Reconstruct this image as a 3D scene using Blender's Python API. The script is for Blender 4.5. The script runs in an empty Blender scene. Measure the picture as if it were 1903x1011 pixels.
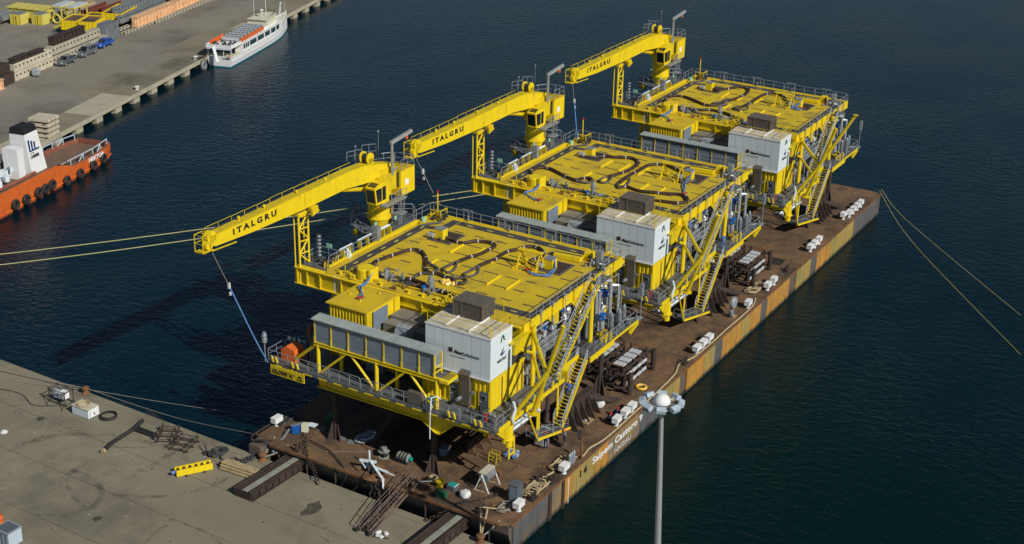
import bpy, bmesh, math, random
from math import sin, cos, pi, radians, sqrt, atan2
from mathutils import Vector as V, Matrix, Quaternion
random.seed(7)
S = 0.78                      # building units to metres
C = bpy.context.scene.collection
sc = bpy.context.scene
# ------------------------------------------------------------------ camera
cam_d = bpy.data.cameras.new('camera'); cam = bpy.data.objects.new('camera', cam_d); C.objects.link(cam); sc.camera = cam
R0 = V((0.516275, -0.856211, 0.019058)); R1 = V((0.326011, 0.217057, 0.920110)); R2 = V((0.791945, 0.468817, -0.391195))
M = Matrix((( R0.x, R1.x, -R2.x, -116.097*S), (R0.y, R1.y, -R2.y, -68.406*S), (R0.z, R1.z, -R2.z, 91.1255*S), (0, 0, 0, 1)))
cam.matrix_world = M
cam_d.sensor_width = 36; cam_d.lens = 2720.63/1903*36; cam_d.clip_start = 1; cam_d.clip_end = 8000
# ------------------------------------------------------------------ light
SUN = V((-0.38, -1.32, 1.0)).normalized()
w = bpy.data.worlds.new('World'); sc.world = w; w.use_nodes = True
nt = w.node_tree; bg = nt.nodes['Background']; sky = nt.nodes.new('ShaderNodeTexSky'); sky.sky_type = 'NISHITA'; sky.sun_disc = False
sky.sun_elevation = math.asin(SUN.z); sky.sun_rotation = atan2(SUN.x, SUN.y); sky.air_density = 1.0; sky.dust_density = 0.1; sky.ozone_density = 3.5
nt.links.new(sky.outputs[0], bg.inputs[0]); bg.inputs[1].default_value = 0.055
sd = bpy.data.lights.new('sun', 'SUN'); sd.energy = 4.8; sd.angle = radians(0.55); sd.color = (1.0, 0.965, 0.88)
so = bpy.data.objects.new('sun', sd); C.objects.link(so); so.rotation_euler = SUN.to_track_quat('Z', 'Y').to_euler()
sc.view_settings.view_transform = 'Standard'; sc.view_settings.look = 'None'; sc.view_settings.exposure = -0.36; sc.view_settings.gamma = 1.0
sc.view_settings.use_curve_mapping = False
# ------------------------------------------------------------------ materials
def mat(name, c, c2=None, scale=1.0, thr=(.4, .65), rough=.55, metal=0, bump=0, bscale=8, spec=.4, c3=None, s3=.2, thr3=(.55, .7), stretch=(1, 1, 1), coat=0):
    m = bpy.data.materials.new(name); m.use_nodes = True; n = m.node_tree; N = n.nodes; L = n.links; b = N['Principled BSDF']
    b.inputs['Roughness'].default_value = rough; b.inputs['Metallic'].default_value = metal; b.inputs['Specular IOR Level'].default_value = spec
    if coat: b.inputs['Coat Weight'].default_value = coat; b.inputs['Coat Roughness'].default_value = .15
    g = N.new('ShaderNodeNewGeometry'); mp = N.new('ShaderNodeMapping'); mp.inputs['Scale'].default_value = stretch; L.new(g.outputs['Position'], mp.inputs[0])
    def noise(s, det=6, r=.6):
        t = N.new('ShaderNodeTexNoise'); t.inputs['Scale'].default_value = s; t.inputs['Detail'].default_value = det; t.inputs['Roughness'].default_value = r; L.new(mp.outputs[0], t.inputs['Vector']); return t.outputs['Fac']
    def ramp(src, a, z):
        t = N.new('ShaderNodeMapRange'); t.inputs[1].default_value = a; t.inputs[2].default_value = z; L.new(src, t.inputs[0]); return t.outputs[0]
    def mix(f, A, B):
        t = N.new('ShaderNodeMix'); t.data_type = 'RGBA'; L.new(f, t.inputs[0])
        for i, x in ((6, A), (7, B)):
            if isinstance(x, tuple): t.inputs[i].default_value = (*x, 1)
            else: L.new(x, t.inputs[i])
        return t.outputs[2]
    col = tuple(c)
    if c2: col = mix(ramp(noise(scale), *thr), col, tuple(c2))
    if c3: col = mix(ramp(noise(s3, 8, .65), *thr3), col, tuple(c3))
    if isinstance(col, tuple): b.inputs['Base Color'].default_value = (*col, 1)
    else: L.new(col, b.inputs['Base Color'])
    if bump:
        bp = N.new('ShaderNodeBump'); bp.inputs['Strength'].default_value = bump; bp.inputs['Distance'].default_value = .05; L.new(noise(bscale), bp.inputs['Height']); L.new(bp.outputs[0], b.inputs['Normal'])
    return m
ORD = ['first', 'second', 'third', 'fourth', 'fifth', 'sixth', 'seventh', 'eighth', 'ninth', 'tenth', 'eleventh', 'twelfth', 'thirteenth']
Mt = {}
Mt['yellow'] = mat('yellow_paint', (.72, .545, .008), (.58, .42, .014), 1.5, (.42, .68), rough=.5, c3=(.34, .22, .035), s3=.9, thr3=(.60, .76), bump=.08, stretch=(1, 1, .45))
Mt['yellowb'] = mat('bright_yellow_paint', (.84, .625, .012), (.78, .57, .016), .9, (.4, .65), rough=.45, c3=(.46, .31, .035), s3=1.1, thr3=(.60, .76), bump=.06, stretch=(1, 1, .45))
Mt['ydeck'] = mat('worn_yellow_deck_paint', (.68, .49, .018), (.58, .41, .028), .5, (.38, .60), rough=.65, c3=(.30, .22, .055), s3=.34, thr3=(.56, .72), bump=.1, bscale=5)
Mt['strip'] = mat('dark_antislip_paint', (.045, .045, .048), (.09, .085, .08), 1.2, rough=.75, bump=.2)
Mt['steel'] = mat('galvanised_steel', (.36, .39, .42), (.26, .28, .30), 3, rough=.45, metal=.35)
Mt['grate'] = mat('grey_deck_grating', (.13, .14, .15), (.08, .085, .09), 2, rough=.7, bump=.3, bscale=20)
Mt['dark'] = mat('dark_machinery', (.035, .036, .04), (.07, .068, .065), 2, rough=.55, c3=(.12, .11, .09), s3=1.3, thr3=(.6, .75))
Mt['pipe'] = mat('grey_pipe_paint', (.24, .27, .30), (.16, .18, .20), 2.5, rough=.4, metal=.2)
Mt['lpipe'] = mat('insulated_pipe_cladding', (.55, .57, .58), (.42, .44, .46), 3, rough=.35, metal=.4)
Mt['panel'] = mat('blue_grey_panel', (.205, .25, .30), (.17, .21, .26), .8, rough=.5, c3=(.13, .16, .20), s3=.5, thr3=(.6, .8))
Mt['roofc'] = mat('pale_corrugated_sheet', (.40, .45, .44), (.33, .38, .38), 1.2, rough=.4, metal=.3)
Mt['white'] = mat('white_paint', (.72, .79, .83), (.66, .73, .77), 1.0, (.5, .8), rough=.4, c3=(.55, .56, .54), s3=.8, thr3=(.62, .8), stretch=(3, 3, .35))
Mt['whitec'] = mat('clean_white_paint', (.86, .86, .86), (.80, .80, .80), 2, rough=.4)
Mt['tanroof'] = mat('dusty_cream_roof', (.62, .57, .44), (.50, .44, .31), 1.0, (.4, .65), rough=.8, c3=(.25, .20, .12), s3=1.6, thr3=(.60, .72))
Mt['mesh'] = mat('brown_grey_louvre', (.145, .125, .10), (.10, .085, .07), 6, rough=.7, bump=.6, bscale=30)
Mt['rust'] = mat('rusty_brown_deck', (.215, .125, .062), (.125, .078, .045), .5, (.38, .60), rough=.85, c3=(.060, .042, .030), s3=.20, thr3=(.50, .66), bump=.3, bscale=4)
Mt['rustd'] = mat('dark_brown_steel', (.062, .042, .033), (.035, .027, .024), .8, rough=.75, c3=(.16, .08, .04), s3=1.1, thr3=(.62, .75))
Mt['rusto'] = mat('orange_rusty_steel', (.24, .115, .045), (.12, .065, .038), 1.4, rough=.8)
Mt['conc'] = mat('stained_concrete', (.268, .238, .168), (.224, .198, .140), .12, (.35, .65), rough=.9, c3=(.125, .115, .085), s3=.075, thr3=(.50, .68), bump=.15, bscale=3)
Mt['concl'] = mat('pale_concrete', (.46, .42, .31), (.38, .345, .26), .5, rough=.9, c3=(.20, .18, .13), s3=.6, thr3=(.6, .75), bump=.2)
Mt['asph'] = mat('dusty_asphalt', (.265, .243, .195), (.215, .198, .160), .06, (.35, .65), rough=.95, c3=(.125, .116, .092), s3=.05, thr3=(.50, .66), bump=.15, bscale=3)
Mt['rubber'] = mat('black_rubber', (.018, .018, .019), (.035, .034, .033), 4, rough=.7)
Mt['hose'] = mat('brown_wrapped_hose', (.060, .034, .022), (.030, .020, .016), 2.2, rough=.6, c3=(.14, .045, .02), s3=1.4, thr3=(.62, .7))
Mt['hoseg'] = mat('grey_rubber_hose', (.115, .105, .10), (.075, .07, .066), 2, rough=.6)
Mt['black'] = mat('black_print', (.015, .015, .018), rough=.6)
Mt['navy'] = mat('navy_blue_print', (.012, .045, .14), rough=.5)
Mt['green'] = mat('dark_green_paint', (.02, .13, .06), (.012, .08, .045), 3, rough=.5)
Mt['teal'] = mat('teal_paint', (.02, .33, .30), rough=.4)
Mt['signg'] = mat('pale_green_sign', (.30, .62, .48), rough=.5)
Mt['blue'] = mat('blue_valve_paint', (.015, .14, .50), (.012, .10, .36), 4, rough=.35)
Mt['sling'] = mat('blue_sling_webbing', (.13, .27, .58), (.07, .17, .42), 3, rough=.8)
Mt['red'] = mat('red_paint', (.45, .03, .02), rough=.4)
Mt['orange'] = mat('orange_canvas', (.80, .17, .03), (.66, .13, .025), 3, rough=.6)
Mt['tug'] = mat('orange_red_hull_paint', (.70, .15, .028), (.60, .125, .028), .8, rough=.45, c3=(.25, .06, .03), s3=.7, thr3=(.62, .78))
Mt['tugdk'] = mat('dull_red_deck_paint', (.30, .10, .06), (.22, .08, .05), 1, rough=.7)
Mt['wood'] = mat('weathered_timber', (.46, .36, .20), (.34, .26, .14), 2, rough=.85)
Mt['woodg'] = mat('grey_green_timber', (.30, .32, .25), (.24, .25, .19), 1, rough=.85)
Mt['rope'] = mat('tan_rope', (.50, .40, .24), (.36, .28, .16), 5, rough=.9)
Mt['ropeg'] = mat('grey_rope', (.28, .26, .22), rough=.9)
Mt['ropey'] = mat('pale_yellow_rope', (.46, .42, .20), rough=.9)
Mt['bag'] = mat('white_woven_bag', (.74, .74, .72), (.55, .56, .56), 3, rough=.8, bump=.3)
Mt['bagy'] = mat('yellow_plastic_sheet', (.85, .48, .02), (.8, .62, .2), 2, (.45, .6), rough=.4)
Mt['glass'] = mat('dark_glass', (.012, .018, .024), rough=.08, spec=.8)
Mt['ggrn'] = mat('green_tinted_glass', (.03, .075, .075), rough=.08, spec=.8)
Mt['gdoor'] = mat('slate_grey_door', (.105, .125, .145), rough=.5)
Mt['galv'] = mat('galvanised_mast', (.42, .46, .48), (.36, .39, .41), 2, rough=.4, metal=.3)
Mt['floodl'] = mat('pale_blue_floodlight_housing', (.50, .58, .66), (.42, .50, .58), 3, rough=.35)
Mt['carg'] = mat('silver_grey_car_paint', (.17, .20, .25), rough=.25, metal=.6, coat=.6)
Mt['carg2'] = mat('silver_car_paint', (.24, .26, .31), rough=.25, metal=.6, coat=.6)
Mt['carb'] = mat('bright_blue_car_paint', (.008, .075, .38), rough=.3, coat=.8)
Mt['peach'] = mat('peach_primer_steel', (.80, .52, .30), (.66, .38, .20), 1.2, rough=.7, c3=(.30, .12, .06), s3=.8, thr3=(.60, .7))
Mt['gsteel'] = mat('grey_primer_steel', (.22, .24, .25), (.16, .175, .18), 1, rough=.6)
Mt['tan'] = mat('tan_concrete_block', (.60, .54, .41), (.50, .45, .33), .8, rough=.9)
Mt['coverall'] = mat('blue_coverall', (.05, .14, .42), rough=.9)
Mt['covd'] = mat('dark_navy_coverall', (.015, .025, .07), rough=.9)
Mt['covg'] = mat('grey_work_clothes', (.16, .18, .22), rough=.9)
Mt['skin'] = mat('skin', (.42, .22, .14), rough=.6)
Mt['hatw'] = mat('white_hard_hat', (.8, .8, .78), rough=.3)
Mt['haty'] = mat('yellow_hard_hat', (.85, .55, .02), rough=.3)
Mt['hato'] = mat('orange_hard_hat', (.85, .2, .03), rough=.3)
Mt['seat'] = mat('white_plastic_seat', (.55, .58, .60), rough=.5)
Mt['cream'] = mat('cream_deck_paint', (.66, .64, .48), rough=.6)
Mt['tealb'] = mat('teal_boot_paint', (.02, .28, .36), rough=.5)
Mt['pipered'] = mat('red_primer_beam', (.24, .06, .04), (.16, .05, .035), 1, rough=.7)
Mt['ypale'] = mat('pale_yellow_fabrication', (.68, .60, .13), (.58, .50, .10), 1, rough=.5)
Mt['gang'] = mat('brown_grey_gangway_steel', (.19, .135, .105), (.11, .08, .065), 2, rough=.8)
Mt['tugd'] = mat('worn_brown_wooden_deck', (.22, .13, .085), (.15, .10, .07), 1, rough=.9)
Mt['duct'] = mat('dusty_grey_duct', (.24, .225, .185), (.18, .165, .135), 1.5, rough=.7)
Mt['oil'] = mat('oil_stain', (.07, .062, .045), (.13, .115, .085), 1.5, (.4, .7), rough=.6)

def hullmat(name, top, streak, low, k):
    """painted hull steel: rust streaks running down, grime and weed close to the water line"""
    m = bpy.data.materials.new(name); m.use_nodes = True; n = m.node_tree; N = n.nodes; L = n.links; b = N['Principled BSDF']; b.inputs['Roughness'].default_value = .7
    g = N.new('ShaderNodeNewGeometry'); mp = N.new('ShaderNodeMapping'); mp.inputs['Scale'].default_value = (1.5, 1, .12); mp.inputs['Location'].default_value = (k, k, k); L.new(g.outputs['Position'], mp.inputs[0])
    t = N.new('ShaderNodeTexNoise'); t.inputs['Scale'].default_value = 1.6; t.inputs['Detail'].default_value = 7; t.inputs['Roughness'].default_value = .65; L.new(mp.outputs[0], t.inputs['Vector'])
    t2 = N.new('ShaderNodeTexNoise'); t2.inputs['Scale'].default_value = .55; t2.inputs['Detail'].default_value = 8; L.new(g.outputs['Position'], t2.inputs['Vector'])
    def mr(src, a, z):
        q = N.new('ShaderNodeMapRange'); q.inputs[1].default_value = a; q.inputs[2].default_value = z; L.new(src, q.inputs[0]); return q.outputs[0]
    def mix(f, A, B):
        q = N.new('ShaderNodeMix'); q.data_type = 'RGBA'; L.new(f, q.inputs[0])
        for i, x in ((6, A), (7, B)):
            if isinstance(x, tuple): q.inputs[i].default_value = (*x, 1)
            else: L.new(x, q.inputs[i])
        return q.outputs[2]
    c = mix(mr(t.outputs['Fac'], .36, .66), top, streak)
    c = mix(mr(t2.outputs['Fac'], .52, .70), c, low)
    sx = N.new('ShaderNodeSeparateXYZ'); L.new(g.outputs['Position'], sx.inputs[0])
    ad = N.new('ShaderNodeMath'); ad.operation = 'MULTIPLY_ADD'; L.new(t.outputs['Fac'], ad.inputs[0]); ad.inputs[1].default_value = -1.2; L.new(sx.outputs['Z'], ad.inputs[2])
    c = mix(mr(ad.outputs[0], -.05, -.45), c, (.035, .032, .022))
    L.new(c, b.inputs['Base Color'])
    bp = N.new('ShaderNodeBump'); bp.inputs['Strength'].default_value = .35; bp.inputs['Distance'].default_value = .06; L.new(t2.outputs['Fac'], bp.inputs['Height']); L.new(bp.outputs[0], b.inputs['Normal'])
    return m
Mt['hullo'] = hullmat('orange_rusty_hull', (.55, .285, .045), (.36, .16, .035), (.26, .19, .06), 1)
Mt['hully'] = hullmat('ochre_streaked_hull', (.44, .31, .07), (.20, .18, .08), (.46, .24, .05), 5)
Mt['hullg'] = hullmat('grey_hull', (.115, .12, .125), (.085, .084, .082), (.17, .11, .065), 9)
Mt['hullm'] = hullmat('orange_grey_hull', (.38, .23, .07), (.13, .125, .10), (.15, .14, .115), 13)
Mt['hullf'] = hullmat('dark_brown_hull_end', (.15, .12, .095), (.10, .08, .065), (.09, .08, .07), 3)

# ------------------------------------------------------------------ mesh building
ORG = {}
class MB:
    def __init__(s): s.v = []; s.f = []
    def _add(s, vs, fs):
        n = len(s.v); s.v += [tuple(p) for p in vs]; s.f += [tuple(i+n for i in f) for f in fs]; return s
    def box(s, x0, x1, y0, y1, z0, z1):
        if x0 > x1: x0, x1 = x1, x0
        if y0 > y1: y0, y1 = y1, y0
        if z0 > z1: z0, z1 = z1, z0
        vs = [(x, y, z) for z in (z0, z1) for y in (y0, y1) for x in (x0, x1)]
        return s._add(vs, [(0, 2, 3, 1), (4, 5, 7, 6), (0, 1, 5, 4), (2, 6, 7, 3), (0, 4, 6, 2), (1, 3, 7, 5)])
    def ob(s, a, b, wd, h, up=(0, 0, 1)):
        """a bar of section wd x h from a to b"""
        a = V(a); b = V(b); d = (b-a).normalized(); u = V(up)
        if abs(d.dot(u)) > .98: u = V((1, 0, 0))
        r = d.cross(u).normalized(); u = r.cross(d)
        vs = [p + r*i*wd/2 + u*j*h/2 for p in (a, b) for j in (-1, 1) for i in (-1, 1)]
        return s._add(vs, [(0, 2, 3, 1), (4, 5, 7, 6), (0, 1, 5, 4), (2, 6, 7, 3), (0, 4, 6, 2), (1, 3, 7, 5)])
    def rb(s, c, sx, sy, sz, rz=0, tilt=None):
        """a box centred on c, turned by rz"""
        q = Matrix.Rotation(rz, 3, 'Z')
        if tilt: q = q @ Matrix.Rotation(tilt[1], 3, tilt[0])
        vs = [V(c)+q@V((i*sx/2, j*sy/2, k*sz/2)) for k in (-1, 1) for j in (-1, 1) for i in (-1, 1)]
        return s._add(vs, [(0, 2, 3, 1), (4, 5, 7, 6), (0, 1, 5, 4), (2, 6, 7, 3), (0, 4, 6, 2), (1, 3, 7, 5)])
    def tube(s, a, b, r, n=8, r2=None, cap=True):
        a = V(a); b = V(b); d = (b-a).normalized(); u = V((0, 0, 1)) if abs(d.z) < .95 else V((1, 0, 0)); x = d.cross(u).normalized(); y = x.cross(d); r2 = r if r2 is None else r2
        vs = [p + (x*cos(2*pi*i/n)+y*sin(2*pi*i/n))*q for p, q in ((a, r), (b, r2)) for i in range(n)]
        fs = [(i, i+n, (i+1) % n+n, (i+1) % n) for i in range(n)]
        if cap: fs += [tuple(range(n)), tuple(range(2*n-1, n-1, -1))]
        return s._add(vs, fs)
    def path(s, pts, r, n=6, closed=False, rr=None):
        P = [V(p) for p in pts]; m = len(P); vs = []; prev = None
        for i in range(m):
            if closed: d = P[(i+1) % m]-P[i-1]
            else: d = P[min(i+1, m-1)]-P[max(i-1, 0)]
            if d.length < 1e-6: d = V((1, 0, 0))
            d.normalize()
            if prev is None: u = V((0, 0, 1)) if abs(d.z) < .9 else V((1, 0, 0)); x = d.cross(u).normalized()
            else:
                x = prev - d*prev.dot(d)
                if x.length < 1e-5: x = d.orthogonal()
                x.normalize()
            prev = x; y = x.cross(d); q = rr[i] if rr else r
            vs += [P[i]+(x*cos(2*pi*k/n)+y*sin(2*pi*k/n))*q for k in range(n)]
        fs = []
        for i in range(m if closed else m-1):
            a = i*n; b = ((i+1) % m)*n
            fs += [(a+k, b+k, b+(k+1) % n, a+(k+1) % n) for k in range(n)]
        if not closed: fs += [tuple(range(n)), tuple(range(m*n-1, (m-1)*n-1, -1))]
        return s._add(vs, fs)
    def prism(s, poly, ax, lo, hi):
        n = len(poly); mk = {0: lambda p, q: (q, p[0], p[1]), 1: lambda p, q: (p[0], q, p[1]), 2: lambda p, q: (p[0], p[1], q)}[ax]
        vs = [mk(p, lo) for p in poly]+[mk(p, hi) for p in poly]
        return s._add(vs, [tuple(range(n-1, -1, -1)), tuple(range(n, 2*n))]+[(i, (i+1) % n, (i+1) % n+n, i+n) for i in range(n)])
    def lathe(s, prof, c, n=16, axis=2):
        c = V(c); vs = []
        for r, z in prof:
            for i in range(n):
                a = 2*pi*i/n; p = (r*cos(a), r*sin(a), z)
                if axis == 0: p = (z, r*cos(a), r*sin(a))
                if axis == 1: p = (r*cos(a), z, r*sin(a))
                vs.append(c+V(p))
        m = len(prof); fs = [(j*n+i, j*n+(i+1) % n, (j+1)*n+(i+1) % n, (j+1)*n+i) for j in range(m-1) for i in range(n)]
        fs += [tuple(range(n-1, -1, -1)), tuple(range((m-1)*n, m*n))]
        return s._add(vs, fs)
    def torus(s, c, R, r, n=20, m=8, nrm=(0, 0, 1), sq=(1, 1)):
        c = V(c); nn = V(nrm).normalized(); x = nn.orthogonal().normalized(); y = nn.cross(x)
        return s.path([c+x*R*cos(2*pi*i/n)*sq[0]+y*R*sin(2*pi*i/n)*sq[1] for i in range(n)], r, m, True)
    def corr(s, p0, ux, L, H, per=.5, dep=.14, flip=1):
        """trapezoid corrugated wall from p0 along ux, height H, ribs standing along its normal"""
        p0 = V(p0); ux = V(ux).normalized(); nm = ux.cross(V((0, 0, 1)))*flip; k = max(2, int(L/per)); pr = []
        for i in range(k):
            for t, d in ((0, 0), (.32, 0), (.45, 1), (.82, 1), (.95, 0)): pr.append(((i+t)/k*L, d*dep))
        pr.append((L, 0)); n = len(pr)
        vs = [p0+ux*a+nm*d+V((0, 0, z)) for z in (0, H) for a, d in pr]
        return s._add(vs, [(i, i+1, i+1+n, i+n) for i in range(n-1)])
    def done(s, name, m, parent=None, org=None, **k):
        me = bpy.data.meshes.new(name); o = bpy.data.objects.new(name, me); C.objects.link(o)
        if parent is not None:
            org = ORG[parent.name]; o.parent = parent
        else:
            if org is None:
                xs = [p[0] for p in s.v]; ys = [p[1] for p in s.v]; org = V(((min(xs)+max(xs))/2, (min(ys)+max(ys))/2, min(p[2] for p in s.v)))
            org = V(org); o.location = org*S
        ORG[o.name] = V(org)
        me.from_pydata([((p[0]-org[0])*S, (p[1]-org[1])*S, (p[2]-org[2])*S) for p in s.v], [], s.f)
        bm = bmesh.new(); bm.from_mesh(me); bmesh.ops.recalc_face_normals(bm, faces=bm.faces); bm.to_mesh(me); bm.free()
        me.materials.append(Mt[m]); me.update()
        if k.pop('smooth', False):
            me.shade_smooth()
            try: me.set_sharp_from_angle(angle=radians(38))
            except Exception: pass
        for a, b in k.items(): o[a] = b
        return o
def thing(name, label, cat, org=(0, 0, 0), group=None):
    o = bpy.data.objects.new(name, None); C.objects.link(o); o.location = V(org)*S; o.empty_display_size = .5
    ORG[o.name] = V(org); o['label'] = label; o['category'] = cat
    if group: o['group'] = group
    return o
def tag(o, label, cat, group=None):
    o['label'] = label; o['category'] = cat
    if group: o['group'] = group
    return o
def dup(o, delta=None, parent=None, label=None, group=None):
    c = o.copy(); C.objects.link(c); c.parent = parent; ORG[c.name] = ORG[o.name]
    if delta is not None: c.location = o.location + V(delta)*S; ORG[c.name] = ORG[o.name]+V(delta)
    if label: c['label'] = label
    if group: c['group'] = group
    for ch in o.children: dup(ch, None, c)
    return c
def smooth(pts, k=5):
    P = [V(p) for p in pts]; out = []
    for i in range(len(P)-1):
        a, b, c, d = P[max(i-1, 0)], P[i], P[i+1], P[min(i+2, len(P)-1)]
        for j in range(k):
            t = j/k; out.append(.5*((2*b)+(c-a)*t+(2*a-5*b+4*c-d)*t*t+(3*b-a-3*c+d)*t**3))
    return out+[P[-1]]
def text(name, body, O, ux, uy, W, H, m, parent=None, org=None, ext=.02, bold=.0, **k):
    cu = bpy.data.curves.new(name, 'FONT'); cu.body = body; cu.size = 1; cu.extrude = .01; cu.offset = bold; cu.resolution_u = 2
    t = bpy.data.objects.new('lettering_source', cu); C.objects.link(t)
    bpy.context.view_layer.update(); me = bpy.data.meshes.new_from_object(t.evaluated_get(bpy.context.evaluated_depsgraph_get())); bpy.data.objects.remove(t); bpy.data.curves.remove(cu)
    xs = [v.co.x for v in me.vertices]; ys = [v.co.y for v in me.vertices]; x0, x1, y0, y1 = min(xs), max(xs), min(ys), max(ys)
    ux = V(ux).normalized(); uy = V(uy).normalized(); nz = ux.cross(uy); b = MB()
    b.v = [tuple(V(O)+ux*((v.co.x-x0)/(x1-x0)*W)+uy*((v.co.y-y0)/(y1-y0)*H)+nz*(v.co.z/.01*ext)) for v in me.vertices]
    b.f = [tuple(p.vertices) for p in me.polygons]; bpy.data.meshes.remove(me)
    return b.done(name, m, parent, org, **k)
def railing(parent, pts, h=1.35, m='steel', step=1.7, r=.045, seg=5.2, name='guard_rail', mid=1, kick=True):
    """one guard rail per bay of about seg units along the polyline"""
    for a, b in zip(pts[:-1], pts[1:]):
        a = V(a); b = V(b); L = (b-a).length; k = max(1, round(L/seg)); g = .12
        for i in range(k):
            p = a.lerp(b, i/k); q = a.lerp(b, (i+1)/k); d = (q-p).normalized(); p = p+d*g/2; q = q-d*g/2; l = (q-p).length
            u = V((0, 0, h)); c = V((0, 0, h-.22)); mb = MB()
            mb.path([p, p+c, p+c+V((0, 0, .16))+d*.06, p+u+d*.24, q+u-d*.24, q+c+V((0, 0, .16))-d*.06, q+c, q], r, 5)
            for j in range(1, mid+1): mb.tube(p+V((0, 0, h*j/(mid+1))), q+V((0, 0, h*j/(mid+1))), r*.75, 4)
            n = max(1, round(l/step))
            for j in range(1, n): mb.tube(p.lerp(q, j/n), p.lerp(q, j/n)+u, r*.85, 4)
            mb.done(name, m, parent)
def ladder(parent, a, b, out, m='steel', wd=.55, cage=True, name='ladder'):
    a = V(a); b = V(b); out = V(out).normalized(); d = (b-a); L = d.length; d.normalize(); sd = d.cross(out).normalized(); mb = MB()
    for s in (-1, 1): mb.tube(a+sd*s*wd/2, b+sd*s*wd/2+d*.9, .05, 5)
    n = int(L/.38)
    for i in range(n): p = a+d*(i+.5)*L/n; mb.tube(p-sd*wd/2, p+sd*wd/2, .035, 4)
    o = mb.done(name, m, parent)
    if cage:
        mb = MB(); hs = []
        for i in range(int(L/1.1)):
            p = a+d*(2.0+i*1.05)
            if (p-a).length > L+.8: break
            ring = [p+sd*.42*cos(t)+out*(.42*sin(t)*1.7) for t in [pi*j/6 for j in range(7)]]; mb.path(ring, .035, 4); hs.append(ring)
        if len(hs) > 1:
            for j in (1, 3, 5): mb.tube(hs[0][j], hs[-1][j], .03, 4)
            mb.done('safety_cage', m, parent)
    return o
def stair(parent, top, bot, wy, w=1.5, mstr='yellow', n=20, rail=True):
    """stair running in the X-Z plane; wy = its lower-Y side"""
    T = V((top[0], wy[0], top[1])); B = V((bot[0], wy[1], bot[1])); d = T-B
    for y in (0, w): MB().ob(B+V((0, y, -.1)), T+V((0, y, -.1)), .12, .34).done('stringer', mstr, parent)
    mesh = None
    for i in range(n):
        p = B+d*(i+.6)/n
        if mesh is None:
            o = MB().box(p.x-.2, p.x+.16, p.y+.08, p.y+w-.08, p.z-.05, p.z+.02).done('stair_tread', 'grate', parent); nose = MB().box(p.x-.26, p.x-.13, p.y+.08, p.y+w-.08, p.z+.02, p.z+.07).done('nosing', 'yellowb', o, ); mesh = o; p0 = p
        else:
            c = o.copy(); C.objects.link(c); c.parent = parent; c.location = (p-p0)*S; ORG[c.name] = ORG[o.name]
            e = nose.copy(); C.objects.link(e); e.parent = c; ORG[e.name] = ORG[nose.name]
    if rail:
        for y in (0, w):
            mb = MB(); a = B+V((0, y, 0)); b = T+V((0, y, 0))
            for h in (1.25, .68): mb.tube(a+V((0, 0, h)), b+V((0, 0, h)), .05, 5)
            k = int(d.length/1.7)
            for i in range(k+1): q = a.lerp(b, i/k); mb.tube(q, q+V((0, 0, 1.25)), .045, 4)
            mb.done('handrail', 'lpipe', parent)
# ================================================================== SETTING
def st(o): o['kind'] = 'structure'; return o
# water
wm = bpy.data.materials.new('harbour_water'); wm.use_nodes = True; n_ = wm.node_tree; N_ = n_.nodes; L_ = n_.links; b_ = N_['Principled BSDF']
b_.inputs['Specular IOR Level'].default_value = .3; b_.inputs['Specular Tint'].default_value = (.36, .80, 1, 1); b_.inputs['Roughness'].default_value = .17; b_.inputs['IOR'].default_value = 1.33
g_ = N_.new('ShaderNodeNewGeometry'); ln = N_.new('ShaderNodeTexNoise'); ln.inputs['Scale'].default_value = .012; ln.inputs['Detail'].default_value = 3; L_.new(g_.outputs['Position'], ln.inputs['Vector'])
mx = N_.new('ShaderNodeMix'); mx.data_type = 'RGBA'; mr = N_.new('ShaderNodeMapRange'); mr.inputs[1].default_value = .35; mr.inputs[2].default_value = .65; L_.new(ln.outputs['Fac'], mr.inputs[0]); L_.new(mr.outputs[0], mx.inputs[0])
mx.inputs[6].default_value = (.0005, .0112, .0185, 1); mx.inputs[7].default_value = (.0006, .0132, .0220, 1)
# greener water on the shallow starboard side of the barge
sx_ = N_.new('ShaderNodeSeparateXYZ'); L_.new(g_.outputs['Position'], sx_.inputs[0])
mr2 = N_.new('ShaderNodeMapRange'); mr2.inputs[1].default_value = 25; mr2.inputs[2].default_value = -15; L_.new(sx_.outputs['Y'], mr2.inputs[0])
mr3 = N_.new('ShaderNodeMapRange'); mr3.inputs[1].default_value = 150; mr3.inputs[2].default_value = 30; L_.new(sx_.outputs['X'], mr3.inputs[0])
mu = N_.new('ShaderNodeMath'); mu.operation = 'MULTIPLY'; L_.new(mr2.outputs[0], mu.inputs[0]); L_.new(mr3.outputs[0], mu.inputs[1])
mx2 = N_.new('ShaderNodeMix'); mx2.data_type = 'RGBA'; L_.new(mu.outputs[0], mx2.inputs[0]); L_.new(mx.outputs[2], mx2.inputs[6]); mx2.inputs[7].default_value = (.0008, .0112, .0105, 1)
L_.new(mx2.outputs[2], b_.inputs['Base Color'])
def wn(scale, sx, rot, det=3):
    mp = N_.new('ShaderNodeMapping'); mp.inputs['Scale'].default_value = sx; mp.inputs['Rotation'].default_value = (0, 0, rot); L_.new(g_.outputs['Position'], mp.inputs[0])
    t = N_.new('ShaderNodeTexNoise'); t.inputs['Scale'].default_value = scale; t.inputs['Detail'].default_value = det; t.inputs['Roughness'].default_value = .55; t.inputs['Distortion'].default_value = .4; L_.new(mp.outputs[0], t.inputs['Vector']); return t.outputs['Fac']
a1 = wn(1.15, (1, .6, 1), .5); a2 = wn(3.1, (1, .6, 1), .15, 4); a3 = wn(.028, (1, 1.6, 1), .4, 4)
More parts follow.
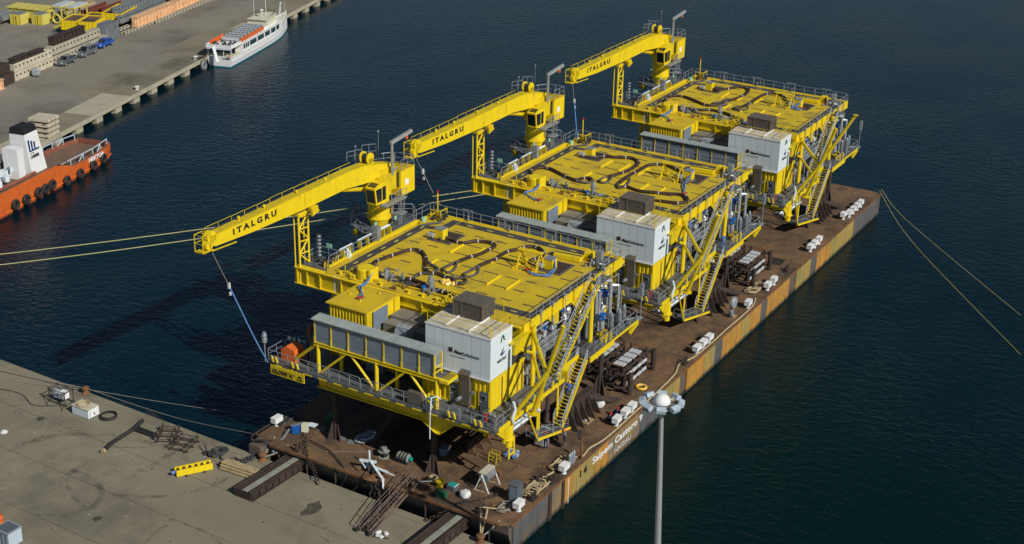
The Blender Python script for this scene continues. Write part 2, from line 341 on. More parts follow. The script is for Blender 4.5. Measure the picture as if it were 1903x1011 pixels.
ad1 = N_.new('ShaderNodeMath'); ad1.operation = 'MULTIPLY_ADD'; L_.new(a2, ad1.inputs[0]); ad1.inputs[1].default_value = .42; L_.new(a1, ad1.inputs[2])
mr4 = N_.new('ShaderNodeMapRange'); mr4.inputs[1].default_value = .3; mr4.inputs[2].default_value = .7; mr4.inputs[3].default_value = .28; mr4.inputs[4].default_value = 1.0; L_.new(a3, mr4.inputs[0])
bp_ = N_.new('ShaderNodeBump'); bp_.inputs['Distance'].default_value = .17; L_.new(mr4.outputs[0], bp_.inputs['Strength']); L_.new(ad1.outputs[0], bp_.inputs['Height']); L_.new(bp_.outputs[0], b_.inputs['Normal'])
Mt['water'] = wm
st(MB().box(-2500, 4500, -3000, 4500, -30, 0).done('water', 'water', None, (0, 0, 0), label='dark blue harbour water with small ripples'))
# ---- near quay: slabs laid over a base, edge a little skewed to the barge end
QE = lambda y: -1.25+.021*y
nq = thing('near_quay', 'stained concrete quay in the foreground with slab joints', 'quay', (0, 0, 0)); nq['kind'] = 'structure'; del nq['category']
MB().prism([(QE(-60)-.1, -60), (QE(400)-.1, 400), (-170, 400), (-170, -60)], 2, -8, 1.80).done('quay_base', 'conc', nq)
MB().prism([(QE(-60)-1.1, -60), (QE(400)-1.1, 400), (QE(400), 400), (QE(-60), -60)], 2, 1.2, 2.0).done('edge_beam', 'conc', nq)
k = 0; ys = [-12]
while ys[-1] < 112: ys.append(ys[-1]+random.choice([7.4, 7.6, 8.0]))
for i in range(len(ys)-1):
    xs_ = [0, 6.8, 14.5, 22.5, 30.5, 38.5]
    for j in range(len(xs_)-1):
        y0, y1 = ys[i]+.035, ys[i+1]-.035; e = QE((y0+y1)/2)-1.15
        z = 2.0+random.uniform(-.012, .006)
        MB().prism([(QE(y0)-1.15-xs_[j], y0), (QE(y1)-1.15-xs_[j], y1), (QE(y1)-1.15-xs_[j+1]+.07, y1), (QE(y0)-1.15-xs_[j+1]+.07, y0)], 2, 1.7, z).done('concrete_slab', 'conc', nq)
MB().prism([(-39.8, -60), (-37.8, 400), (-170, 400), (-170, -60)], 2, 1.7, 1.996).done('quay_surface', 'conc', nq)
MB().prism([(QE(112)-1.2, 113), (QE(400)-1.2, 400), (-39, 400), (-39, 113)], 2, 1.7, 1.99).done('quay_surface', 'conc', nq)
# tyre marks
tm = bpy.data.materials.new('tyre_marks'); tm.use_nodes = True; n_ = tm.node_tree; t_ = n_.nodes.new('ShaderNodeTexNoise'); t_.inputs['Scale'].default_value = .7; t_.inputs['Detail'].default_value = 6
g2 = n_.nodes.new('ShaderNodeNewGeometry'); n_.links.new(g2.outputs['Position'], t_.inputs['Vector']); m_ = n_.nodes.new('ShaderNodeMapRange'); m_.inputs[1].default_value = .42; m_.inputs[2].default_value = .72; m_.inputs[4].default_value = .34
n_.links.new(t_.outputs['Fac'], m_.inputs[0]); n_.links.new(m_.outputs[0], n_.nodes['Principled BSDF'].inputs['Alpha']); n_.nodes['Principled BSDF'].inputs['Base Color'].default_value = (.075, .07, .06, 1); n_.nodes['Principled BSDF'].inputs['Roughness'].default_value = .9
Mt['tyrem'] = tm
rq = random.Random(21)
for i in range(15):
    cx, cy, rd, a0, da = rq.uniform(-34, -9), rq.uniform(14, 62), rq.uniform(3, 11), rq.uniform(0, 6), rq.uniform(1.2, 4.2); b = MB(); wd = rq.uniform(.18, .4); n = 26
    for j in range(n+1):
        a = a0+da*j/n; r = rd*(1+.16*sin(a*1.3)); b.v += [(cx+(r-wd)*cos(a), cy+(r-wd)*sin(a)*1.5, 2.011+.0007*i), (cx+(r+wd)*cos(a), cy+(r+wd)*sin(a)*1.5, 2.011+.0007*i)]
    b.f = [(2*j, 2*j+1, 2*j+3, 2*j+2) for j in range(n)]; b.done('tyre_mark', 'tyrem', nq)
rq = random.Random(5)
for i in range(9):
    x, y, a_ = rq.uniform(-30, -4), rq.uniform(6, 80), rq.uniform(0, 6); b_k = MB(); n = 16
    for j in range(n+1):
        b_k.v += [(x-.025, y, 2.024), (x+.025, y+.02, 2.024)]; a_ += rq.uniform(-.5, .5); x += .55*cos(a_); y += .55*sin(a_)
    b_k.f = [(2*j, 2*j+1, 2*j+3, 2*j+2) for j in range(n)]; b_k.done('crack', 'dark', nq)
# ---- far quay on piles
FA = radians(15.0); FE = V((cos(FA), sin(FA), 0)); FN = V((-sin(FA), cos(FA), 0)); FO = V((71.3, 147.2, 0))
def fq(s_, t_, z=2.0): p = FO+FE*s_+FN*t_; return (p.x, p.y, z)
fqo = thing('far_quay', 'long concrete quay on piles across the harbour basin', 'quay', (0, 0, 0)); fqo['kind'] = 'structure'; del fqo['category']
def poly(pts): return [(p[0], p[1]) for p in pts]
MB().prism(poly([fq(-200, 7.2), fq(700, 7.2), fq(700, 900), fq(-200, 900)]), 2, -8, 1.98).done('yard_surface', 'asph', fqo)
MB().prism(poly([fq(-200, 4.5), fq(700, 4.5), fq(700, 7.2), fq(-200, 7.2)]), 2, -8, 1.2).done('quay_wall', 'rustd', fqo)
s_ = -60
while s_ < 175:
    L1 = 7.6
    MB().prism(poly([fq(s_+.04, .35), fq(s_+L1-.04, .35), fq(s_+L1-.04, 7.2), fq(s_+.04, 7.2)]), 2, 1.25, 2.0).done('deck_slab', 'concl' if random.random() < .35 else 'conc', fqo)
    MB().prism(poly([fq(s_+.02, -.05), fq(s_+L1-.02, -.05), fq(s_+L1-.02, .33), fq(s_+.02, .33)]), 2, 1.3, 2.12).done('coping', 'concl', fqo)
    MB().prism(poly([fq(s_+1.0, .25), fq(s_+3.4, .25), fq(s_+3.4, 4.6), fq(s_+1.0, 4.6)]), 2, -6, 1.26).done('pile', 'concl', fqo)
    s_ += L1
MB().prism(poly([fq(175, 0), fq(700, 0), fq(700, 7.2), fq(175, 7.2)]), 2, -4, 2.0).done('deck_slab', 'conc', fqo)
MB().prism(poly([fq(-200, 0), fq(-60, 0), fq(-60, 7.2), fq(-200, 7.2)]), 2, -4, 2.0).done('deck_slab', 'conc', fqo)
for (sa, sb, ta, tb) in ((26, 49, 7.25, 13), (63, 90, 7.25, 12.5), (95, 150, 7.25, 10)):
    MB().prism(poly([fq(sa, ta), fq(sb, ta), fq(sb-1, tb), fq(sa+2, tb)]), 2, 1.9, 2.0).done('concrete_patch', 'conc', fqo)

# ================================================================== BARGE
DZ = 3.8
bg_ = thing('cargo_barge', 'rust-brown flat cargo barge carrying the three yellow platforms', 'barge', (0, 0, 0))
BL, BW = 127.6, 35.9
hull = MB()
prof = [(0.25, 3.7), (.25, 2.6), (2.2, -2.5), (BL-2.2, -2.5), (BL-.25, 2.4), (BL-.25, 3.7)]
hull.prism(prof, 1, .25, BW-.3).done('hull', 'hullf', bg_)
dk = MB(); dk.prism([(0, 1.2), (1.0, 0), (BL-.8, 0), (BL, .8), (BL, BW), (.9, BW), (.9, 33.6), (0, 33.2)], 2, 3.62, DZ).done('deck', 'rust', bg_)
# plated starboard side
segs = [(1.0, 8.6, 'hullg'), (9.2, 11.6, 'hullm'), (12.2, 14.2, 'hullo'), (14.25, 19.4, 'hully'), (19.45, 23.2, 'hullo'), (23.25, 31.6, 'hullm'), (31.65, 37.6, 'hullg'), (37.65, 43.5, 'hully'), (45.8, 51.4, 'hullo'), (51.45, 54.8, 'hully'), (54.85, 57.6, 'hullg'), (57.65, 64.2, 'hullo'), (64.25, 67.4, 'hully'), (67.45, 71.6, 'hullo'), (71.65, 74.0, 'hullg'), (74.05, 83.0, 'hullo'), (86.0, 92.2, 'hully'), (92.25, 95.0, 'hullg'), (95.05, 101.4, 'hullo'), (101.45, 112.8, 'hully'), (112.85, BL-.9, 'hullg')]
for a, b, m in segs:
    q = .0 if m != 'hullg' else .04
    MB().prism([(.02+q, 3.72), (.0+q, 2.6), (.05+q, .2), (.14, -2.4), (.26, -2.4), (.26, 3.72)], 0, a, b).done('hull_plate', m, bg_)
for a, b in ((8.6, 9.2), (11.6, 12.2)): MB().box(a, b, -.12, .26, -2.4, 3.72).done('fender_strip', 'rustd', bg_)
for a, b in ((43.5, 45.8), (83.0, 86.0)):
    o = MB().box(a, b, .55, .7, -2.4, 3.72).done('recess', 'rusto', bg_)
    for i in range(7): MB().tube((a+.5, .45, i*.5), (b-.5, .45, i*.5), .04, 4).done('rung', 'rustd', o)
MB().ob((.4, .02, 3.72), (BL-.6, .02, 3.72), .16, .22).done('gunwale', 'rusto', bg_)
MB().ob((-.02, 1.2, 3.66), (-.02, 33.2, 3.66), .16, .3).done('gunwale', 'rusto', bg_)
for i in range(8):
    y = 2.6+i*4.2; MB().box(.02, .26, y, y+.12, .1, 3.5).done('frame_rib', 'rustd', bg_)
text('ship_name', 'Saipem Castoro 9', (19.0, -.05, 1.95), (1, 0, 0), (0, 0, 1), 13.3, 1.2, 'whitec', bg_, ext=.015, bold=.02)
text('home_port', 'NASSAU', (24.8, -.05, 1.0), (1, 0, 0), (0, 0, 1), 4.4, .58, 'bag', bg_, ext=.015, bold=.0)
text('draught_number', '1 6', (16.0, -.05, 2.05), (1, 0, 0), (0, 0, 1), 1.7, .9, 'black', bg_, ext=.015, bold=.03)
for i in range(12): MB().box(13.1, 13.35, -.05, -.01, 3.2-i*.3, 3.32-i*.3).done('draught_mark', 'whitec', bg_)
# corner framing at the port end of the bow
MB().prism([(-.7, 35.9), (-.7, 34.2), (.9, 33.4), (.9, 36.1)], 2, 1.4, 3.3).done('corner_fender', 'hullf', bg_)
MB().path([(1.0, 33.4, 3.9), (.1, 34.2, 4.0), (-.5, 35.6, 3.9), (.2, 36.1, 4.0), (4, 36.1, 4.0)], .12, 6).done('corner_rail', 'rustd', bg_)
for x, y in ((6.4, .7), (10.8, .75), (10.0, 2.0), (46.6, .8), (84.6, 1.2), (.8, 4.0), (.8, 29.5)):
    MB().box(x-.6, x+.6, y-.3, y+.3, DZ, DZ+.25).tube((x-.35, y, DZ), (x-.35, y, DZ+.9), .18, 8).tube((x+.35, y, DZ), (x+.35, y, DZ+.9), .18, 8).done('mooring_bitts', 'rustd', bg_)
# worn plate seams raised on the deck
for i in range(1, 21):
    x = i*6.05; MB().box(x, x+.06, .4, BW-.6, DZ, DZ+.012).done('weld_seam', 'rustd', bg_)
for y in (6.0, 12.0, 24.0, 30.0): MB().box(1.2, BL-1, y, y+.05, DZ, DZ+.010).done('weld_seam', 'rustd', bg_)
for k in range(16):
    x = random.uniform(3, 122); y = random.uniform(2, 14); MB().lathe([(.28, 0), (.28, .05), (.18, .08)], (x, y, DZ), 8).done('deck_hatch', 'rusto', bg_)

# white T-shaped vents along the barge edge
VP = [(3.5, .9), (13.2, .6), (26.6, .7), (28.9, .7), (30.7, .7), (50.4, .8), (52.4, .8), (54.4, .8), (68.3, .8), (76.0, .9), (78.4, .9), (94.2, 1.0), (96.1, 1.0), (98.1, 1.0), (111.2, 1.5), (112.7, 1.0), (114.7, 1.0), (116.7, 1.0), (118.6, 1.0), (4.0, 35.4)]
VL = ['beside the dark tall cabinet at the barge corner', 'beside the gas bottles and tangled rope', 'beside two crouching workers, first of three', 'second of the three beside the workers by the ship name', 'third of three beside the workers, nearest the lamp mast', 'nearest of the three past the rope recess', 'middle of the three opposite the pipe racks gap', 'farthest of the three in the second row of three', 'standing alone beside the grey disc post', 'nearer of the pair next to the coiled rope', 'farther of the pair next to the coiled rope', 'nearest of the three beyond the deck grating', 'middle of the three beyond the deck grating', 'farthest of the three beyond the deck grating', 'set inboard before the far row of four', 'first of the far row of four', 'second of the far row of four', 'third of the far row of four', 'last vent at the far end of the barge', 'on the port corner beside the quay bollard']
for i, (x, y) in enumerate(VP):
    t = thing('deck_vent', 'white T-shaped box vent '+VL[i], 'vent', (x, y, DZ), 'white box vents on the barge deck')
    MB().lathe([(.30, 0), (.30, .05), (.22, .08), (.22, .6)], (x, y, DZ), 10).done('pipe', 'white', t)
    MB().rb((x, y, DZ+.88), 1.35, .78, .62, 0).done('hood', 'whitec', t)
    MB().rb((x, y, DZ+1.215), 1.41, .84, .05, 0).done('lid', 'whitec', t)
    if i: t.rotation_euler = (0, 0, random.uniform(-.06, .06))

# ---- sea fastening under each platform
def fastening(k, dx):
    nm = ('nearest', 'middle', 'farthest')[k]
    t = thing('support_grillage', f'dark brown steel grillage and posts holding up the {nm} platform', 'support frame', (20+dx, 18, DZ), 'steel grillages under the platforms')
    D = lambda p: (p[0]+dx, p[1], p[2])
    for (x, y, h) in ((5.4, 13.4, 10.6), (5.4, 27.5, 10.9), (19.9, 5.7, 6.0), (33, 6.5, 11.5), (20, 20, 11.5), (20, 32, 11.5), (34, 20, 11.5), (34, 32, 11.5), (14.0, 14.0, 10.9)):
        p = MB(); p.tube(D((x, y, DZ)), D((x, y, h)), .34, 10).done('post', 'rustd', t)
        if y in (13.4, 27.5, 5.7, 6.5):
            for a in (0.6, 2.4, 4.3):
                q = (cos(a), sin(a)); MB().prism([(0, DZ), (1.5, DZ), (.4, h*.55+DZ*.45), (0, h*.55+DZ*.45)], 1, -.06, .06); g = MB()
                c = D((x, y, 0)); pts = [(0.3, DZ), (1.1, DZ), (.36, DZ+(h-DZ)*.36), (.3, DZ+(h-DZ)*.36)]
                for s in (-.06, .06):
                    for u, z in pts: g.v.append((c[0]+q[0]*u-q[1]*s, c[1]+q[1]*u+q[0]*s, z))
                g.f += [(0, 1, 2, 3), (7, 6, 5, 4), (0, 4, 5, 1), (1, 5, 6, 2), (2, 6, 7, 3), (3, 7, 4, 0)]; g.done('gusset', 'rustd', t)
    for y in (13.7, 27.5): MB().box(5.4+dx, 34+dx, y-.35, y+.35, 10.2, 11.1).done('beam', 'rustd', t)
    for x in (12, 20, 34): MB().box(x-.35+dx, x+.35+dx, 12, 33, 9.4, 10.2).done('beam', 'rustd', t)
    # low skid walls with triangular gussets
    for (x0, x1, y, hh, nn, sgn) in ((22.3, 28.4, 5.2, 3.2, 5, -1), (10.8, 14.6, 12.2, 1.7, 3, -1), (8.5, 30, 22.5, 2.2, 5, -1)):
        MB().box(x0+dx, x1+dx, y, y+.3, DZ, DZ+hh).box(x0+dx, x1+dx, y-.25, y+.55, DZ+hh, DZ+hh+.14).done('skid_wall', 'rustd', t)
        for i in range(nn):
            x = x0+.2+(x1-x0-.4)*i/(nn-1)+dx; L = 1.5 if hh > 2 else 1.3
            MB().prism([(y, DZ), (y-L, DZ), (y, DZ+hh*.92)], 0, x-.07, x+.07).done('gusset', 'rustd' if hh > 2 else 'rusto', t)
    MB().tube(D((27.6, 5.4, 6.0)), D((31.6, 4.0, 4.1)), .42, 10).tube(D((31.6, 4.0, 4.1)), D((33.0, 3.5, 3.85)), .42, 10, .08).done('pipe_brace', 'rustd', t)
    MB().tube(D((6.1, 22.8, DZ+.1)), D((13, 21, 10.3)), .3, 8).done('pipe_brace', 'rustd', t)
    MB().tube(D((19.2, 5.7, 6)), D((20.3, 5.4, DZ)), .3, 8).done('strut', 'rustd', t)
    MB().tube(D((22, 8, DZ+.2)), D((30, 12, 10)), .3, 8).done('pipe_brace', 'rustd', t)
for k in range(3): fastening(k, (0, 40, 84.14)[k])

# ---- pipe racks with pale pads between the platforms
def rack(dx, k):
    nm = ('nearest', 'middle')[k]
    for (y0, y1, lab, x0) in ((4.3, 6.6, 'starboard', 35.0), (7.7, 9.9, 'inboard', 35.2)):
        x1 = x0+6.8; t = thing('support_rack', f'rusty rack with pale pads, {lab} one of the pair behind the {nm} platform', 'rack', (x0+3.4+dx, (y0+y1)/2, DZ), 'steel racks with pale pads on the barge')
        for x in (x0, x0+2.27, x0+4.53, x1):
            for y in (y0, y1): MB().box(x-.11+dx, x+.11+dx, y-.11, y+.11, DZ, 7.3 if x in (x0, x1) else 6.7).done('post', 'rustd', t)
            for z in (4.4, 5.6, 6.6): MB().box(x-.08+dx, x+.08+dx, y0, y1, z-.1, z+.1).done('cross_beam', 'rustd', t)
        for z in (4.4, 5.6, 6.6):
            for y in (y0, y1): MB().box(x0+dx, x1+dx, y-.10, y+.10, z-.14, z+.14).done('rail', 'rustd', t)
        for x in (x0, x1): MB().box(x-.07+dx, x+.07+dx, y0, y1, 7.2, 7.34).done('top_bar', 'rusto', t)
        for y in (y0, y1): MB().ob((x0+dx, y, 4.2), (x0+2.3+dx, y, 6.4), .12, .12).done('brace', 'rustd', t)
        for i in range(4):
            x = x0+.8+i*1.45
            for j in range(3): MB().box(x+dx, x+1.1+dx, y0+.42+j*.52, y0+.42+j*.52+.40, 6.78, 6.95).done('pad', 'seat', t)
            for z in ((5.8,) if y0 > 7 else (5.8, 4.6)): MB().box(x+dx, x+1.25+dx, y0-.32, y0-.13, z-.16, z+.18).done('side_pad', 'seat', t)
    for (x, y) in ((42.6, 3.6), (34.6, 3.0)):
        t = thing('steel_bollard_frame', f'dark tube post at the {"far" if x > 40 else "near"} end of racks behind the {nm} platform', 'post', (x+dx, y, DZ), 'tube frames beside the racks')
        MB().tube((x+dx, y, DZ), (x+dx, y, 6.9), .34, 10).done('post', 'rustd', t)
        for z in (6.5, 4.6): MB().tube((x+dx, y, z), (x-.5+dx, y+2.0, z), .2, 8).done('arm', 'rustd', t)
        MB().lathe([(.6, 0), (.6, .06)], (x+dx, y, DZ), 10).done('base_plate', 'rusto', t)
rack(0, 0); rack(40.8, 1)
# ================================================================== OFFSHORE PLATFORM (built once, copied twice)
PN = ('nearest', 'middle', 'farthest')
PT = []        # (object, label template) for everything that belongs to the first platform
def pthing(name, tmpl, cat, org, group):
    t = thing(name, tmpl.replace('{P}', 'nearest'), cat, org, group); PT.append((t, tmpl)); return t
P = pthing('offshore_platform', 'yellow offshore platform module with a flat hose-strewn roof deck, the {P} of the three', 'platform', (20, 18, 10.2), 'yellow platform modules on the barge')
# roof deck
RX0, RX1, RY0, RY1, RZ = 13.0, 37.1, 6.5, 34.2, 21.1
MB().prism([(RX0, RY0), (RX1, RY0), (RX1, 34.6), (33.6, 34.6), (33.0, RY1), (RX0+1.2, RY1+.8), (RX0, RY1)], 2, RZ-.22, RZ).done('upper_deck', 'ydeck', P)
for args in ((RX0, RX1, RY0-.22, RY0), (RX1, RX1+.22, RY0-.22, 34.8), (14.6, 33.6, 34.9, 35.25), (33.6, RX1+.2, 34.6, 34.95)):
    MB().box(*args, RZ-1.0, RZ+.12).done('edge_beam', 'yellowb', P)
MB().box(RX0, RX1, RY0-.34, RY0-.22, RZ-1.04, RZ-.96).done('flange', 'yellow', P)
MB().box(12.9, 13.25, 6.6, 38.9, 18.9, 20.85).done('front_girder', 'yellow', P)
MB().box(12.6, 13.55, 6.6, 38.9, 20.85, 20.97).box(12.6, 13.55, 14, 38.9, 18.78, 18.9).done('girder_flange', 'yellowb', P)
for y in (38.5, 37.0, 35.0, 31.8, 28.0, 24.0, 20.0): MB().box(12.62, 12.9, y-.07, y+.07, 18.9, 20.85).done('stiffener', 'yellow', P)
for x in (19, 25, 31, 36.8): MB().box(x-.15, x+.15, 6.6, 34, 19.6, 20.88).done('deck_girder', 'yellow', P)
for y in (7.2, 20.5, 33.4): MB().box(13.2, 37, y-.15, y+.15, 19.8, 20.88).done('deck_girder', 'yellow', P)
for x in (18.5, 24.0): MB().prism([(x-.05, 19.95), (x+2.6, 19.95), (x+2.6, 18.5), (x+1.6, 18.6)], 1, 6.3, 6.5).done('bracket', 'yellow', P)
# dark anti-slip strips round the roof
for pg in ([(16.3, 31.9), (32.7, 31.7), (33.4, 31.2), (33.4, 29.9), (34.4, 29.9), (36.6, 29.7), (36.6, 31.2), (34.7, 31.4), (33.0, 33.7), (14.4, 33.9), (14.4, 33.5), (16.3, 33.5)],):
    pass
def strip(pg): MB().prism(pg, 2, RZ, RZ+.012).done('walkway_strip', 'strip', P)
strip([(14.6, 33.8), (32.6, 33.8), (33.4, 31.2), (36.5, 31.2), (36.5, 30.0), (32.7, 30.0), (31.8, 32.5), (14.6, 32.5)])
strip([(15.2, 7.6), (16.6, 7.6), (16.6, 32.4), (15.2, 32.4)]); strip([(35.2, 7.6), (36.6, 7.6), (36.6, 29.9), (35.2, 29.9)]); strip([(15.2, 6.55), (36.6, 6.55), (36.6, 7.55), (15.2, 7.55)])
for i in range(7): MB().box(35.7, 35.9, 9+i*3.1, 9.9+i*3.1, RZ+.012, RZ+.03).done('tie_down_slot', 'ypale', P)
for i in range(6): MB().box(17+i*2.9, 17.9+i*2.9, 33.0, 33.2, RZ+.012, RZ+.03).done('tie_down_slot', 'ypale', P)
for i in range(7): MB().box(15.8, 16.0, 9+i*3.3, 9.8+i*3.3, RZ+.012, RZ+.03).done('tie_down_slot', 'ypale', P)
# slots and raised ribs
slot = None
for i, x in enumerate((18.2, 21.2, 24.2, 27.2, 30.2, 33.2)):
    for y in (8.8, 11.9, 15.2, 18.3, 21.6, 25.0, 28.2, 31.0):
        if y in (15.2, 18.3, 21.6, 25.0) and i in (1, 2, 3, 4): continue
        if (y, x) in ((31.0, 30.2), (31.0, 33.2)) or (y == 11.9 and i == 4): continue
        if slot is None: slot = MB().box(x-.12, x+.12, y-.75, y+.75, RZ, RZ+.02).done('deck_slot', 'strip', P); s0 = (x, y)
        else: c = slot.copy(); C.objects.link(c); c.location = V((x-s0[0], y-s0[1], 0))*S; ORG[c.name] = ORG[slot.name]
for x in (21.0, 24.0, 27.0, 30.0):
    for y in (14.4, 17.5, 20.7, 23.7):
        MB().box(x-.07, x+.07, y-1.0, y+1.0, RZ, RZ+.05).done('deck_slot', 'strip', P)
for y in (13.3, 16.0, 19.1, 22.2, 25.2):
    MB().box(20.6, 23.8, y-.08, y+.08, RZ, RZ+.22).done('deck_rib', 'yellowb', P); MB().box(26.6, 30.2, y-.08, y+.08, RZ, RZ+.22).done('deck_rib', 'yellowb', P)
# roof railings
railing(P, [(37.25, 6.6, RZ), (37.25, 34.9, RZ)], m='steel')
railing(P, [(14.6, 35.1, RZ), (24.6, 35.1, RZ)]); railing(P, [(14.2, 6.35, RZ), (28.6, 6.35, RZ)], h=1.3); railing(P, [(31.7, 6.35, RZ), (37.2, 6.35, RZ)], h=1.3); railing(P, [(28.8, 5.0, 20.95), (31.5, 5.0, 20.95)], h=1.3)
railing(P, [(33.2, 35.3, RZ), (37.2, 35.3, RZ)])
for i, x in enumerate((16.6, 19.4, 22.2, 29.5, 32.0)):
    for y in (6.1,): MB().tube((x, y, RZ+.5), (x, y, RZ-1.9), .1, 6).tube((x, y, RZ-1.9), (x+.9, y+.2, RZ-2.2), .08, 5).lathe([(.2, 0), (.2, .12)], (x, y, RZ+.5), 8).done('drain_pipe', 'lpipe', P)
for i in range(9):
    x = 14+i*2.55; MB().box(x, x+.25, 5.95, 6.3, RZ-.9, RZ-.1).prism([(x, RZ-.1), (x+.18, RZ-.1), (x+.5, RZ+.42), (x+.36, RZ+.42)], 1, 6.0, 6.12).done('lug', 'yellowb', P)
# equipment zone along the front of the roof
rr = random.Random(3)
for (x, y) in ((15.4, 28.9),):
    MB().lathe([(1.15, 0), (1.15, 1.2), (1.0, 1.35), (.95, 1.37)], (x-.9, y+.4, RZ), 18).box(x-1.9, x-.2, y-.9, y-.55, RZ, RZ+1.5).done('padeye_drum', 'yellowb', P)
vb = MB()
def cluster(x, y, name, n, sp, m, z=RZ):
    b = MB()
    for i in range(n):
        a = (x+rr.uniform(-sp, sp), y+rr.uniform(-sp, sp), z); h = rr.uniform(.3, 1.0); t = rr.random()
        if t < .35: b.tube(a, (a[0], a[1], z+h), rr.uniform(.08, .2), 7)
        elif t < .7: q = (a[0]+rr.uniform(-.9, .9), a[1]+rr.uniform(-.9, .9), z+h*.7); b.tube((a[0], a[1], z+h*.4), q, rr.uniform(.05, .12), 6)
        elif t < .85: b.rb((a[0], a[1], z+h*.4), .4, .35, h*.8, rr.uniform(0, 3))
        else: b.torus((a[0], a[1], z+h), .28, .05, 12, 5, (rr.uniform(-1, 1), rr.uniform(-1, 1), 1))
    o = b.done(name, m, P); o['kind'] = 'stuff'; return o
cluster(15.6, 26.6, 'hose_couplings', 16, 1.3, 'steel'); cluster(15.0, 20.4, 'valve_fittings', 14, .9, 'pipe'); cluster(14.3, 17.2, 'valve_fittings', 10, .8, 'yellow'); cluster(14.2, 31.2, 'pipe_fittings', 12, 1.2, 'yellow'); cluster(14.2, 24.0, 'pipe_fittings', 8, 1.4, 'rusto')
MB().lathe([(.3, 0), (.3, 1.2), (.42, 1.25), (.42, 1.6), (.3, 1.65), (.25, 2.1)], (15.2, 20.4, RZ), 12).done('pressure_bottle', 'steel', P)
MB().lathe([(.28, 0), (.28, .8)], (14.7, 21.1, RZ), 10).done('valve_body', 'blue', P)
for y in range(14, 34, 2): MB().lathe([(.16, 0), (.16, .4), (.28, .42), (.28, .5)], (13.5, y+.4, RZ-.1), 8).done('bollard', 'yellowb', P)
for y0, y1, x in ((27, 33.5, 14.0), (17, 25, 14.6)): MB().tube((x, y0, RZ+.25), (x, y1, RZ+.25), .09, 6).done('pipe', 'yellow', P)
# starboard aft corner clutter where the stair lands
cluster(33.2, 7.6, 'corner_fittings', 22, 1.4, 'steel'); cluster(34.8, 8.6, 'corner_fittings', 10, 1.0, 'dark')
MB().box(33.3, 34.1, 7.3, 8.0, RZ, RZ+1.9).done('junction_cabinet', 'steel', P)
MB().rb((33.2, 11.8, RZ+.35), 1.4, 3.6, .5, .1).done('equipment_box', 'yellowb', P); MB().rb((34.6, 9.6, RZ+.5), 1.2, 1.0, 1.0, .1).done('equipment_box', 'yellowb', P)
MB().rb((33.4, 13.9, RZ+.12), .6, 1.3, .24, .1).rb((33.3, 11.8, RZ+.66), .12, 3.6, .1, .1).done('box_strap', 'strip', P)
# corner light mast (port aft corner)
MB().tube((36.4, 33.6, RZ), (36.4, 33.6, RZ+3.4), .08, 8).done('light_mast', 'yellowb', P); MB().lathe([(.14, 0), (.14, .3), (.06, .35)], (36.4, 33.6, RZ+3.4), 8).done('beacon', 'red', P)
MB().box(35.2, 35.3, 32.4, 32.5, RZ, RZ+1.3).box(36.8, 36.9, 32.4, 32.5, RZ, RZ+1.3).box(35.2, 35.3, 33.9, 34.0, RZ, RZ+1.3).box(35.15, 36.95, 32.38, 32.5, RZ+1.25, RZ+1.35).box(35.15, 35.3, 32.4, 34.0, RZ+1.25, RZ+1.35).box(35.5, 35.9, 33.0, 33.4, RZ, RZ+1.1).done('hose_cradle', 'yellow', P)
cluster(35.9, 32.9, 'mast_fittings', 16, 1.1, 'dark'); MB().lathe([(.3, 0), (.3, .55)], (33.9, 34.2, RZ), 10).done('green_drum', 'signg', P)
MB().path(smooth([(36.2, 33, RZ+1), (35.3, 32.5, RZ+.5), (34.5, 31.8, RZ+.2), (33.4, 32.6, RZ+.18), (31.9, 33.4, RZ+.18)], 4), .17, 7).done('hose', 'hoseg', P)
for i in range(4):
    y = 9.5+i*6.4; MB().box(37.3, 37.38, y, y+.1, RZ, RZ+1.5).box(37.3, 37.38, y+1.3, y+1.4, RZ, RZ+1.5).box(37.28, 37.42, y-.1, y+1.6, RZ+1.45, RZ+1.52).box(36.95, 37.1, y+.4, y+.55, RZ, RZ+.8).done('edge_gate', 'steel', P)
# ---- lower deck
MB().prism([(2.7, 3.6), (17.8, 3.6), (17.8, 5.2), (24.2, 5.2), (24.2, 3.6), (37, 3.6), (37, 34), (6, 34), (6, 35.3), (2.7, 35.3)], 2, 13.05, 13.3).done('lower_deck', 'grate', P)
MB().box(3.3, 17.8, 3.46, 3.6, 12.85, 13.34).done('edge_beam', 'yellowb', P); MB().box(24.2, 30.4, 3.46, 3.6, 12.6, 13.3).done('edge_beam', 'yellowb', P); MB().box(30.4, 37, 3.5, 3.6, 13.05, 13.32).done('edge_beam', 'yellowb', P); MB().box(17.8, 24.2, 5.06, 5.2, 12.8, 13.34).done('edge_beam', 'yellowb', P)
MB().box(2.55, 2.7, 3.5, 35.4, 12.95, 13.4).done('toe_board', 'grate', P)
for i in range(14): MB().box(2.5, 2.56, 4.4+i*2.2, 5.6+i*2.2, 12.98, 13.12).done('kick_plate', 'yellowb', P)
G = MB(); G.prism([(28.2, 13.0), (28.2, 11.4), (27.7, 11.4), (27.2, 11.55), (13.6, 11.55), (11.8, 10.4), (11.2, 10.4), (9.5, 11.9), (4.2, 12.3), (4.2, 13.0)], 0, 3.45, 3.7); G.done('front_girder', 'yellow', P)
MB().prism([(28.3, 11.45), (13.6, 11.45), (11.8, 10.3), (11.2, 10.3), (9.5, 11.8), (9.5, 11.92), (11.2, 10.42), (11.8, 10.42), (13.6, 11.57), (28.3, 11.57)], 0, 3.2, 3.95).done('girder_flange', 'yellowb', P)
MB().box(3.4, 37, 33.2, 33.5, 11.4, 13.0).done('deck_girder', 'yellow', P)
for x in (9, 14, 20, 28, 36): MB().box(x-.15, x+.15, 4.2, 33.4, 11.8, 13.03).done('deck_girder', 'yellow', P)
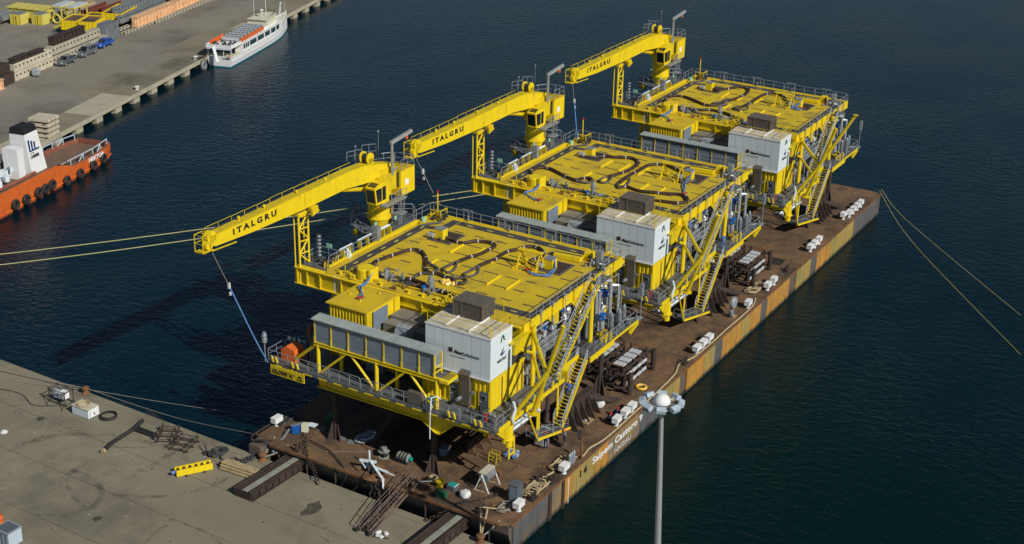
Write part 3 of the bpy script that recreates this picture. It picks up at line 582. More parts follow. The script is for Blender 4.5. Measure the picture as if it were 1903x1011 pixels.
for y in (5.6, 13.5, 20, 27): MB().box(3.7, 36.8, y-.15, y+.15, 11.6, 13.0).done('deck_girder', 'yellow', P)
MB().prism([(3.2, 12.8), (6.2, 12.8), (6.2, 10.8), (5.4, 10.9)], 1, 4.0, 4.3).done('leg_bracket', 'yellow', P)
MB().tube((6.4, 4.1, 12.9), (6.4, 4.1, 10.6), .5, 16).lathe([(.72, 0), (.72, .1)], (6.4, 4.1, 10.5), 16).lathe([(.72, 0), (.72, .1)], (6.4, 4.1, 12.6), 16).lathe([(.45, -.9), (.45, 0)], (6.4, 4.1, 10.5), 12).done('leg', 'yellowb', P)
MB().box(5.4, 5.6, 4.0, 4.3, 10.3, 12.6).done('leg_plate', 'yellowb', P)
# lower deck railings
railing(P, [(2.75, 35.2, 13.35), (2.75, 3.7, 13.35)], seg=4.6); railing(P, [(2.8, 3.65, 13.35), (17.4, 3.65, 13.35)]); railing(P, [(25.6, 3.65, 13.35), (36.9, 3.65, 13.35)]); railing(P, [(36.95, 3.7, 13.35), (36.95, 12, 13.35)]); railing(P, [(18.2, 5.25, 13.35), (24.0, 5.25, 13.35)], h=1.2)
for i, x in enumerate((7.2, 8.6, 10.4, 12.2, 14.6, 16.2)): MB().prism([(x, 13.3), (x+.2, 13.3), (x+.45, 14.2), (x+.3, 14.2)], 1, 3.3, 3.42).done('lug', 'yellowb', P)
for y in (9.2, 8.5, 5.8, 5.1, 30.3, 31.0, 33.4, 34.0): MB().prism([(y, 13.5), (y+.18, 13.5), (y+.4, 14.2), (y+.24, 14.2), (y+.1, 13.9)], 0, 2.3, 2.45).done('lug', 'yellowb', P)
# front truss and shed
for y in (28.3, 20.0, 11.8): MB().tube((3.6, y, 13.0), (3.6, y, 16.8), .23, 12).done('truss_column', 'yellowb', P)
for (a, b) in (((28.0, 13.3), (24.2, 16.7)), ((23.6, 16.7), (20.3, 13.3)), ((19.7, 13.3), (16.0, 16.7)), ((15.4, 16.7), (12.1, 13.1))):
    MB().tube((3.6, a[0], a[1]), (3.6, b[0], b[1]), .15, 10).done('truss_brace', 'yellowb', P)
for y in (26.0, 18.1, 13.9): MB().box(5.0, 5.3, y, y+.3, 13.3, 16.6).done('inner_column', 'yellowb', P)
MB().box(3.5, 3.7, 11.3, 28.8, 16.72, 17.02).done('shed_beam', 'yellow', P); MB().box(3.4, 3.85, 11.3, 28.8, 17.02, 17.1).box(3.4, 3.85, 11.3, 28.8, 16.66, 16.72).done('beam_flange', 'yellow', P)
MB().box(3.85, 5.4, 10.4, 28.8, 16.9, 17.1).done('shed_floor', 'grate', P)
MB().ob((3.7, 28.7, 16.6), (3.9, 32.2, 13.6), .36, .36).done('box_brace', 'yellow', P)
MB().box(3.35, 5.6, 10.2, 11.3, 16.75, 17.1).done('landing_beam', 'yellowb', P)
SH = pthing('cable_shed', 'long narrow grey-panelled shed with pale corrugated roof along the front of the {P} platform', 'shed', (4.4, 20.4, 17.1), 'grey panel sheds on the platforms')
pys = [28.7, 26.3, 23.6, 20.9, 18.2, 15.5, 13.8, 12.15]
pys = [28.7, 26.35, 23.9, 21.4, 18.95, 16.5, 14.15, 12.15]
for a, b in zip(pys[:-1], pys[1:]):
    MB().box(3.62, 3.70, b+.02, a-.02, 17.75, 19.85).done('panel', 'panel', SH); MB().box(3.60, 3.68, b+.02, a-.02, 17.12, 17.70).done('lower_panel', 'panel', SH)
for y in pys: MB().box(3.52, 3.64, y-.055, y+.055, 17.1, 19.9).done('post', 'yellow', SH); MB().box(3.46, 3.56, y-.09, y+.07, 17.1, 17.8).done('post_foot', 'yellowb', SH)
MB().box(3.5, 3.66, 12.1, 28.8, 19.8, 19.92).done('eave_rail', 'dark', SH)
rf = MB()
nn = int(17.1/.30)
for i in range(nn):
    y = 11.95+i*.30; rf._add([(3.35, y, 19.93), (5.15, y, 19.99), (5.15, y+.16, 19.99), (3.35, y+.16, 19.93), (3.35, y+.19, 20.05), (5.15, y+.19, 20.11), (5.15, y+.30, 20.11), (3.35, y+.30, 20.05)], [(0, 1, 2, 3), (3, 2, 5, 4), (4, 5, 6, 7)])
    if i < nn-1: rf._add([(3.35, y+.30, 20.05), (5.15, y+.30, 20.11), (5.15, y+.30, 19.99), (3.35, y+.30, 19.93)], [(0, 1, 2, 3)])
rf.box(3.4, 5.1, 11.95, 29.0, 19.86, 19.92).done('roof', 'roofc', SH)
MB().box(5.0, 5.1, 15.5, 28.7, 17.1, 19.86).done('back_panel', 'panel', SH); MB().box(3.6, 5.1, 28.62, 28.7, 17.1, 19.86).done('end_panel', 'panel', SH)
for x in (3.55, 4.95): MB().box(x-.08, x+.08, 12.0, 12.14, 17.1, 19.9).done('end_post', 'yellowb', SH)
for z in (17.6, 18.2, 19.85): MB().box(3.5, 5.0, 12.0, 12.1, z-.06, z+.06).done('end_rail', 'yellowb', SH)
# mid deck and wall behind the truss
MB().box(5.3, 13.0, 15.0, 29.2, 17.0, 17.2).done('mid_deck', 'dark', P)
MB().corr((8.0, 30.0, 13.3), (0, -1, 0), 14.0, 3.7, .62, .16, -1).done('front_wall', 'yellow', P)
MB().box(7.0, 7.9, 21.6, 24.0, 13.3, 15.6).done('switch_cabinet', 'pipe', P); MB().box(7.8, 7.95, 18.6, 19.6, 13.3, 15.8).done('door', 'dark', P); MB().box(6.8, 7.9, 25.5, 27.8, 13.3, 14.6).done('equipment_skid', 'dark', P)
MB().box(2.7, 3.3, 13.3, 15.2, 13.5, 14.9).done('louvre_box', 'mesh', P)
MB().torus((3.6, 12.7, 14.0), .4, .12, 14, 6, (1, 0, .3)).done('hose_reel', 'teal', P)
MB().tube((8.2, 30, 13.4), (8.2, 30, 17), .15, 8).done('pipe', 'pipe', P)
MB().path([(2.6, 11.9, 13.6), (2.3, 11.7, 15.2), (2.7, 11.2, 15.4), (3.0, 10.9, 15.0)], .08, 6).path([(2.3, 11.7, 15.2), (2.2, 11.8, 12.0), (2.2, 11.8, 10.1)], .07, 6).done('white_hose', 'white', P)
# ---- white enclosure on yellow plant room
W = pthing('generator_enclosure', 'white generator housing with black lettering, standing on the {P} platform\'s yellow plant room', 'housing', (8, 10.5, 17.25), 'white generator housings')
MB().box(5.75, 10.3, 6.22, 14.75, 17.3, 22.35).done('body', 'white', W)
MB().box(5.69, 5.75, 6.16, 14.8, 22.2, 22.42).box(5.69, 10.3, 6.16, 6.22, 22.2, 22.42).done('roof_trim', 'whitec', W)
MB().prism([(5.8, 22.36), (5.8, 22.42), (8.0, 22.56), (10.25, 22.42), (10.25, 22.36)], 1, 6.3, 14.7).done('roof', 'tanroof', W)
for y in (12.2, 9.2): MB().box(5.85, 10.2, y-.09, y+.09, 22.50, 22.66).done('lifting_bar', 'whitec', W)
for i in range(1, 7): MB().box(5.74, 5.75, 6.22+i*1.22, 6.24+i*1.22, 17.3, 22.2).done('panel_joint', 'lpipe', W)
MB().box(5.6, 5.7, 6.2, 14.8, 17.2, 17.32).done('base_trim', 'whitec', W)
MB().box(5.69, 5.74, 11.15, 11.6, 19.62, 20.12).done('logo_square', 'black', W); MB().box(5.68, 5.69, 11.15, 11.36, 19.88, 20.12).done('logo_corner', 'pipered', W)
text('maker_name', 'Aker', (5.72, 10.95, 19.55), (0, -1, 0), (0, 0, 1), 1.15, .42, 'black', W, ext=.015, bold=.025)
text('maker_name', 'Solutions', (5.72, 9.75, 19.54), (0, -1, 0), (0, 0, 1), 2.1, .43, 'gdoor', W, ext=.015)
MB().box(5.72, 5.74, 9.5, 11.5, 19.12, 19.18).done('strapline', 'gdoor', W)
text('engine_maker_name', 'WÄRTSILÄ', (7.1, 6.19, 18.85), (1, 0, 0), (0, 0, 1), 2.0, .42, 'black', W, ext=.015, bold=.01)
MB().prism([(8.0, 19.5), (8.35, 19.85), (8.5, 20.4), (8.15, 20.0), (7.75, 19.75)], 1, 6.18, 6.22).prism([(8.0, 19.5), (8.5, 19.62), (8.8, 19.9), (8.4, 19.75)], 1, 6.17, 6.18).done('engine_maker_logo', 'navy', W)
MB().path([(7.9, 6.19, 21.2), (8.0, 6.19, 21.75), (8.3, 6.19, 21.95), (8.5, 6.19, 21.7), (8.4, 6.19, 21.4)], .07, 5).path([(8.25, 6.19, 21.85), (8.6, 6.19, 21.3), (8.75, 6.19, 21.25)], .07, 5).done('emblem', 'green', W)
railing(W, [(5.85, 14.6, 22.45), (5.85, 6.3, 22.45), (10.2, 6.3, 22.45)], h=1.3, m='yellow', step=2.6, r=.04, seg=9); railing(W, [(10.2, 6.4, 22.45), (10.2, 8.6, 22.45)], h=1.3, m='yellow', r=.04)
B = pthing('exhaust_silencer_box', 'brown-grey louvred box on top of the white housing of the {P} platform', 'box', (9.9, 11, 22.5), 'louvred boxes on the white housings')
MB().box(8.7, 11.4, 9.2, 13.0, 22.6, 24.35).done('body', 'mesh', B); MB().box(8.62, 11.48, 9.12, 13.08, 24.35, 24.45).done('lid', 'mesh', B)
for y in (9.2, 11.9, 13.0): MB().box(8.62, 8.7, y-.08, y+.08, 22.6, 24.35).done('frame_post', 'mesh', B)
for i in range(9): MB().box(8.75+i*.3, 8.83+i*.3, 9.14, 9.2, 22.7, 24.25).done('louvre', 'mesh', B)
for i in range(6): MB().box(8.66, 8.7, 9.3, 11.8, 22.8+i*.25, 22.88+i*.25).done('louvre', 'mesh', B)
R_ = pthing('plant_room', 'yellow corrugated plant room with slate-grey doors below the white housing on the {P} platform', 'container', (9, 10, 13.3), 'yellow plant rooms')
MB().box(6.0, 13.2, 6.3, 15.4, 13.3, 17.15).done('body', 'yellow', R_)
MB().corr((5.98, 8.5, 13.5), (0, -1, 0), 2.2, 3.5, .46, .14, 1).corr((5.98, 12.6, 13.5), (0, -1, 0), 2.6, 3.5, .46, .14, 1).corr((5.98, 15.4, 13.5), (0, -1, 0), 2.6, 3.5, .46, .14, 1).done('front_wall', 'yellowb', R_)
c_ = MB().corr((6.2, 6.28, 13.5), (1, 0, 0), 6.9, 3.5, .7, .05, 1).done('side_wall', 'yellowb', R_)
MB().box(5.78, 6.0, 6.2, 6.36, 13.3, 17.2).box(5.78, 6.0, 6.2, 15.4, 17.0, 17.2).box(5.78, 13.2, 6.2, 6.3, 17.0, 17.2).box(5.78, 6.0, 6.2, 15.4, 13.3, 13.5).done('frame', 'yellowb', R_)
for y0, lab in ((6.42, 0), (10.3, 1)):
    d = MB().box(5.76, 5.80, y0, y0+1.2, 13.4, 15.75).done('door', 'gdoor', R_); MB().box(5.72, 5.76, y0+.3, y0+.85, 14.75, 15.35).done('window_frame', 'steel', d); MB().box(5.69, 5.72, y0+.4, y0+.75, 14.85, 15.25).done('pane', 'glass', d); MB().tube((5.70, y0+1.08, 14.5), (5.70, y0+.95, 14.5), .04, 6).done('handle', 'white', d)
    MB().box(5.74, 5.79, y0-.09, y0, 13.4, 15.9).box(5.74, 5.79, y0+1.2, y0+1.29, 13.4, 15.9).done('door_frame', 'yellowb', R_)
MB().prism([(5.95, 13.4), (5.45, 13.6), (5.45, 16.6), (5.35, 17.4), (5.72, 17.9), (5.95, 17.9)], 1, 8.75, 9.9).done('air_duct', 'mesh', R_)
for (y, z) in ((9.9, 14.4), (8.35, 15.4)): MB().tube((5.6, y, z), (4.75 if y > 9 else 5.5, y, z), .22, 10).done('bulkhead_lamp', 'steel', R_)
for i in range(4): MB().tube((5.2, 10.4+i*.45, 16.5), (5.7, 10.4+i*.45, 16.4), .25, 10).done('flood_lamp', 'steel', R_)
for x in (8.2, 11.6, 12.6): MB().tube((x, 6.12, 13.5), (x, 6.12, 16.9), .05, 5).done('conduit', 'rusto', R_)
# ---- ribbed equipment container
K = pthing('ribbed_container', 'yellow ribbed equipment container with grey end panel behind the shed of the {P} platform', 'container', (9.2, 26, 17.2), 'yellow ribbed containers')
MB().box(6.5, 12.2, 23.35, 28.7, 17.25, 20.95).done('body', 'yellow', K)
MB().corr((6.48, 28.7, 17.3), (0, -1, 0), 5.35, 3.5, .42, .22, 1).done('front_wall', 'yellowb', K)
MB().box(6.1, 12.3, 23.1, 29.0, 20.95, 21.1).done('roof', 'ydeck', K)
MB().box(6.22, 6.5, 23.14, 23.5, 17.25, 20.95).done('corner_post', 'yellowb', K); MB().box(7.6, 12.2, 23.2, 23.35, 17.25, 20.95).done('end_wall', 'yellowb', K)
MB().box(7.4, 10.2, 23.08, 23.2, 18.2, 20.7).done('end_panel', 'panel', K); MB().box(11.4, 12.4, 22.9, 23.2, 17.2, 21.0).done('end_post', 'yellowb', K)
for (x, y) in ((7.6, 25.2), (8.6, 27.4), (10.6, 24.6), (10.2, 26.8)): MB().lathe([(.6, 0), (.6, .006)], (x, y, 21.1), 16).done('worn_patch', 'ydeck', K); MB().lathe([(.12, 0), (.12, .2)], (x+.8, y+.5, 21.1), 6).done('lifting_lug', 'yellowb', K)
# ducts, arch duct and caged ladder between container and housing
MB().box(8.6, 10.2, 16.2, 22.6, 17.25, 19.1).box(10.3, 12.6, 16.0, 22.8, 17.25, 19.4).done('air_duct', 'duct', P)
for y in (18, 20.2): MB().box(8.55, 12.6, y, y+.08, 19.4, 19.46).done('duct_flange', 'dark', P)
arc = [(6.6+1.3-1.3*cos(a), 17.3+2.7*sin(a)) for a in [pi*i/10 for i in range(11)]]
MB().prism(arc, 1, 18.3, 19.9).done('arched_duct', 'lpipe', P)
for i in range(8): MB().tube((5.6+rr.random()*2, 15.4+rr.random()*5.5, 17.3), (6+rr.random()*3, 15.4+rr.random()*6, 17.6+rr.random()), .12, 7).done('exhaust_pipe', 'pipe' if i % 2 else 'dark', P)
cluster2 = MB()
ladder(P, (11.2, 15.6, 17.2), (11.2, 15.6, 22.3), (-.5, .9, 0), 'yellow', .6)
railing(P, [(10.4, 15.2, 22.2), (12.9, 15.2, 22.2), (13.1, 9, 22.2)], m='yellow', h=1.3, r=.04); MB().box(10.3, 13.0, 13.2, 15.3, 22.0, 22.2).done('landing', 'panel', P)
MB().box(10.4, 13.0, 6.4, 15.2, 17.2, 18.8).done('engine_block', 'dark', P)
for z in (18.6, 19.6): MB().box(12.75, 12.95, 13, 31, z, z+.12).done('wall_rail', 'yellow', P)
MB().box(13.0, 13.1, 14.5, 33.5, 13.3, 18.9).done('engine_hall_wall', 'yellow', P)
# ---- main columns
for (x, y, r, z0) in ((14.2, 5.7, .3, 10.0), (28.0, 5.6, .3, 13.3), (36.2, 8, .28, 13.3), (14.0, 33.9, .3, 10.0), (28, 33.8, .4, 11.5), (36.2, 33.5, .4, 11.5), (22, 14, .4, 11.5), (22, 26, .4, 11.5)):
    MB().tube((x, y, z0), (x, y, RZ-.25), r, 14).done('column', 'yellowb', P)
MB().box(10.4, 14.6, 5.9, 6.3, 18.6, 20.3).done('haunch_beam', 'yellow', P); MB().box(9.5, 14.7, 5.7, 6.5, 20.3, 20.38).done('haunch_flange', 'yellow', P)
MB().tube((24.6, 33.9, 12), (19, 33.9, 20.6), .22, 8).done('brace', 'yellow', P)
# ---- folded tripod of tubes on the near corner
KP = (7.8, .3, 19.05)
tu1 = MB().tube((6.2, 4.1, 12.7), KP, .25, 12).done('folded_brace', 'yellow', P)
MB().tube((8.35, 2.2, 13.4), (7.45, -1.75, 25.4), .25, 12).lathe([(.6, 0), (.6, .14)], (8.35, 2.2, 13.3), 12).done('folded_brace', 'yellow', P)
MB().tube(KP, (13.7, 5.5, 20.3), .25, 12).done('folded_brace', 'yellow', P)
MB().tube((8.1, 1.0, 17.0), (13.9, 5.6, 17.6), .18, 10).done('folded_brace', 'yellow', P)
MB().tube((14.1, 5.5, 17.5), (11.0, 6.1, 19.2), .2, 8).done('folded_brace', 'yellow', P)
MB().path(smooth([(5.9, 3.3, 15.6), (6.0, 3.1, 14.6), (5.6, 3.2, 13.6), (6.1, 3.3, 12.8)], 4), .16, 6).done('white_rope', 'white', P)
cluster_near = [(4.2, 4.6)]
for i in range(5): MB().lathe([(.13, 0), (.13, .8), (.2, .85), (.2, 1.1)], (3.3+rr.random()*.9, 4.0+rr.random()*1.6, 13.35), 8).done('gas_bottle', ('steel', 'pipe', 'red')[i % 3], P)
# ---- starboard process area under the roof
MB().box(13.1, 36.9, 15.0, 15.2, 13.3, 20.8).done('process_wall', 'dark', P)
for x in (16.2, 19.0, 21.8, 24.6, 30.4, 32.6, 34.6):
    for j in range(2):
        y = 7.6+j*2.6+rr.uniform(-.3, .3); h = rr.uniform(3.6, 5.0)
        MB().lathe([(.5, 0), (.5, h*.5), (.34, h*.55), (.34, h*.85), (.55, h*.87), (.55, h*.9), (.2, h)], (x+rr.uniform(-.3, .3), y, 13.3), 12).done('pump', 'lpipe' if rr.random() < .5 else 'pipe', P)
for x, y, z in ((17.6, 7.7, 18.4), (19.8, 7.5, 18.3), (20.4, 8.1, 18.2), (22.4, 7.6, 18.3), (24.9, 7.8, 18.6), (32.4, 6.9, 18.0), (33.6, 6.6, 17.6), (18.4, 9.8, 18.2), (31.4, 5.8, 15.4)):
    o = MB().lathe([(.32, -1.6), (.32, -.3), (.42, -.25), (.42, 0)], (x, y, z), 10).done('valve', 'lpipe', P)
    q = MB().torus((x, y, z+.25), .48, .09, 14, 6).lathe([(.2, 0), (.2, .35)], (x, y, z), 8)
    for a in (0, pi/2): q.tube((x-.45*cos(a), y-.45*sin(a), z+.25), (x+.45*cos(a), y+.45*sin(a), z+.25), .06, 5)
    q.rb((x, y, z-.15), .8, .7, .5, .3); q.done('actuator', 'blue', o)
for i in range(26):
    x0 = 14+rr.random()*21; y = 6.4+rr.random()*7; z = 13.6+rr.random()*5.6; t = rr.random()
    if t < .4: pts = [(x0, y, z), (min(x0+rr.uniform(2, 8), 36.5), y, z)]
    elif t < .7: pts = [(x0, y, 13.4), (x0, y, z+.6), (x0+rr.uniform(.8, 2), y, z+.6), (x0+2, y, 13.4)]
    else: pts = [(x0, y, z), (x0, min(y+4, 14.8), z), (x0, min(y+4, 14.8), 13.4)]
    MB().path(smooth(pts, 3) if t >= .4 else pts, rr.choice((.10, .14, .2, .26)), 7).done('pipe', rr.choice(('pipe', 'lpipe', 'steel', 'dark', 'pipe')), P)
for i in range(70):
    x0 = 14+rr.random()*22; y = 5.6+rr.random()*6; z = 13.5+rr.random()*6.2; r_ = rr.choice((.05, .06, .08, .1)); k_ = rr.random(); m_ = rr.choice(('lpipe', 'steel', 'pipe', 'lpipe', 'dark', 'rusto'))
    if k_ < .45: pts = [(x0, y, 13.35), (x0, y, z)]
    elif k_ < .8: pts = [(x0, y, z), (min(x0+rr.uniform(1, 4), 36.8), y, z), (min(x0+rr.uniform(1, 4), 36.8), y, max(13.4, z-rr.uniform(1, 3)))]
    else: pts = [(x0, y, z), (x0, y+rr.uniform(1, 3), z)]
    MB().path(pts, r_, 5).done('small_pipe', m_, P)
for i in range(8):
    x = 15+i*2.6; o = cluster(x, 7.2+(i % 3)*1.2, 'process_fittings', 14, 1.3, ('steel', 'lpipe', 'dark', 'white')[i % 4], 13.4+(i % 2)*1.7)
for i in range(5): cluster(13.2+i*1.1, 6.9, 'rack_fittings', 10, .6, ('rusto', 'lpipe', 'steel')[i % 3], 13.8+i*.9)
for z in (14.6, 15.9, 17.2): MB().tube((13.4, 6.5, z), (20, 6.5, z), .06, 5).tube((13.4, 7.4, z+.2), (20, 7.4, z+.2), .06, 5).done('pipe_rack_run', 'rusto', P)
# tall bent pipes at the aft starboard end
for (x, y, h, r) in ((33.0, 5.6, 19.8, .24), (34.4, 5.2, 18.8, .2), (31.2, 6.2, 19.0, .17)):
    MB().path(smooth([(x, y, 13.4), (x, y, h-.6), (x-.2, y+.1, h-.1), (x-.8, y+.6, h), (x-2.2, y+1.6, h), (x-2.4, y+1.8, h-.5), (x-2.4, y+1.8, 15)], 3), r, 8).done('bent_pipe', 'lpipe', P)
for (x, y) in ((33.8, 4.6), (32.2, 4.9), (35.4, 4.8)): MB().lathe([(.3, 0), (.3, 2.0), (.2, 2.3), (.1, 2.5)], (x, y, 13.35), 12).done('filter_vessel', 'pipe', P)
# grey access platform with bright railing
MB().box(15.4, 22.4, 5.6, 8.4, 16.5, 16.7).done('access_platform', 'steel', P); railing(P, [(15.4, 8.3, 16.7), (15.4, 5.6, 16.7), (22.4, 5.6, 16.7)], m='lpipe', r=.06, h=1.5)
for i in range(14): x = 10.5+rr.random()*5; z = 13.5+rr.random()*5.4; y = 6.6+rr.random()*2; MB().rb((x+3.2, y, z), rr.uniform(.4, 1.6), .5, rr.uniform(.2, .6), rr.uniform(-.2, .2)).done('equipment_rack', rr.choice(('lpipe', 'rusto', 'steel', 'dark')), P)
for x in (20.5, 23.5, 26.0, 29.5): MB().box(x, x+1.8, 5.8, 7.4, 13.31, 13.4).done('floor_plate', 'dark', P)
# equipment lining the starboard edge of the lower deck
cluster(29.6, 4.4, 'deck_edge_fittings', 16, .9, 'yellow', 13.3); cluster(35.2, 4.6, 'deck_edge_fittings', 12, 1.0, 'pipe', 13.3); cluster(14.5, 4.6, 'deck_edge_fittings', 10, .8, 'steel', 13.3); cluster(5, 7.2, 'deck_edge_fittings', 9, .7, 'dark', 13.3)
MB().ob((35.2, 3.8, 12.0), (37.6, 3.8, 12.7), .3, .3).done('aft_bracket', 'yellow', P)
MB().box(37, 38.4, 3.5, 4.2, 13.1, 13.25).tube((38.2, 3.8, 13.2), (38.2, 3.8, 16.4), .07, 6).box(37.95, 38.45, 3.6, 4.0, 16.2, 17.8).done('flood_lamp_post', 'steel', P)
# ---- stairs
stair(P, (28.7, 20.9), (16.9, 13.1), (5.0, 4.0), 1.25, n=26); stair(P, (24.2, 13.05), (19.2, 5.95), (3.9, 4.3), 1.25, n=20)
MB().box(28.6, 31.6, 4.95, 6.25, 20.75, 20.9).done('stair_landing', 'grate', P)
LD = MB().prism([(15.2, 5.4), (19.9, 3.6), (19.9, 5.2), (18.6, 6.6), (15.2, 7.0)], 2, 5.7, 5.85).done('stair_landing', 'grate', P)
MB().prism([(15.2, 5.3), (19.9, 3.5), (20.0, 3.6), (15.3, 5.5)], 2, 5.6, 5.86).done('landing_beam', 'yellowb', P)
railing(P, [(15.2, 5.4, 5.85), (19.6, 3.7, 5.85)], seg=3, step=.9); railing(P, [(15.2, 5.5, 5.85), (15.2, 7.0, 5.85)])
for (x, y) in ((17.2, 6.4), (19.8, 5.4), (15.4, 5.6)): MB().tube((x, y, 5.5), (x, y, 13.0), .14, 8).done('hanger', 'yellowb', P)
MB().tube((15.3, 5.5, 5.9), (11.5, 5.0, 12.0), .12, 8).done('hanger_brace', 'yellowb', P)
MB().box(7.5, 15.2, 5.2, 7.0, 9.6, 9.75).done('lower_walkway', 'grate', P)
for y in (5.4, 5.9): MB().tube((7.2, y, 10.0), (15.5, y, 9.6), .2, 10).done('caisson_pipe', 'white', P)
railing(P, [(9, 5.1, 9.75), (14.5, 5.1, 9.75)], h=1.2)
# port front stair platform beside the crane rest
MB().box(13.6, 17.0, 34.9, 38.4, 20.9, 21.05).done('port_landing', 'grate', P); railing(P, [(16.9, 35.4, 21.05), (16.9, 38.3, 21.05), (14.0, 38.3, 21.05)])
MB().tube((15.6, 37.6, 21), (15.6, 37.6, 24.6), .04, 5).tube((16.0, 37.2, 21), (16.0, 37.2, 24.4), .04, 5).done('antenna', 'dark', P)
for i in range(6): MB().lathe([(.2, 0), (.26, .1), (.2, .25)], (15.8, 37.4, 21.6+i*.5), 8).done('insulator', 'steel', P)
MB().rb((17.0, 36.8, 22.7), .08, .8, .5).done('safety_sign', 'signg', P)
for i in range(6): MB().prism([(14+i*.55, 21), (14.14+i*.55, 21), (14.3+i*.55, 21.8), (14.2+i*.55, 21.8)], 1, 35.3, 35.4).done('lug', 'yellowb', P)
cluster(15.5, 36.3, 'winch_gear', 18, 1.2, 'dark'); cluster(18.5, 35.2, 'pipe_supports', 10, .4, 'white')
for x0, x1 in ((17.6, 20.2), (21.4, 24.2), (24.8, 28.2)): MB().tube((x0, 35.7, RZ+1.0), (x1, 35.7, RZ+1.0), .16, 8).done('pipe', 'white', P)
for x in (18, 19.4, 21.6, 23.2, 25, 26.6, 28): MB().box(x-.07, x+.07, 35.3, 35.9, RZ, RZ+1.0).box(x-.07, x+.07, 35.25, 35.4, RZ-.1, RZ+.7).done('pipe_support', 'yellow', P)
MB().path([(13.0, 32.9, RZ-.1), (13.0, 32.9, RZ-2.4), (12.9, 32.6, RZ-3.6), (12.9, 32.2, RZ-4.0)], .14, 6).path([(12.9, 32.3, RZ-.1), (12.9, 32.3, RZ-2.0), (12.9, 31.9, RZ-3.6)], .1, 6).done('white_downpipe', 'white', P)
for s_ in (0,): MB().box(24.5, 24.9, 34.9, 35.8, RZ, RZ+2.0).box(25.1, 25.4, 35.0, 35.7, RZ, RZ+1.9).done('junction_cabinet', 'steel', P)
# crane deck
MB().prism([(24.9, 35.2), (33.6, 34.9), (35.6, 37.0), (34.0, 39.2), (31.2, 41.6), (29.4, 42.4), (27.6, 41.4), (26.2, 38.8)], 2, 20.9, 21.1).done('crane_deck', 'grate', P)
railing(P, [(35.6, 37.0, 21.1), (34.0, 39.2, 21.1), (31.2, 41.6, 21.1), (29.4, 42.4, 21.1), (27.6, 41.4, 21.1), (26.2, 38.8, 21.1), (25.0, 35.4, 21.1)]); railing(P, [(33.6, 35.1, 21.1), (35.5, 36.9, 21.1)])
for i in range(4): MB().box(26.6+i*.8, 27.0+i*.8, 39.6+i*.6, 40.4+i*.6, 20.2, 20.9).done('deck_bracket', 'yellow', P)
for x, y, s in ((26.2, 36.4, 0), (29.5, 35.6, 1)): MB().rb((x, y, 22.7), .4, .08, .5).done('safety_sign', 'signg', P)
# jib rest lattice tower
for x in (12.95, 14.75):
    for y in (38.2, 38.9): MB().tube((x, y, 18.9), (x, y, 27.7), .14 if y < 38.5 else .09, 8).done('rest_column', 'yellowb', P)
zz = [21, 22.6, 24.2, 25.8, 27.4]
for i in range(4):
    a, b = (12.95, 14.75) if i % 2 else (14.75, 12.95)
    MB().tube((a, 38.2, zz[i]), (b, 38.2, zz[i+1]), .11, 6).tube((12.95, 38.2, zz[i+1]), (14.75, 38.2, zz[i+1]-.15), .09, 6).done('rest_lacing', 'yellowb', P)
MB().box(12.7, 15.0, 37.9, 39.2, 27.6, 27.9).done('rest_head', 'yellowb', P); MB().box(14.2, 15.4, 37.0, 37.6, 27.9, 28.5).prism([(14.0, 27.5), (15.4, 27.9), (14.9, 28.5), (14.0, 28.4)], 1, 36.8, 37.1).done('rest_clamp', 'yellow', P)
# port side small platform at the front end of the lower deck
MB().box(2.7, 6.0, 29.0, 35.3, 13.0, 13.28).done('port_wing_deck', 'grate', P); railing(P, [(2.8, 35.25, 13.35), (6, 35.25, 13.35)]); railing(P, [(6, 35.2, 13.35), (6, 29.4, 13.35)])
MB().box(5.6, 5.9, 31.2, 31.6, 13.3, 17.6).done('call_box', 'dark', P); MB().rb((5.7, 31.1, 17.2), .3, .3, .9).done('beacon', 'pipered', P); MB().rb((5.8, 30.2, 17.2), .06, .6, .5).done('safety_sign', 'signg', P)
ladder(P, (5.3, 30.6, 13.3), (5.3, 30.6, 16), (-1, 0, 0), 'steel', .5, False)
MB().tube((2.6, 35.5, 13), (2.6, 35.5, 16.4), .07, 6).lathe([(.3, 0), (.34, .5), (.2, .6), (.34, .8), (.2, 1.3)], (2.6, 35.5, 15.6), 10).done('flood_lamp_post', 'steel', P)
for i in range(6): MB().rb((6.05, 34.6-i*.75, 15.0+i*.02), .05, .45, .4).done('safety_sign', 'signg' if i % 2 else 'white', P)
# ---- pedestal crane
CR = pthing('pedestal_crane', 'yellow pedestal crane with ITALGRU lettering on its long boom, on the {P} platform', 'crane', (29.3, 38.1, 21.1), 'yellow pedestal cranes')
MB().lathe([(1.08, 0), (1.08, .3), (1.5, 1.25), (1.62, 1.3), (1.62, 1.5), (1.45, 1.55), (1.38, 4.3), (1.6, 4.5), (1.6, 5.0)], (29.3, 38.1, 21.1), 28).done('pedestal', 'yellowb', CR, smooth=True)
bo = MB(); 
for i in range(24): a = i*pi/12; bo.lathe([(.05, 0), (.05, .1)], (29.3+1.54*cos(a), 38.1+1.54*sin(a), 22.6), 5)
bo.done('bolt_ring', 'yellow', CR)['kind'] = 'stuff'
MB().prism([(27.6, 36.6), (31.3, 36.6), (31.3, 39.6), (27.6, 39.6)], 2, 26.1, 28.4).done('slewing_frame', 'yellow', CR); MB().prism([(28.6, 37.3), (31.35, 37.0), (31.35, 40.5), (29.4, 39.6)], 2, 28.4, 29.1).done('slewing_head', 'yellow', CR)
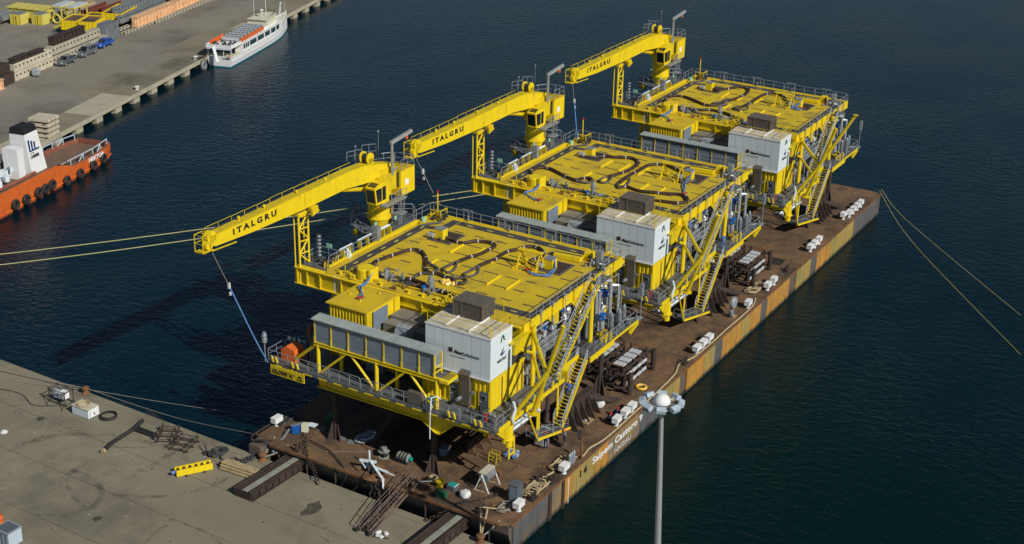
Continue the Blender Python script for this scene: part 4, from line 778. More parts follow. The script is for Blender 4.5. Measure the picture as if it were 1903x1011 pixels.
# machinery house with rounded tail
hs = [(31.35, 36.0), (34.5, 36.0)]+[(34.5-.55*(1-cos(a))*3.0, 36.0+4.4*sin(a/2)) for a in [pi*i/8 for i in range(1, 9)]]+[(31.35, 40.6)]
MB().prism(hs, 2, 25.0, 28.4).done('machinery_house', 'yellowb', CR); MB().prism([(x+(.06 if x > 32 else -.06), y+(-.06 if y < 37 else .06)) for x, y in hs], 2, 28.4, 28.5).done('house_roof', 'ydeck', CR)
MB().box(31.2, 31.35, 36.3, 37.4, 26.3, 28.2).done('house_door', 'dark', CR); MB().box(32.3, 33.1, 35.96, 36.0, 26.3, 27.1).done('notice', 'whitec', CR)
railing(CR, [(31.4, 36.05, 28.5), (34.45, 36.05, 28.5)], h=1.4); railing(CR, [(34.45, 36.1, 28.5), (33.9, 38.8, 28.5), (31.4, 40.5, 28.5)], h=1.4)
for i in range(8): MB().box(31.5+i*.38, 31.55+i*.38, 36.2, 39.0, 28.5, 28.54).done('roof_batten', 'yellow', CR)
# boom
top = [(-3.2, 30.5), (2.9, 30.55), (13.2, 30.7), (22.5, 30.85), (25.5, 30.7), (28.5, 30.1), (31.4, 29.3)]
bot = [(31.4, 27.9), (28.0, 28.0), (25.0, 28.3), (21.5, 28.7), (13.0, 28.6), (3.7, 28.75), (-2.6, 29.1), (-3.4, 29.5)]
MB().prism(top+bot, 1, 37.35, 38.4).done('boom', 'yellowb', CR)
fl = MB(); tp = [(p[0], 0, p[1]) for p in top]; 
for a, b in zip(top[:-1], top[1:]): fl.ob((a[0], 37.87, a[1]+.04), (b[0]+.02, 37.87, b[1]+.04), 1.25, .07)
fl.done('boom_top_flange', 'yellow', CR)
for x in (13.25, 8.0, 19.4): z = 28.45; MB().box(x-.05, x+.05, 37.30, 37.35, 28.8, 30.62).done('splice_plate', 'yellow', CR)
text('maker_lettering', 'I T A L G R U', (.35, 37.33, 29.45), (1, 0, 0), (0, 0, 1), 7.6, .76, 'black', CR, ext=.02, bold=.04)
for i in range(12):
    x = -3.0+i*2.25; a = V((x, 38.5, 30.55+(.12 if 6 < x < 23 else .0))); b = a+V((2.15, 0, .03)); MB().tube(a+V((0, 0, .62)), b+V((0, 0, .62)), .032, 5).tube(a, a+V((0, 0, .62)), .03, 5).done('boom_handrail', 'yellow', CR)
MB().ob((-2.8, 38.55, 30.55), (13, 38.55, 30.72), .3, .05).ob((13, 38.55, 30.72), (23.5, 38.55, 30.8), .3, .05).done('boom_walkway', 'strip', CR)
for x in (2.0, 6.5, 12.5, 18.0): MB().lathe([(.17, -.08), (.17, .08)], (x, 37.9, 31.0), 10, 1).box(x-.08, x+.08, 37.8, 38.0, 30.6, 31.0).done('guide_sheave', 'yellowb', CR)
MB().lathe([(.75, -.35), (.75, .35)], (-3.1, 37.7, 30.3), 18, 1).lathe([(.6, -.3), (.6, .3)], (-3.5, 37.7, 29.5), 18, 1).box(-3.6, -2.4, 37.4, 38.3, 29.3, 30.7).done('boom_head', 'yellowb', CR)
cg = [(-3.4, 37.3), (-4.7, 37.3), (-4.7, 38.5), (-3.4, 38.5)]
for z in (28.9, 29.9, 30.9): MB().path([(p[0], p[1], z) for p in cg], .055, 5, True).done('head_cage_rail', 'yellow', CR)
for p in cg: MB().tube((*p, 28.85), (*p, 30.9), .055, 5).done('head_cage_post', 'yellow', CR)
MB().box(-4.7, -3.0, 37.3, 38.5, 28.8, 28.88).done('head_platform', 'yellow', CR); MB().ob((-3.2, 37.4, 28.7), (1.0, 37.5, 28.4), .12, .12).done('under_rail', 'yellow', CR)
# winch on the boom heel
wn_ = MB().lathe([(.5, -.6), (.5, .6)], (26.6, 37.95, 31.3), 16, 1).done('winch_drum', 'dark', CR)
for y in (37.3, 38.4): MB().lathe([(.75, 0), (.75, .18), (.5, .22)], (26.6, y, 31.3), 20, 1).box(26.2, 27.2, y, y+.18, 30.3, 31.3).done('winch_flange', 'yellowb', CR)
MB().tube((21.6, 38.1, 28.4), (28.4, 38.1, 26.5), .28, 10).done('luffing_ram', 'yellow', CR); MB().tube((20.6, 38.1, 28.8), (22.6, 38.1, 28.15), .18, 10).done('ram_rod', 'lpipe', CR)
# cab
cb = [(25.0, 25.6), (27.7, 25.5), (27.7, 28.6), (26.0, 28.7), (24.6, 28.0)]
MB().prism([(25.4, 25.6), (28.0, 25.6), (28.0, 28.1), (26.3, 28.35), (25.05, 27.9)], 1, 35.6, 37.1).done('cab', 'yellowb', CR)
MB().prism([(25.55, 25.95), (26.5, 25.95), (26.5, 27.7), (25.3, 27.7)], 1, 35.55, 35.6).done('side_window', 'glass', CR)
MB().prism([(26.7, 25.95), (27.4, 25.95), (27.4, 27.75), (26.7, 27.75)], 1, 35.55, 35.6).done('cab_door_window', 'glass', CR)
MB().rb((26.0, 36.3, 26.3), .5, .5, 1.0).done('operator_seat', 'steel', CR)
b = MB(); b._add([(25.34, 35.72, 25.9), (25.34, 36.98, 25.9), (25.05, 36.98, 27.65), (25.05, 35.72, 27.65)], [(0, 1, 2, 3)]); b.done('windscreen', 'glass', CR)
b = MB(); b._add([(25.25, 35.75, 28.02), (25.25, 36.95, 28.02), (26.15, 36.95, 28.33), (26.15, 35.75, 28.33)], [(0, 1, 2, 3)]); b.done('roof_window', 'glass', CR)
MB().box(26.6, 31.3, 35.0, 36.0, 25.05, 25.2).done('cab_walkway', 'steel', CR); railing(CR, [(27.8, 35.0, 25.2), (31.3, 35.0, 25.2)], h=1.3, step=.9)
ladder(CR, (31.0, 35.9, 21.2), (31.0, 35.9, 25.2), (0, -1, 0), 'steel', .6); ladder(CR, (30.8, 37.1, 21.3), (30.8, 37.1, 25.0), (.6, -.9, 0), 'yellow', .5, False)
MB().box(29.9, 31.4, 35.0, 36.3, 23.0, 23.1).done('ladder_rest', 'steel', CR)
# service davit and antennas
MB().tube((30.3, 36.6, 28.2), (30.3, 36.6, 32.5), .2, 10).tube((30.3, 36.6, 28.6), (31.3, 36.6, 28.9), .12, 8).done('davit_post', 'steel', CR)
MB().ob((30.0, 36.6, 32.55), (34.3, 36.3, 33.2), .36, .4).done('davit_arm', 'lpipe', CR); MB().rb((33.2, 36.36, 32.6), .3, .3, .5).done('hoist', 'orange', CR); MB().tube((33.2, 36.36, 32.4), (34.0, 36.6, 28.6), .04, 5).done('hoist_chain', 'dark', CR)
for (x, y, h) in ((26.0, 39.2, 32.6), (31.2, 39.4, 33.2)): MB().tube((x, y, 30.2 if x < 30 else 28.4), (x, y, h), .03, 5).lathe([(.12, 0), (.12, .25)], (x, y, h), 6).done('antenna', 'steel', CR)
railing(CR, [(24.2, 39.3, 31.2), (27.6, 39.3, 30.7)], h=1.2); railing(CR, [(27.8, 39.6, 30.4), (31.4, 39.9, 29.6)], h=1.9)

# ---- sling boxes on the roof
def sling_box(x, y, z, lab, pts, m, frame=True):
    t = pthing('lifting_box', 'yellow lifting box '+lab+' of the {P} roof deck', 'box', (x, y, z), 'yellow lifting boxes on the roof decks')
    MB().box(x-.6, x+.6, y-.6, y+.6, z, z+1.35).done('body', 'yellowb', t); MB().box(x-.65, x+.65, y-.65, y+.65, z+1.35, z+1.42).done('lid', 'steel', t)
    if frame:
        for (a, b, c, d) in ((x-1.5, x+2.4, y-2.2, y-1.9), (x-1.5, x+2.4, y+1.0, y+1.3), (x-1.5, x-1.2, y-1.9, y+1.0), (x+2.1, x+2.4, y-1.9, y+1.0)): MB().box(a, b, c, d, z, z+.1).done('pit_frame', 'mesh', t)
        MB().box(x-1.2, x+2.1, y-1.9, y+1.0, z, z+.03).done('pit_cover', 'rustd', t)
    MB().lathe([(.35, 0), (.35, .8)], (x-.9, y+.6, z+.5), 10, 1).done('flange', 'lpipe', t)
sling_box(30.2, 28.9, RZ, 'near the port aft corner', None, 'sling'); sling_box(29.3, 12.2, RZ, 'near the starboard side', None, 'sling')
TR = pthing('trestle_frame', 'small yellow trestle frame standing tilted on the roof deck of the {P} platform', 'trestle', (27.8, 14.2, RZ), 'yellow trestles on the roof decks')
for y in (12.9, 15.6):
    for x, dx in ((27.0, -.2), (28.8, .2)): MB().ob((x+dx, y, RZ), (27.9+dx*.3, y, RZ+2.2), .14, .14).done('leg', 'yellowb', TR)
MB().box(27.55, 28.25, 12.6, 15.9, RZ+2.2, RZ+2.36).done('top', 'yellowb', TR)
for i in range(3): MB().ob((27.1, 12.9, RZ+.6+i*.4), (27.3+i*.2, 15.6, RZ+1.0+i*.4), .07, .07).done('lacing', 'yellow', TR)
def sling(pts, lab, m='sling'):
    t = pthing('lifting_sling', lab, 'sling', pts[0], 'blue lifting slings')
    P_ = smooth(pts, 5)
    for s in (-.14, .16): MB().path([(p.x+s*math.sin(i*.5), p.y+s, p.z) for i, p in enumerate(P_)], .08, 6).done('strap', m, t)
    e = V(pts[-1]); MB().torus(e+V((.1, .1, .12)), .2, .08, 10, 6).torus(e+V((.4, -.2, .12)), .2, .08, 10, 6, (.3, .2, 1)).done('shackle', 'red', t)
    return t
# ---- copies
for k, dl in ((1, (40, -.27, 0)), (2, (84.14, -.14, 0))):
    for o, tm in PT:
        dup(o, dl, None, tm.replace('{P}', PN[k]))
# what only one platform has
sling([(29.3, 11.7, 22.4), (28.6, 11.2, 21.5), (27.6, 11.2, 21.3), (26.9, 11.0, 21.3), (26.2, 12.0, 21.3), (26.4, 13.3, 21.3), (26.7, 14.0, 21.3)], 'blue sling with red shackles from lifting box to trestle on the nearest roof deck')
sling([(14.2, 28.2, 22.2), (12.6, 28.0, 21.3), (11.6, 28.1, 21.3), (10.4, 27.0, 21.3), (9.6, 26.4, 21.3), (8.6, 26.0, 21.3)], 'blue sling hanging onto the ribbed container roof of the nearest platform')
sling([(69.3, 11.4, 22.4), (68.0, 11.6, 21.4), (66.0, 11.2, 21.3), (64.0, 10.2, 21.3), (62.5, 9.6, 21.3)], 'blue sling running straight across the middle roof deck to its starboard edge')
sling([(54.3, 28.0, 22.2), (52.6, 27.9, 21.3), (50.8, 28.4, 21.3), (49.8, 27.4, 21.3), (49.2, 26.0, 21.3), (48.9, 25.2, 21.3)], 'blue sling on the ribbed container roof of the middle platform')
sling([(113.3, 11.6, 22.4), (112.2, 12.0, 21.5), (111.6, 12.6, 21.3), (111.2, 11.6, 21.3), (111.9, 10.9, 21.3)], 'blue sling bunched beside the lifting box on the farthest roof deck')
sling([(98.4, 28.0, 22.2), (96.6, 28.3, 21.3), (95.4, 28.8, 21.3), (94.4, 27.2, 21.3), (93.0, 26.2, 21.3)], 'blue sling on the ribbed container roof of the farthest platform')
HS = {1: [[(15.84, 28.12), (16.81, 29.61), (17.97, 30.59), (19.18, 30.97), (20.27, 30.73), (21.63, 30.39), (23.19, 30.03), (24.32, 29.49), (24.68, 28.94), (24.49, 28.08), (23.69, 27.02), (22.76, 26.17), (21.2, 25.19), (19.99, 24.29), (19.42, 23.28), (20.23, 23.12), (21.02, 23.29), (21.45, 24.01), (21.71, 25.25)], [(16.63, 24.03), (17.54, 24.24), (18.4, 24.27), (19.1, 23.76), (19.55, 23.08), (19.75, 22.24), (19.53, 21.26), (19.18, 20.2), (18.64, 19.03), (18.93, 18.39), (19.75, 18.3), (20.32, 19.01), (19.93, 19.86), (19.48, 20.53)], [(29.23, 28.56), (30.33, 28.41), (30.19, 27.43), (29.69, 26.22), (29.96, 25.23), (29.76, 25.32), (30.6, 24.79), (31.33, 24.2), (31.78, 23.24), (31.84, 22.22), (31.37, 21.49), (30.04, 21.36), (28.02, 21.58), (26.64, 21.92), (26.15, 22.21), (24.71, 22.41), (23.15, 22.81), (21.69, 22.83), (20.85, 22.2), (21.03, 21.55), (22.15, 21.59), (23.84, 22.34)], [(28.99, 13.65), (28.51, 14.03), (29.11, 14.81), (30.05, 15.1), (31.19, 14.76), (32.27, 14.87), (33.2, 15.58), (33.72, 16.56), (33.68, 17.4), (32.91, 17.98), (31.79, 18.53), (30.64, 19.04), (29.16, 19.18), (27.76, 19.0), (26.4, 19.35), (24.82, 19.56), (23.18, 19.71), (21.82, 19.77), (21.08, 19.46), (21.13, 18.74), (22.42, 18.55), (23.96, 19.19)], [(16.27, 24.9), (16.62, 24.03), (16.42, 22.59), (15.98, 21.19), (15.55, 19.8), (15.43, 18.64), (15.49, 17.87), (15.51, 17.17)]], 2: [[(14.99, 28.88), (17.6, 31.54), (19.08, 32.69), (20.9, 32.31), (21.47, 31.2), (20.72, 29.34), (19.66, 27.19), (19.13, 25.36), (20.6, 24.76), (20.83, 23.77), (19.6, 23.11), (18.86, 23.82), (18.81, 25.18)], [(29.41, 29.26), (29.78, 28.01), (30.86, 27.14), (31.38, 25.67), (32.14, 24.14), (32.47, 22.95), (31.63, 21.54), (29.67, 20.92), (26.3, 21.15), (23.5, 21.91), (21.72, 22.46), (20.36, 22.0), (20.92, 21.17), (23.22, 21.5)], [(28.71, 10.92), (26.99, 11.82), (27.4, 12.86), (29.46, 13.14), (31.28, 14.68), (32.29, 16.64), (32.41, 18.19), (30.93, 19.5), (27.84, 19.74), (24.4, 19.75), (21.47, 19.55), (20.16, 19.05), (20.39, 18.31), (22.25, 18.4), (24.2, 19.21)], [(19.56, 18.74), (20.69, 17.86), (20.16, 15.47), (21.06, 12.55), (22.03, 10.35), (21.42, 8.91), (19.75, 8.3), (18.57, 9.3), (18.06, 12.34)]], 3: [[(14.71, 28.69), (17.11, 31.06), (20.31, 32.41), (22.55, 32.03), (23.07, 30.47), (21.87, 27.78), (20.58, 25.08), (21.82, 23.88), (24.04, 23.45), (25.81, 23.51), (24.49, 23.99)], [(30.3, 29.42), (29.52, 30.53), (30.89, 30.06), (30.14, 27.54), (31.67, 26.4), (33.97, 25.22), (34.28, 23.72), (32.83, 22.65), (29.5, 22.25), (25.86, 22.83), (23.67, 23.99), (22.18, 24.74), (21.69, 23.47), (23.15, 22.36)], [(30.56, 13.27), (30.57, 14.65), (32.95, 16.27), (34.1, 18.13), (32.91, 19.41), (29.18, 19.66), (25.73, 19.62), (22.87, 19.81), (21.61, 20.66), (20.92, 19.33), (22.73, 18.65), (24.44, 19.5)], [(16.41, 29.14), (16.98, 26.95), (17.46, 24.72), (18.37, 23.4), (18.25, 21.27), (17.03, 18.7), (16.43, 16.76)]]}
HL = [['looping along the port side', 'bending to a loop across the middle', 'doubling back from the port box', 'snaking from the starboard box', 'lying along the front edge strip'],
      ['looping along the port side', 'doubling back from the port box', 'snaking from the starboard box', 'running round the front starboard quarter'],
      ['looping along the port side', 'doubling back from the port box', 'snaking from the starboard box', 'lying along the front edge strip']]
for k in (1, 2, 3):
    dl = ((0, 0), (40, -.27), (84.14, -.14))[k-1]
    for i, pts in enumerate(HS[k]):
        L = smooth([(x+dl[0], y+dl[1], RZ+.24) for x, y in pts], 6)
        L = [V((p.x, p.y, p.z+.03*sin(j*.5)+(.22 if any((p-L[q]).length < .5 for q in range(0, max(0, j-14))) else 0))) for j, p in enumerate(L)]
        t = thing('rubber_hose', f'thick brown hose {HL[k-1][i]} of the {PN[k-1]} roof deck', 'hose', (pts[0][0]+dl[0], pts[0][1]+dl[1], RZ), f'hoses on the {PN[k-1]} roof deck')
        n = len(L); a = int(n*.12); b = int(n*(.72 if i else .80))
        if i == len(HS[k])-1: a, b = 1, n-2
        MB().path(L[:a+1], .17, 8).done('bare_end', 'hoseg', t, smooth=True); MB().path(L[a:b+1], .24, 8).done('wrapped_length', 'hose', t, smooth=True); MB().path(L[b:], .17, 8).done('bare_end', 'hoseg', t, smooth=True)
        for j in range(a+4, b-1, 12):
            d = (L[j+1]-L[j-1]).normalized(); MB().tube(L[j]-d*.06, L[j]+d*.06, .255, 8).done('band', 'bag', t)
# P1 extras
sg = thing('name_board', 'yellow board lettered OLOWI \'A\' hanging below the port front corner of the nearest platform', 'sign', (2.3, 32, 12.0))
MB().box(2.28, 2.4, 29.5, 34.5, 11.9, 13.05).done('board', 'yellow', sg)
text('lettering', "OLOWI 'A '", (2.24, 34.2, 12.1), (0, -1, 0), (0, 0, 1), 3.3, .62, 'black', sg, ext=.02, bold=.008)
MB().prism([(30.5, 12.45), (30.1, 12.75), (29.75, 12.45), (29.9, 12.35), (30.1, 12.55), (30.35, 12.35)], 0, 2.24, 2.28).box(2.24, 2.28, 29.7, 30.5, 12.1, 12.25).done('emblem', 'black', sg)
lr = thing('covered_equipment', 'bright orange tarpaulin-covered box on the port wing deck of the nearest platform', 'box', (4.6, 33.0, 13.3))
MB().prism([(31.9, 13.3), (34.0, 13.3), (34.0, 14.7), (33.2, 15.2), (32.0, 14.9)], 0, 3.7, 5.4).done('cover', 'orange', lr)
by = thing('tarpaulin_heap', 'crumpled yellow plastic sheet beside the hoses on the nearest roof deck', 'sheet', (18.6, 20.6, RZ))
rr = random.Random(11); b = MB()
for i in range(9): b.lathe([(.1, 0), (rr.uniform(.3, .5), .1), (rr.uniform(.15, .3), .35), (.05, .42)], (18.4+rr.uniform(-.5, .5), 20.5+rr.uniform(-1.3, 1.3), RZ), 7)
b.done('sheet', 'bagy', by)['kind'] = 'stuff'
t = thing('spare_brace_tube', 'long olive-yellow tube pointing up and outwards from the starboard corner of the farthest platform', 'tube', (92, .3, 19))
MB().tube((84.14+7.9, .05, 19.4), (84.14+9.35, -4.05, 27.4), .24, 12).lathe([(.4, 0), (.4, .12)], (84.14+9.35, -4.05, 27.35), 12).done('tube', 'yellow', t)
# hook lines: crane hook wires with blue slings
for k, (dx, e) in enumerate(((0, (2.4, 35.0, 13.2)), (40, (36.5, 33.2, 22.8)), (84.14, (74.4, 33.1, 21.8)))):
    t = thing('crane_hook_line', f'thin hoist wire and blue tag line hanging from the boom tip of the {PN[k]} crane', 'wire', (-2.9+dx, 38.1, 28.9), 'crane hoist lines')
    a = V((-3.0+dx, 38.1, 29.3)); e = V(e); m = a.lerp(e, .38 if k else .34)
    MB().tube(a, m, .035, 5).done('wire', 'ropeg', t); MB().rb(m, .25, .25, .7).rb(m-V((.1, .2, .9)), .2, .2, .4).done('hook_block', 'bag', t)
    MB().path(smooth([m, m.lerp(e, .6)+V((0, 0, -.3)), e], 5), .085 if k != 1 else .04, 6).done('tag_line', 'sling' if k != 1 else 'ropeg', t)
# ================================================================== PEOPLE
def person(lab, pos, face, cloth, hat, pose='stand', h=2.25):
    """one skinned body; legs/arms posed, head with hair or hat as a child"""
    t = thing('person', lab, 'person', pos); k = h/1.75
    if pose == 'stand': J = dict(pel=(0, 0, .92), ch=(0, .02, 1.32), nk=(0, .03, 1.48), hd=(0, .06, 1.63), hl=(.1, 0, .9), kl=(.11, .05, .48), al=(.12, -.02, .07), tl=(.13, .14, .03), hr=(-.1, 0, .9), kr=(-.12, .0, .48), ar=(-.13, -.05, .07), tr=(-.14, .12, .03), sl=(.2, .02, 1.42), el=(.27, .0, 1.14), wl=(.25, .16, .95), fl=(.24, .23, .88), sr=(-.2, .02, 1.42), er=(-.27, -.02, 1.14), wr=(-.25, .12, .92), fr=(-.24, .18, .84))
    elif pose == 'climb': J = dict(pel=(0, 0, .92), ch=(0, .08, 1.31), nk=(0, .12, 1.47), hd=(0, .17, 1.61), hl=(.1, 0, .9), kl=(.11, .30, .68), al=(.12, .22, .27), tl=(.13, .38, .24), hr=(-.1, 0, .9), kr=(-.12, .02, .48), ar=(-.13, -.10, .07), tr=(-.14, .08, .03), sl=(.2, .08, 1.41), el=(.32, .2, 1.2), wl=(.38, .40, 1.15), fl=(.38, .48, 1.14), sr=(-.2, .08, 1.41), er=(-.34, .12, 1.18), wr=(-.40, .33, 1.12), fr=(-.40, .41, 1.10))
    else: J = dict(pel=(0, -.05, .34), ch=(0, .16, .74), nk=(0, .24, .88), hd=(0, .33, 1.0), hl=(.12, -.02, .34), kl=(.2, .38, .48), al=(.18, .12, .08), tl=(.19, .28, .03), hr=(-.12, -.02, .34), kr=(-.2, .36, .46), ar=(-.18, .10, .08), tr=(-.19, .26, .03), sl=(.2, .2, .8), el=(.27, .42, .56), wl=(.15, .6, .42), fl=(.12, .67, .38), sr=(-.2, .2, .8), er=(-.27, .42, .56), wr=(-.15, .6, .42), fr=(-.12, .67, .38))
    E_ = [('pel', 'ch'), ('ch', 'nk'), ('nk', 'hd'), ('pel', 'hl'), ('hl', 'kl'), ('kl', 'al'), ('al', 'tl'), ('pel', 'hr'), ('hr', 'kr'), ('kr', 'ar'), ('ar', 'tr'), ('ch', 'sl'), ('sl', 'el'), ('el', 'wl'), ('wl', 'fl'), ('ch', 'sr'), ('sr', 'er'), ('er', 'wr'), ('wr', 'fr')]
    rad = dict(pel=.15, ch=.16, nk=.065, hd=.10, h=.10, k=.07, a=.05, t=.045, s=.075, e=.052, w=.036, f=.04)
    ks = list(J); me = bpy.data.meshes.new('body'); me.from_pydata([V(J[q])*k*S for q in ks], [(ks.index(a), ks.index(b)) for a, b in E_], [])
    o = bpy.data.objects.new('body_source', me); C.objects.link(o); md = o.modifiers.new('skin', 'SKIN'); o.modifiers.new('sub', 'SUBSURF').levels = 1
    for i, q in enumerate(ks):
        r = rad.get(q) or rad[q[0]]; me.skin_vertices[0].data[i].radius = (r*k*S, r*k*S)
    me.skin_vertices[0].data[0].use_root = True
    bpy.context.view_layer.update(); m2 = bpy.data.meshes.new_from_object(o.evaluated_get(bpy.context.evaluated_depsgraph_get())); bpy.data.objects.remove(o)
    m2.name = 'body'; m2.materials.clear(); m2.materials.append(Mt[cloth]); m2.materials.append(Mt['skin']); zn = V(J['nk'])
    hp = [V(J[q])*k*S for q in ('fl', 'fr')]; hd = V(J['hd'])*k*S
    for p in m2.polygons:
        c = p.center
        if (c-hd).length < .19*k*S or any((c-q).length < .085*k*S for q in hp): p.material_index = 1
        p.use_smooth = True
    b = bpy.data.objects.new('body', m2); C.objects.link(b); b.parent = t; ORG[b.name] = ORG[t.name]
    hx = V(J['hd'])*k+V(pos)
    MB().lathe([(.155*k, 0), (.15*k, .02*k), (.125*k, .03*k), (.12*k, .09*k), (.07*k, .14*k), (.01, .155*k)], hx+V((0, 0, .03*k)), 12).done('hard_hat' if hat != 'covd' else 'hair', hat, t, smooth=True)
    q = hx+V((0, .10*k, -.02*k)); MB().lathe([(.01, 0), (.025*k, .01), (.01, .05*k)], q, 6).done('nose', 'skin', t)
    t.rotation_euler = (0, 0, face-pi/2); return t
person('worker in blue coverall and yellow hard hat climbing the lower stair of the nearest platform', (21.3, 4.75, 8.75), 0, 'coverall', 'haty', 'climb')
person('worker in dark clothes bending at the pale waste skip by the nearest platform', (17.0, 5.2, 3.8), .7, 'covd', 'red', 'stand')
person('worker in grey clothes and orange hard hat standing under the foot of the nearest stair', (18.7, 3.6, 3.8), 1.8, 'covg', 'hato', 'stand')
person('crouching worker in dark navy beside the white vents, left of the pair', (26.4, 1.9, 3.8), -.8, 'covd', 'red', 'crouch')
person('crouching worker in dark navy beside the white vents, right of the pair', (28.3, 1.9, 3.8), -1.2, 'covd', 'red', 'crouch')
person('worker in navy with white hard hat on the lower stair of the middle platform', (62.3, 4.4, 10.2), 0, 'covd', 'hatw', 'climb')
person('worker in blue coverall standing at the head of the middle platform\'s lower stair', (65.3, 4.3, 13.3), .5, 'coverall', 'haty', 'stand')
person('crew member in dark clothes standing on the orange tug\'s aft deck', (55.2, 131.4, 2.0), .4, 'covd', 'covd', 'stand')
person('worker in grey clothes and orange hard hat beside the grey disc post on the barge', (63.6, 1.4, 3.8), .6, 'covg', 'hato', 'crouch')

# ================================================================== BARGE DECK ITEMS
t = thing('deck_cabinet', 'dark slate-grey tall cabinet on the barge corner nearest the camera', 'cabinet', (5.0, 2.2, DZ))
MB().box(4.4, 5.6, 1.7, 2.8, DZ, DZ+2.25).done('body', 'gdoor', t); MB().box(4.34, 5.66, 1.64, 2.86, DZ+2.25, DZ+2.32).done('lid', 'gdoor', t); MB().box(4.37, 4.4, 1.85, 2.65, DZ+.2, DZ+2.1).done('door', 'panel', t)
t = thing('waste_skip', 'pale grey waste skip with sloping lid and debris under the nearest stair', 'skip', (17.3, 5.9, DZ))
MB().prism([(16.4, DZ+.5), (17.4, DZ), (18.4, DZ), (18.4, DZ+1.5), (16.4, DZ+1.5)], 1, 5.3, 6.8).done('body', 'lpipe', t)
b = MB(); b.rb((18.4, 6.0, DZ+2.2), .1, 1.5, 1.5).done('raised_lid', 'white', t); b = MB()
for i in range(7): b.rb((16.7+random.random()*1.4, 5.5+random.random(), DZ+1.5), .4, .3, .2, random.random()*3)
b.done('rubbish', 'wood', t)['kind'] = 'stuff'
t = thing('cable_reel', 'grey cable reel standing on end on the barge deck near the quay', 'reel', (5.0, 20.2, DZ))
MB().lathe([(1.1, 0), (1.1, .12), (.55, .16), (.55, 1.1), (1.05, 1.14), (1.05, 1.26), (.3, 1.3), (.3, 1.35)], (5.0, 20.2, DZ), 20).done('spool', 'woodg', t); MB().lathe([(.7, .2), (.72, .9)], (5, 20.2, DZ), 16).done('cable_coil', 'rubber', t); MB().lathe([(.6, 0), (.6, .5), (.3, .6)], (5, 20.2, DZ+1.35), 14).done('top_drum', 'steel', t)
t = thing('anchor_winch', 'green-grey anchor winch with ribbed drum on the barge deck', 'winch', (5.3, 17.6, DZ))
MB().lathe([(.75, -1.1), (.75, 1.0), (.5, 1.1)], (5.3, 17.6, DZ+1.0), 16, 1).done('drum', 'woodg', t)
for y in (16.6, 17.2, 17.8, 18.5): MB().lathe([(.95, 0), (.95, .1)], (5.3, y, DZ+1.0), 16, 1).done('flange', 'dark', t)
MB().lathe([(.35, 0), (.35, .6)], (5.3, 15.9, DZ+1.0), 12, 1).done('motor', 'teal', t); MB().box(4.5, 6.1, 16.4, 18.8, DZ, DZ+.25).done('bed', 'dark', t)
t = thing('folded_deck_crane', 'small white folded hydraulic crane lying over the barge bow edge', 'crane', (1.5, 18.3, DZ))
MB().ob((1.2, 20.9, 5.0), (1.7, 18.9, 5.1), .22, .3).done('jib', 'white', t); MB().ob((1.5, 19.6, 5.1), (-.1, 16.6, 4.3), .24, .28).done('boom', 'white', t); MB().ob((.9, 18.2, 4.9), (1.2, 16.0, 4.5), .12, .12).ob((1.1, 18.8, 4.9), (1.4, 17.0, 4.6), .1, .1).done('outrigger', 'white', t); MB().ob((-.1, 16.65, 4.4), (-.3, 16.5, 3.4), .2, .22).done('boom_tip', 'white', t); MB().ob((1.0, 20.6, 5.1), (.3, 19.4, 4.9), .14, .14).done('stay', 'white', t)
MB().tube((2.3, 20.3, DZ), (2.3, 20.3, 5.9), .12, 8).box(2.0, 2.6, 20.0, 20.6, DZ, DZ+.4).done('king_post', 'white', t); MB().tube((2.4, 19.8, 5.0), (.6, 18.5, 4.4), .16, 8).rb((1.6, 19.4, DZ+.5), 1.3, .9, .9, .6).done('hydraulic_unit', 'dark', t)
t = thing('mushroom_bollard', 'yellow mushroom-shaped mooring bollard on the barge bow', 'bollard', (3.0, 11.0, DZ))
MB().lathe([(.75, 0), (.7, .1), (.38, .25), (.34, .8), (.82, 1.0), (.85, 1.25), (.6, 1.4), (.1, 1.42)], (3.0, 11.0, DZ), 20).done('body', 'yellowb', t, smooth=True)
t = thing('coiled_rope', 'small tan rope coil beside the yellow mushroom bollard', 'rope', (3.7, 12.4, DZ)); b = MB()
for i in range(4): b.torus((3.7, 12.4, DZ+.1+.1*i), .62-.06*i, .09, 18, 5)
b.done('coil', 'rope', t)
t = thing('crate', 'green plastic crate on the barge bow edge', 'crate', (1.4, 9.7, DZ)); MB().box(.9, 1.9, 9.0, 10.4, DZ, DZ+.75).done('body', 'green', t); MB().box(.98, 1.82, 9.08, 10.32, DZ+.75, DZ+.77).done('lid', 'green', t)
t = thing('tool_chest', 'dark green open box behind the green crate on the barge bow', 'box', (3.3, 9.4, DZ)); MB().box(2.6, 4.0, 8.8, 10.2, DZ, DZ+.9).done('body', 'gdoor', t); MB().box(2.7, 3.9, 8.9, 10.1, DZ+.9, DZ+.93).done('lid', 'teal', t); MB().box(2.6, 4.0, 8.75, 8.82, DZ+.85, DZ+.95).done('rim', 'whitec', t)
def bag(x, y, r, lab, cat='bag', m='bag'):
    t = thing('sack', lab, cat, (x, y, DZ)); rr = random.Random(int(x*10)); b = MB(); pr = [(r*.7, 0), (r*1.0, .25*r), (r*1.08, .7*r), (r*.95, 1.15*r), (r*.6, 1.35*r), (r*.2, 1.3*r)]; b.lathe(pr, (x, y, DZ), 14)
    b.v = [(p[0]+rr.uniform(-.1, .1)*r, p[1]+rr.uniform(-.1, .1)*r, p[2]+(rr.uniform(-.08, .1)*r if p[2] > DZ+.1 else 0)) for p in b.v]; b.done('body', m, t, smooth=True); return t
bag(2.7, 7.4, .85, 'crumpled white sack beside the green crate on the barge bow')
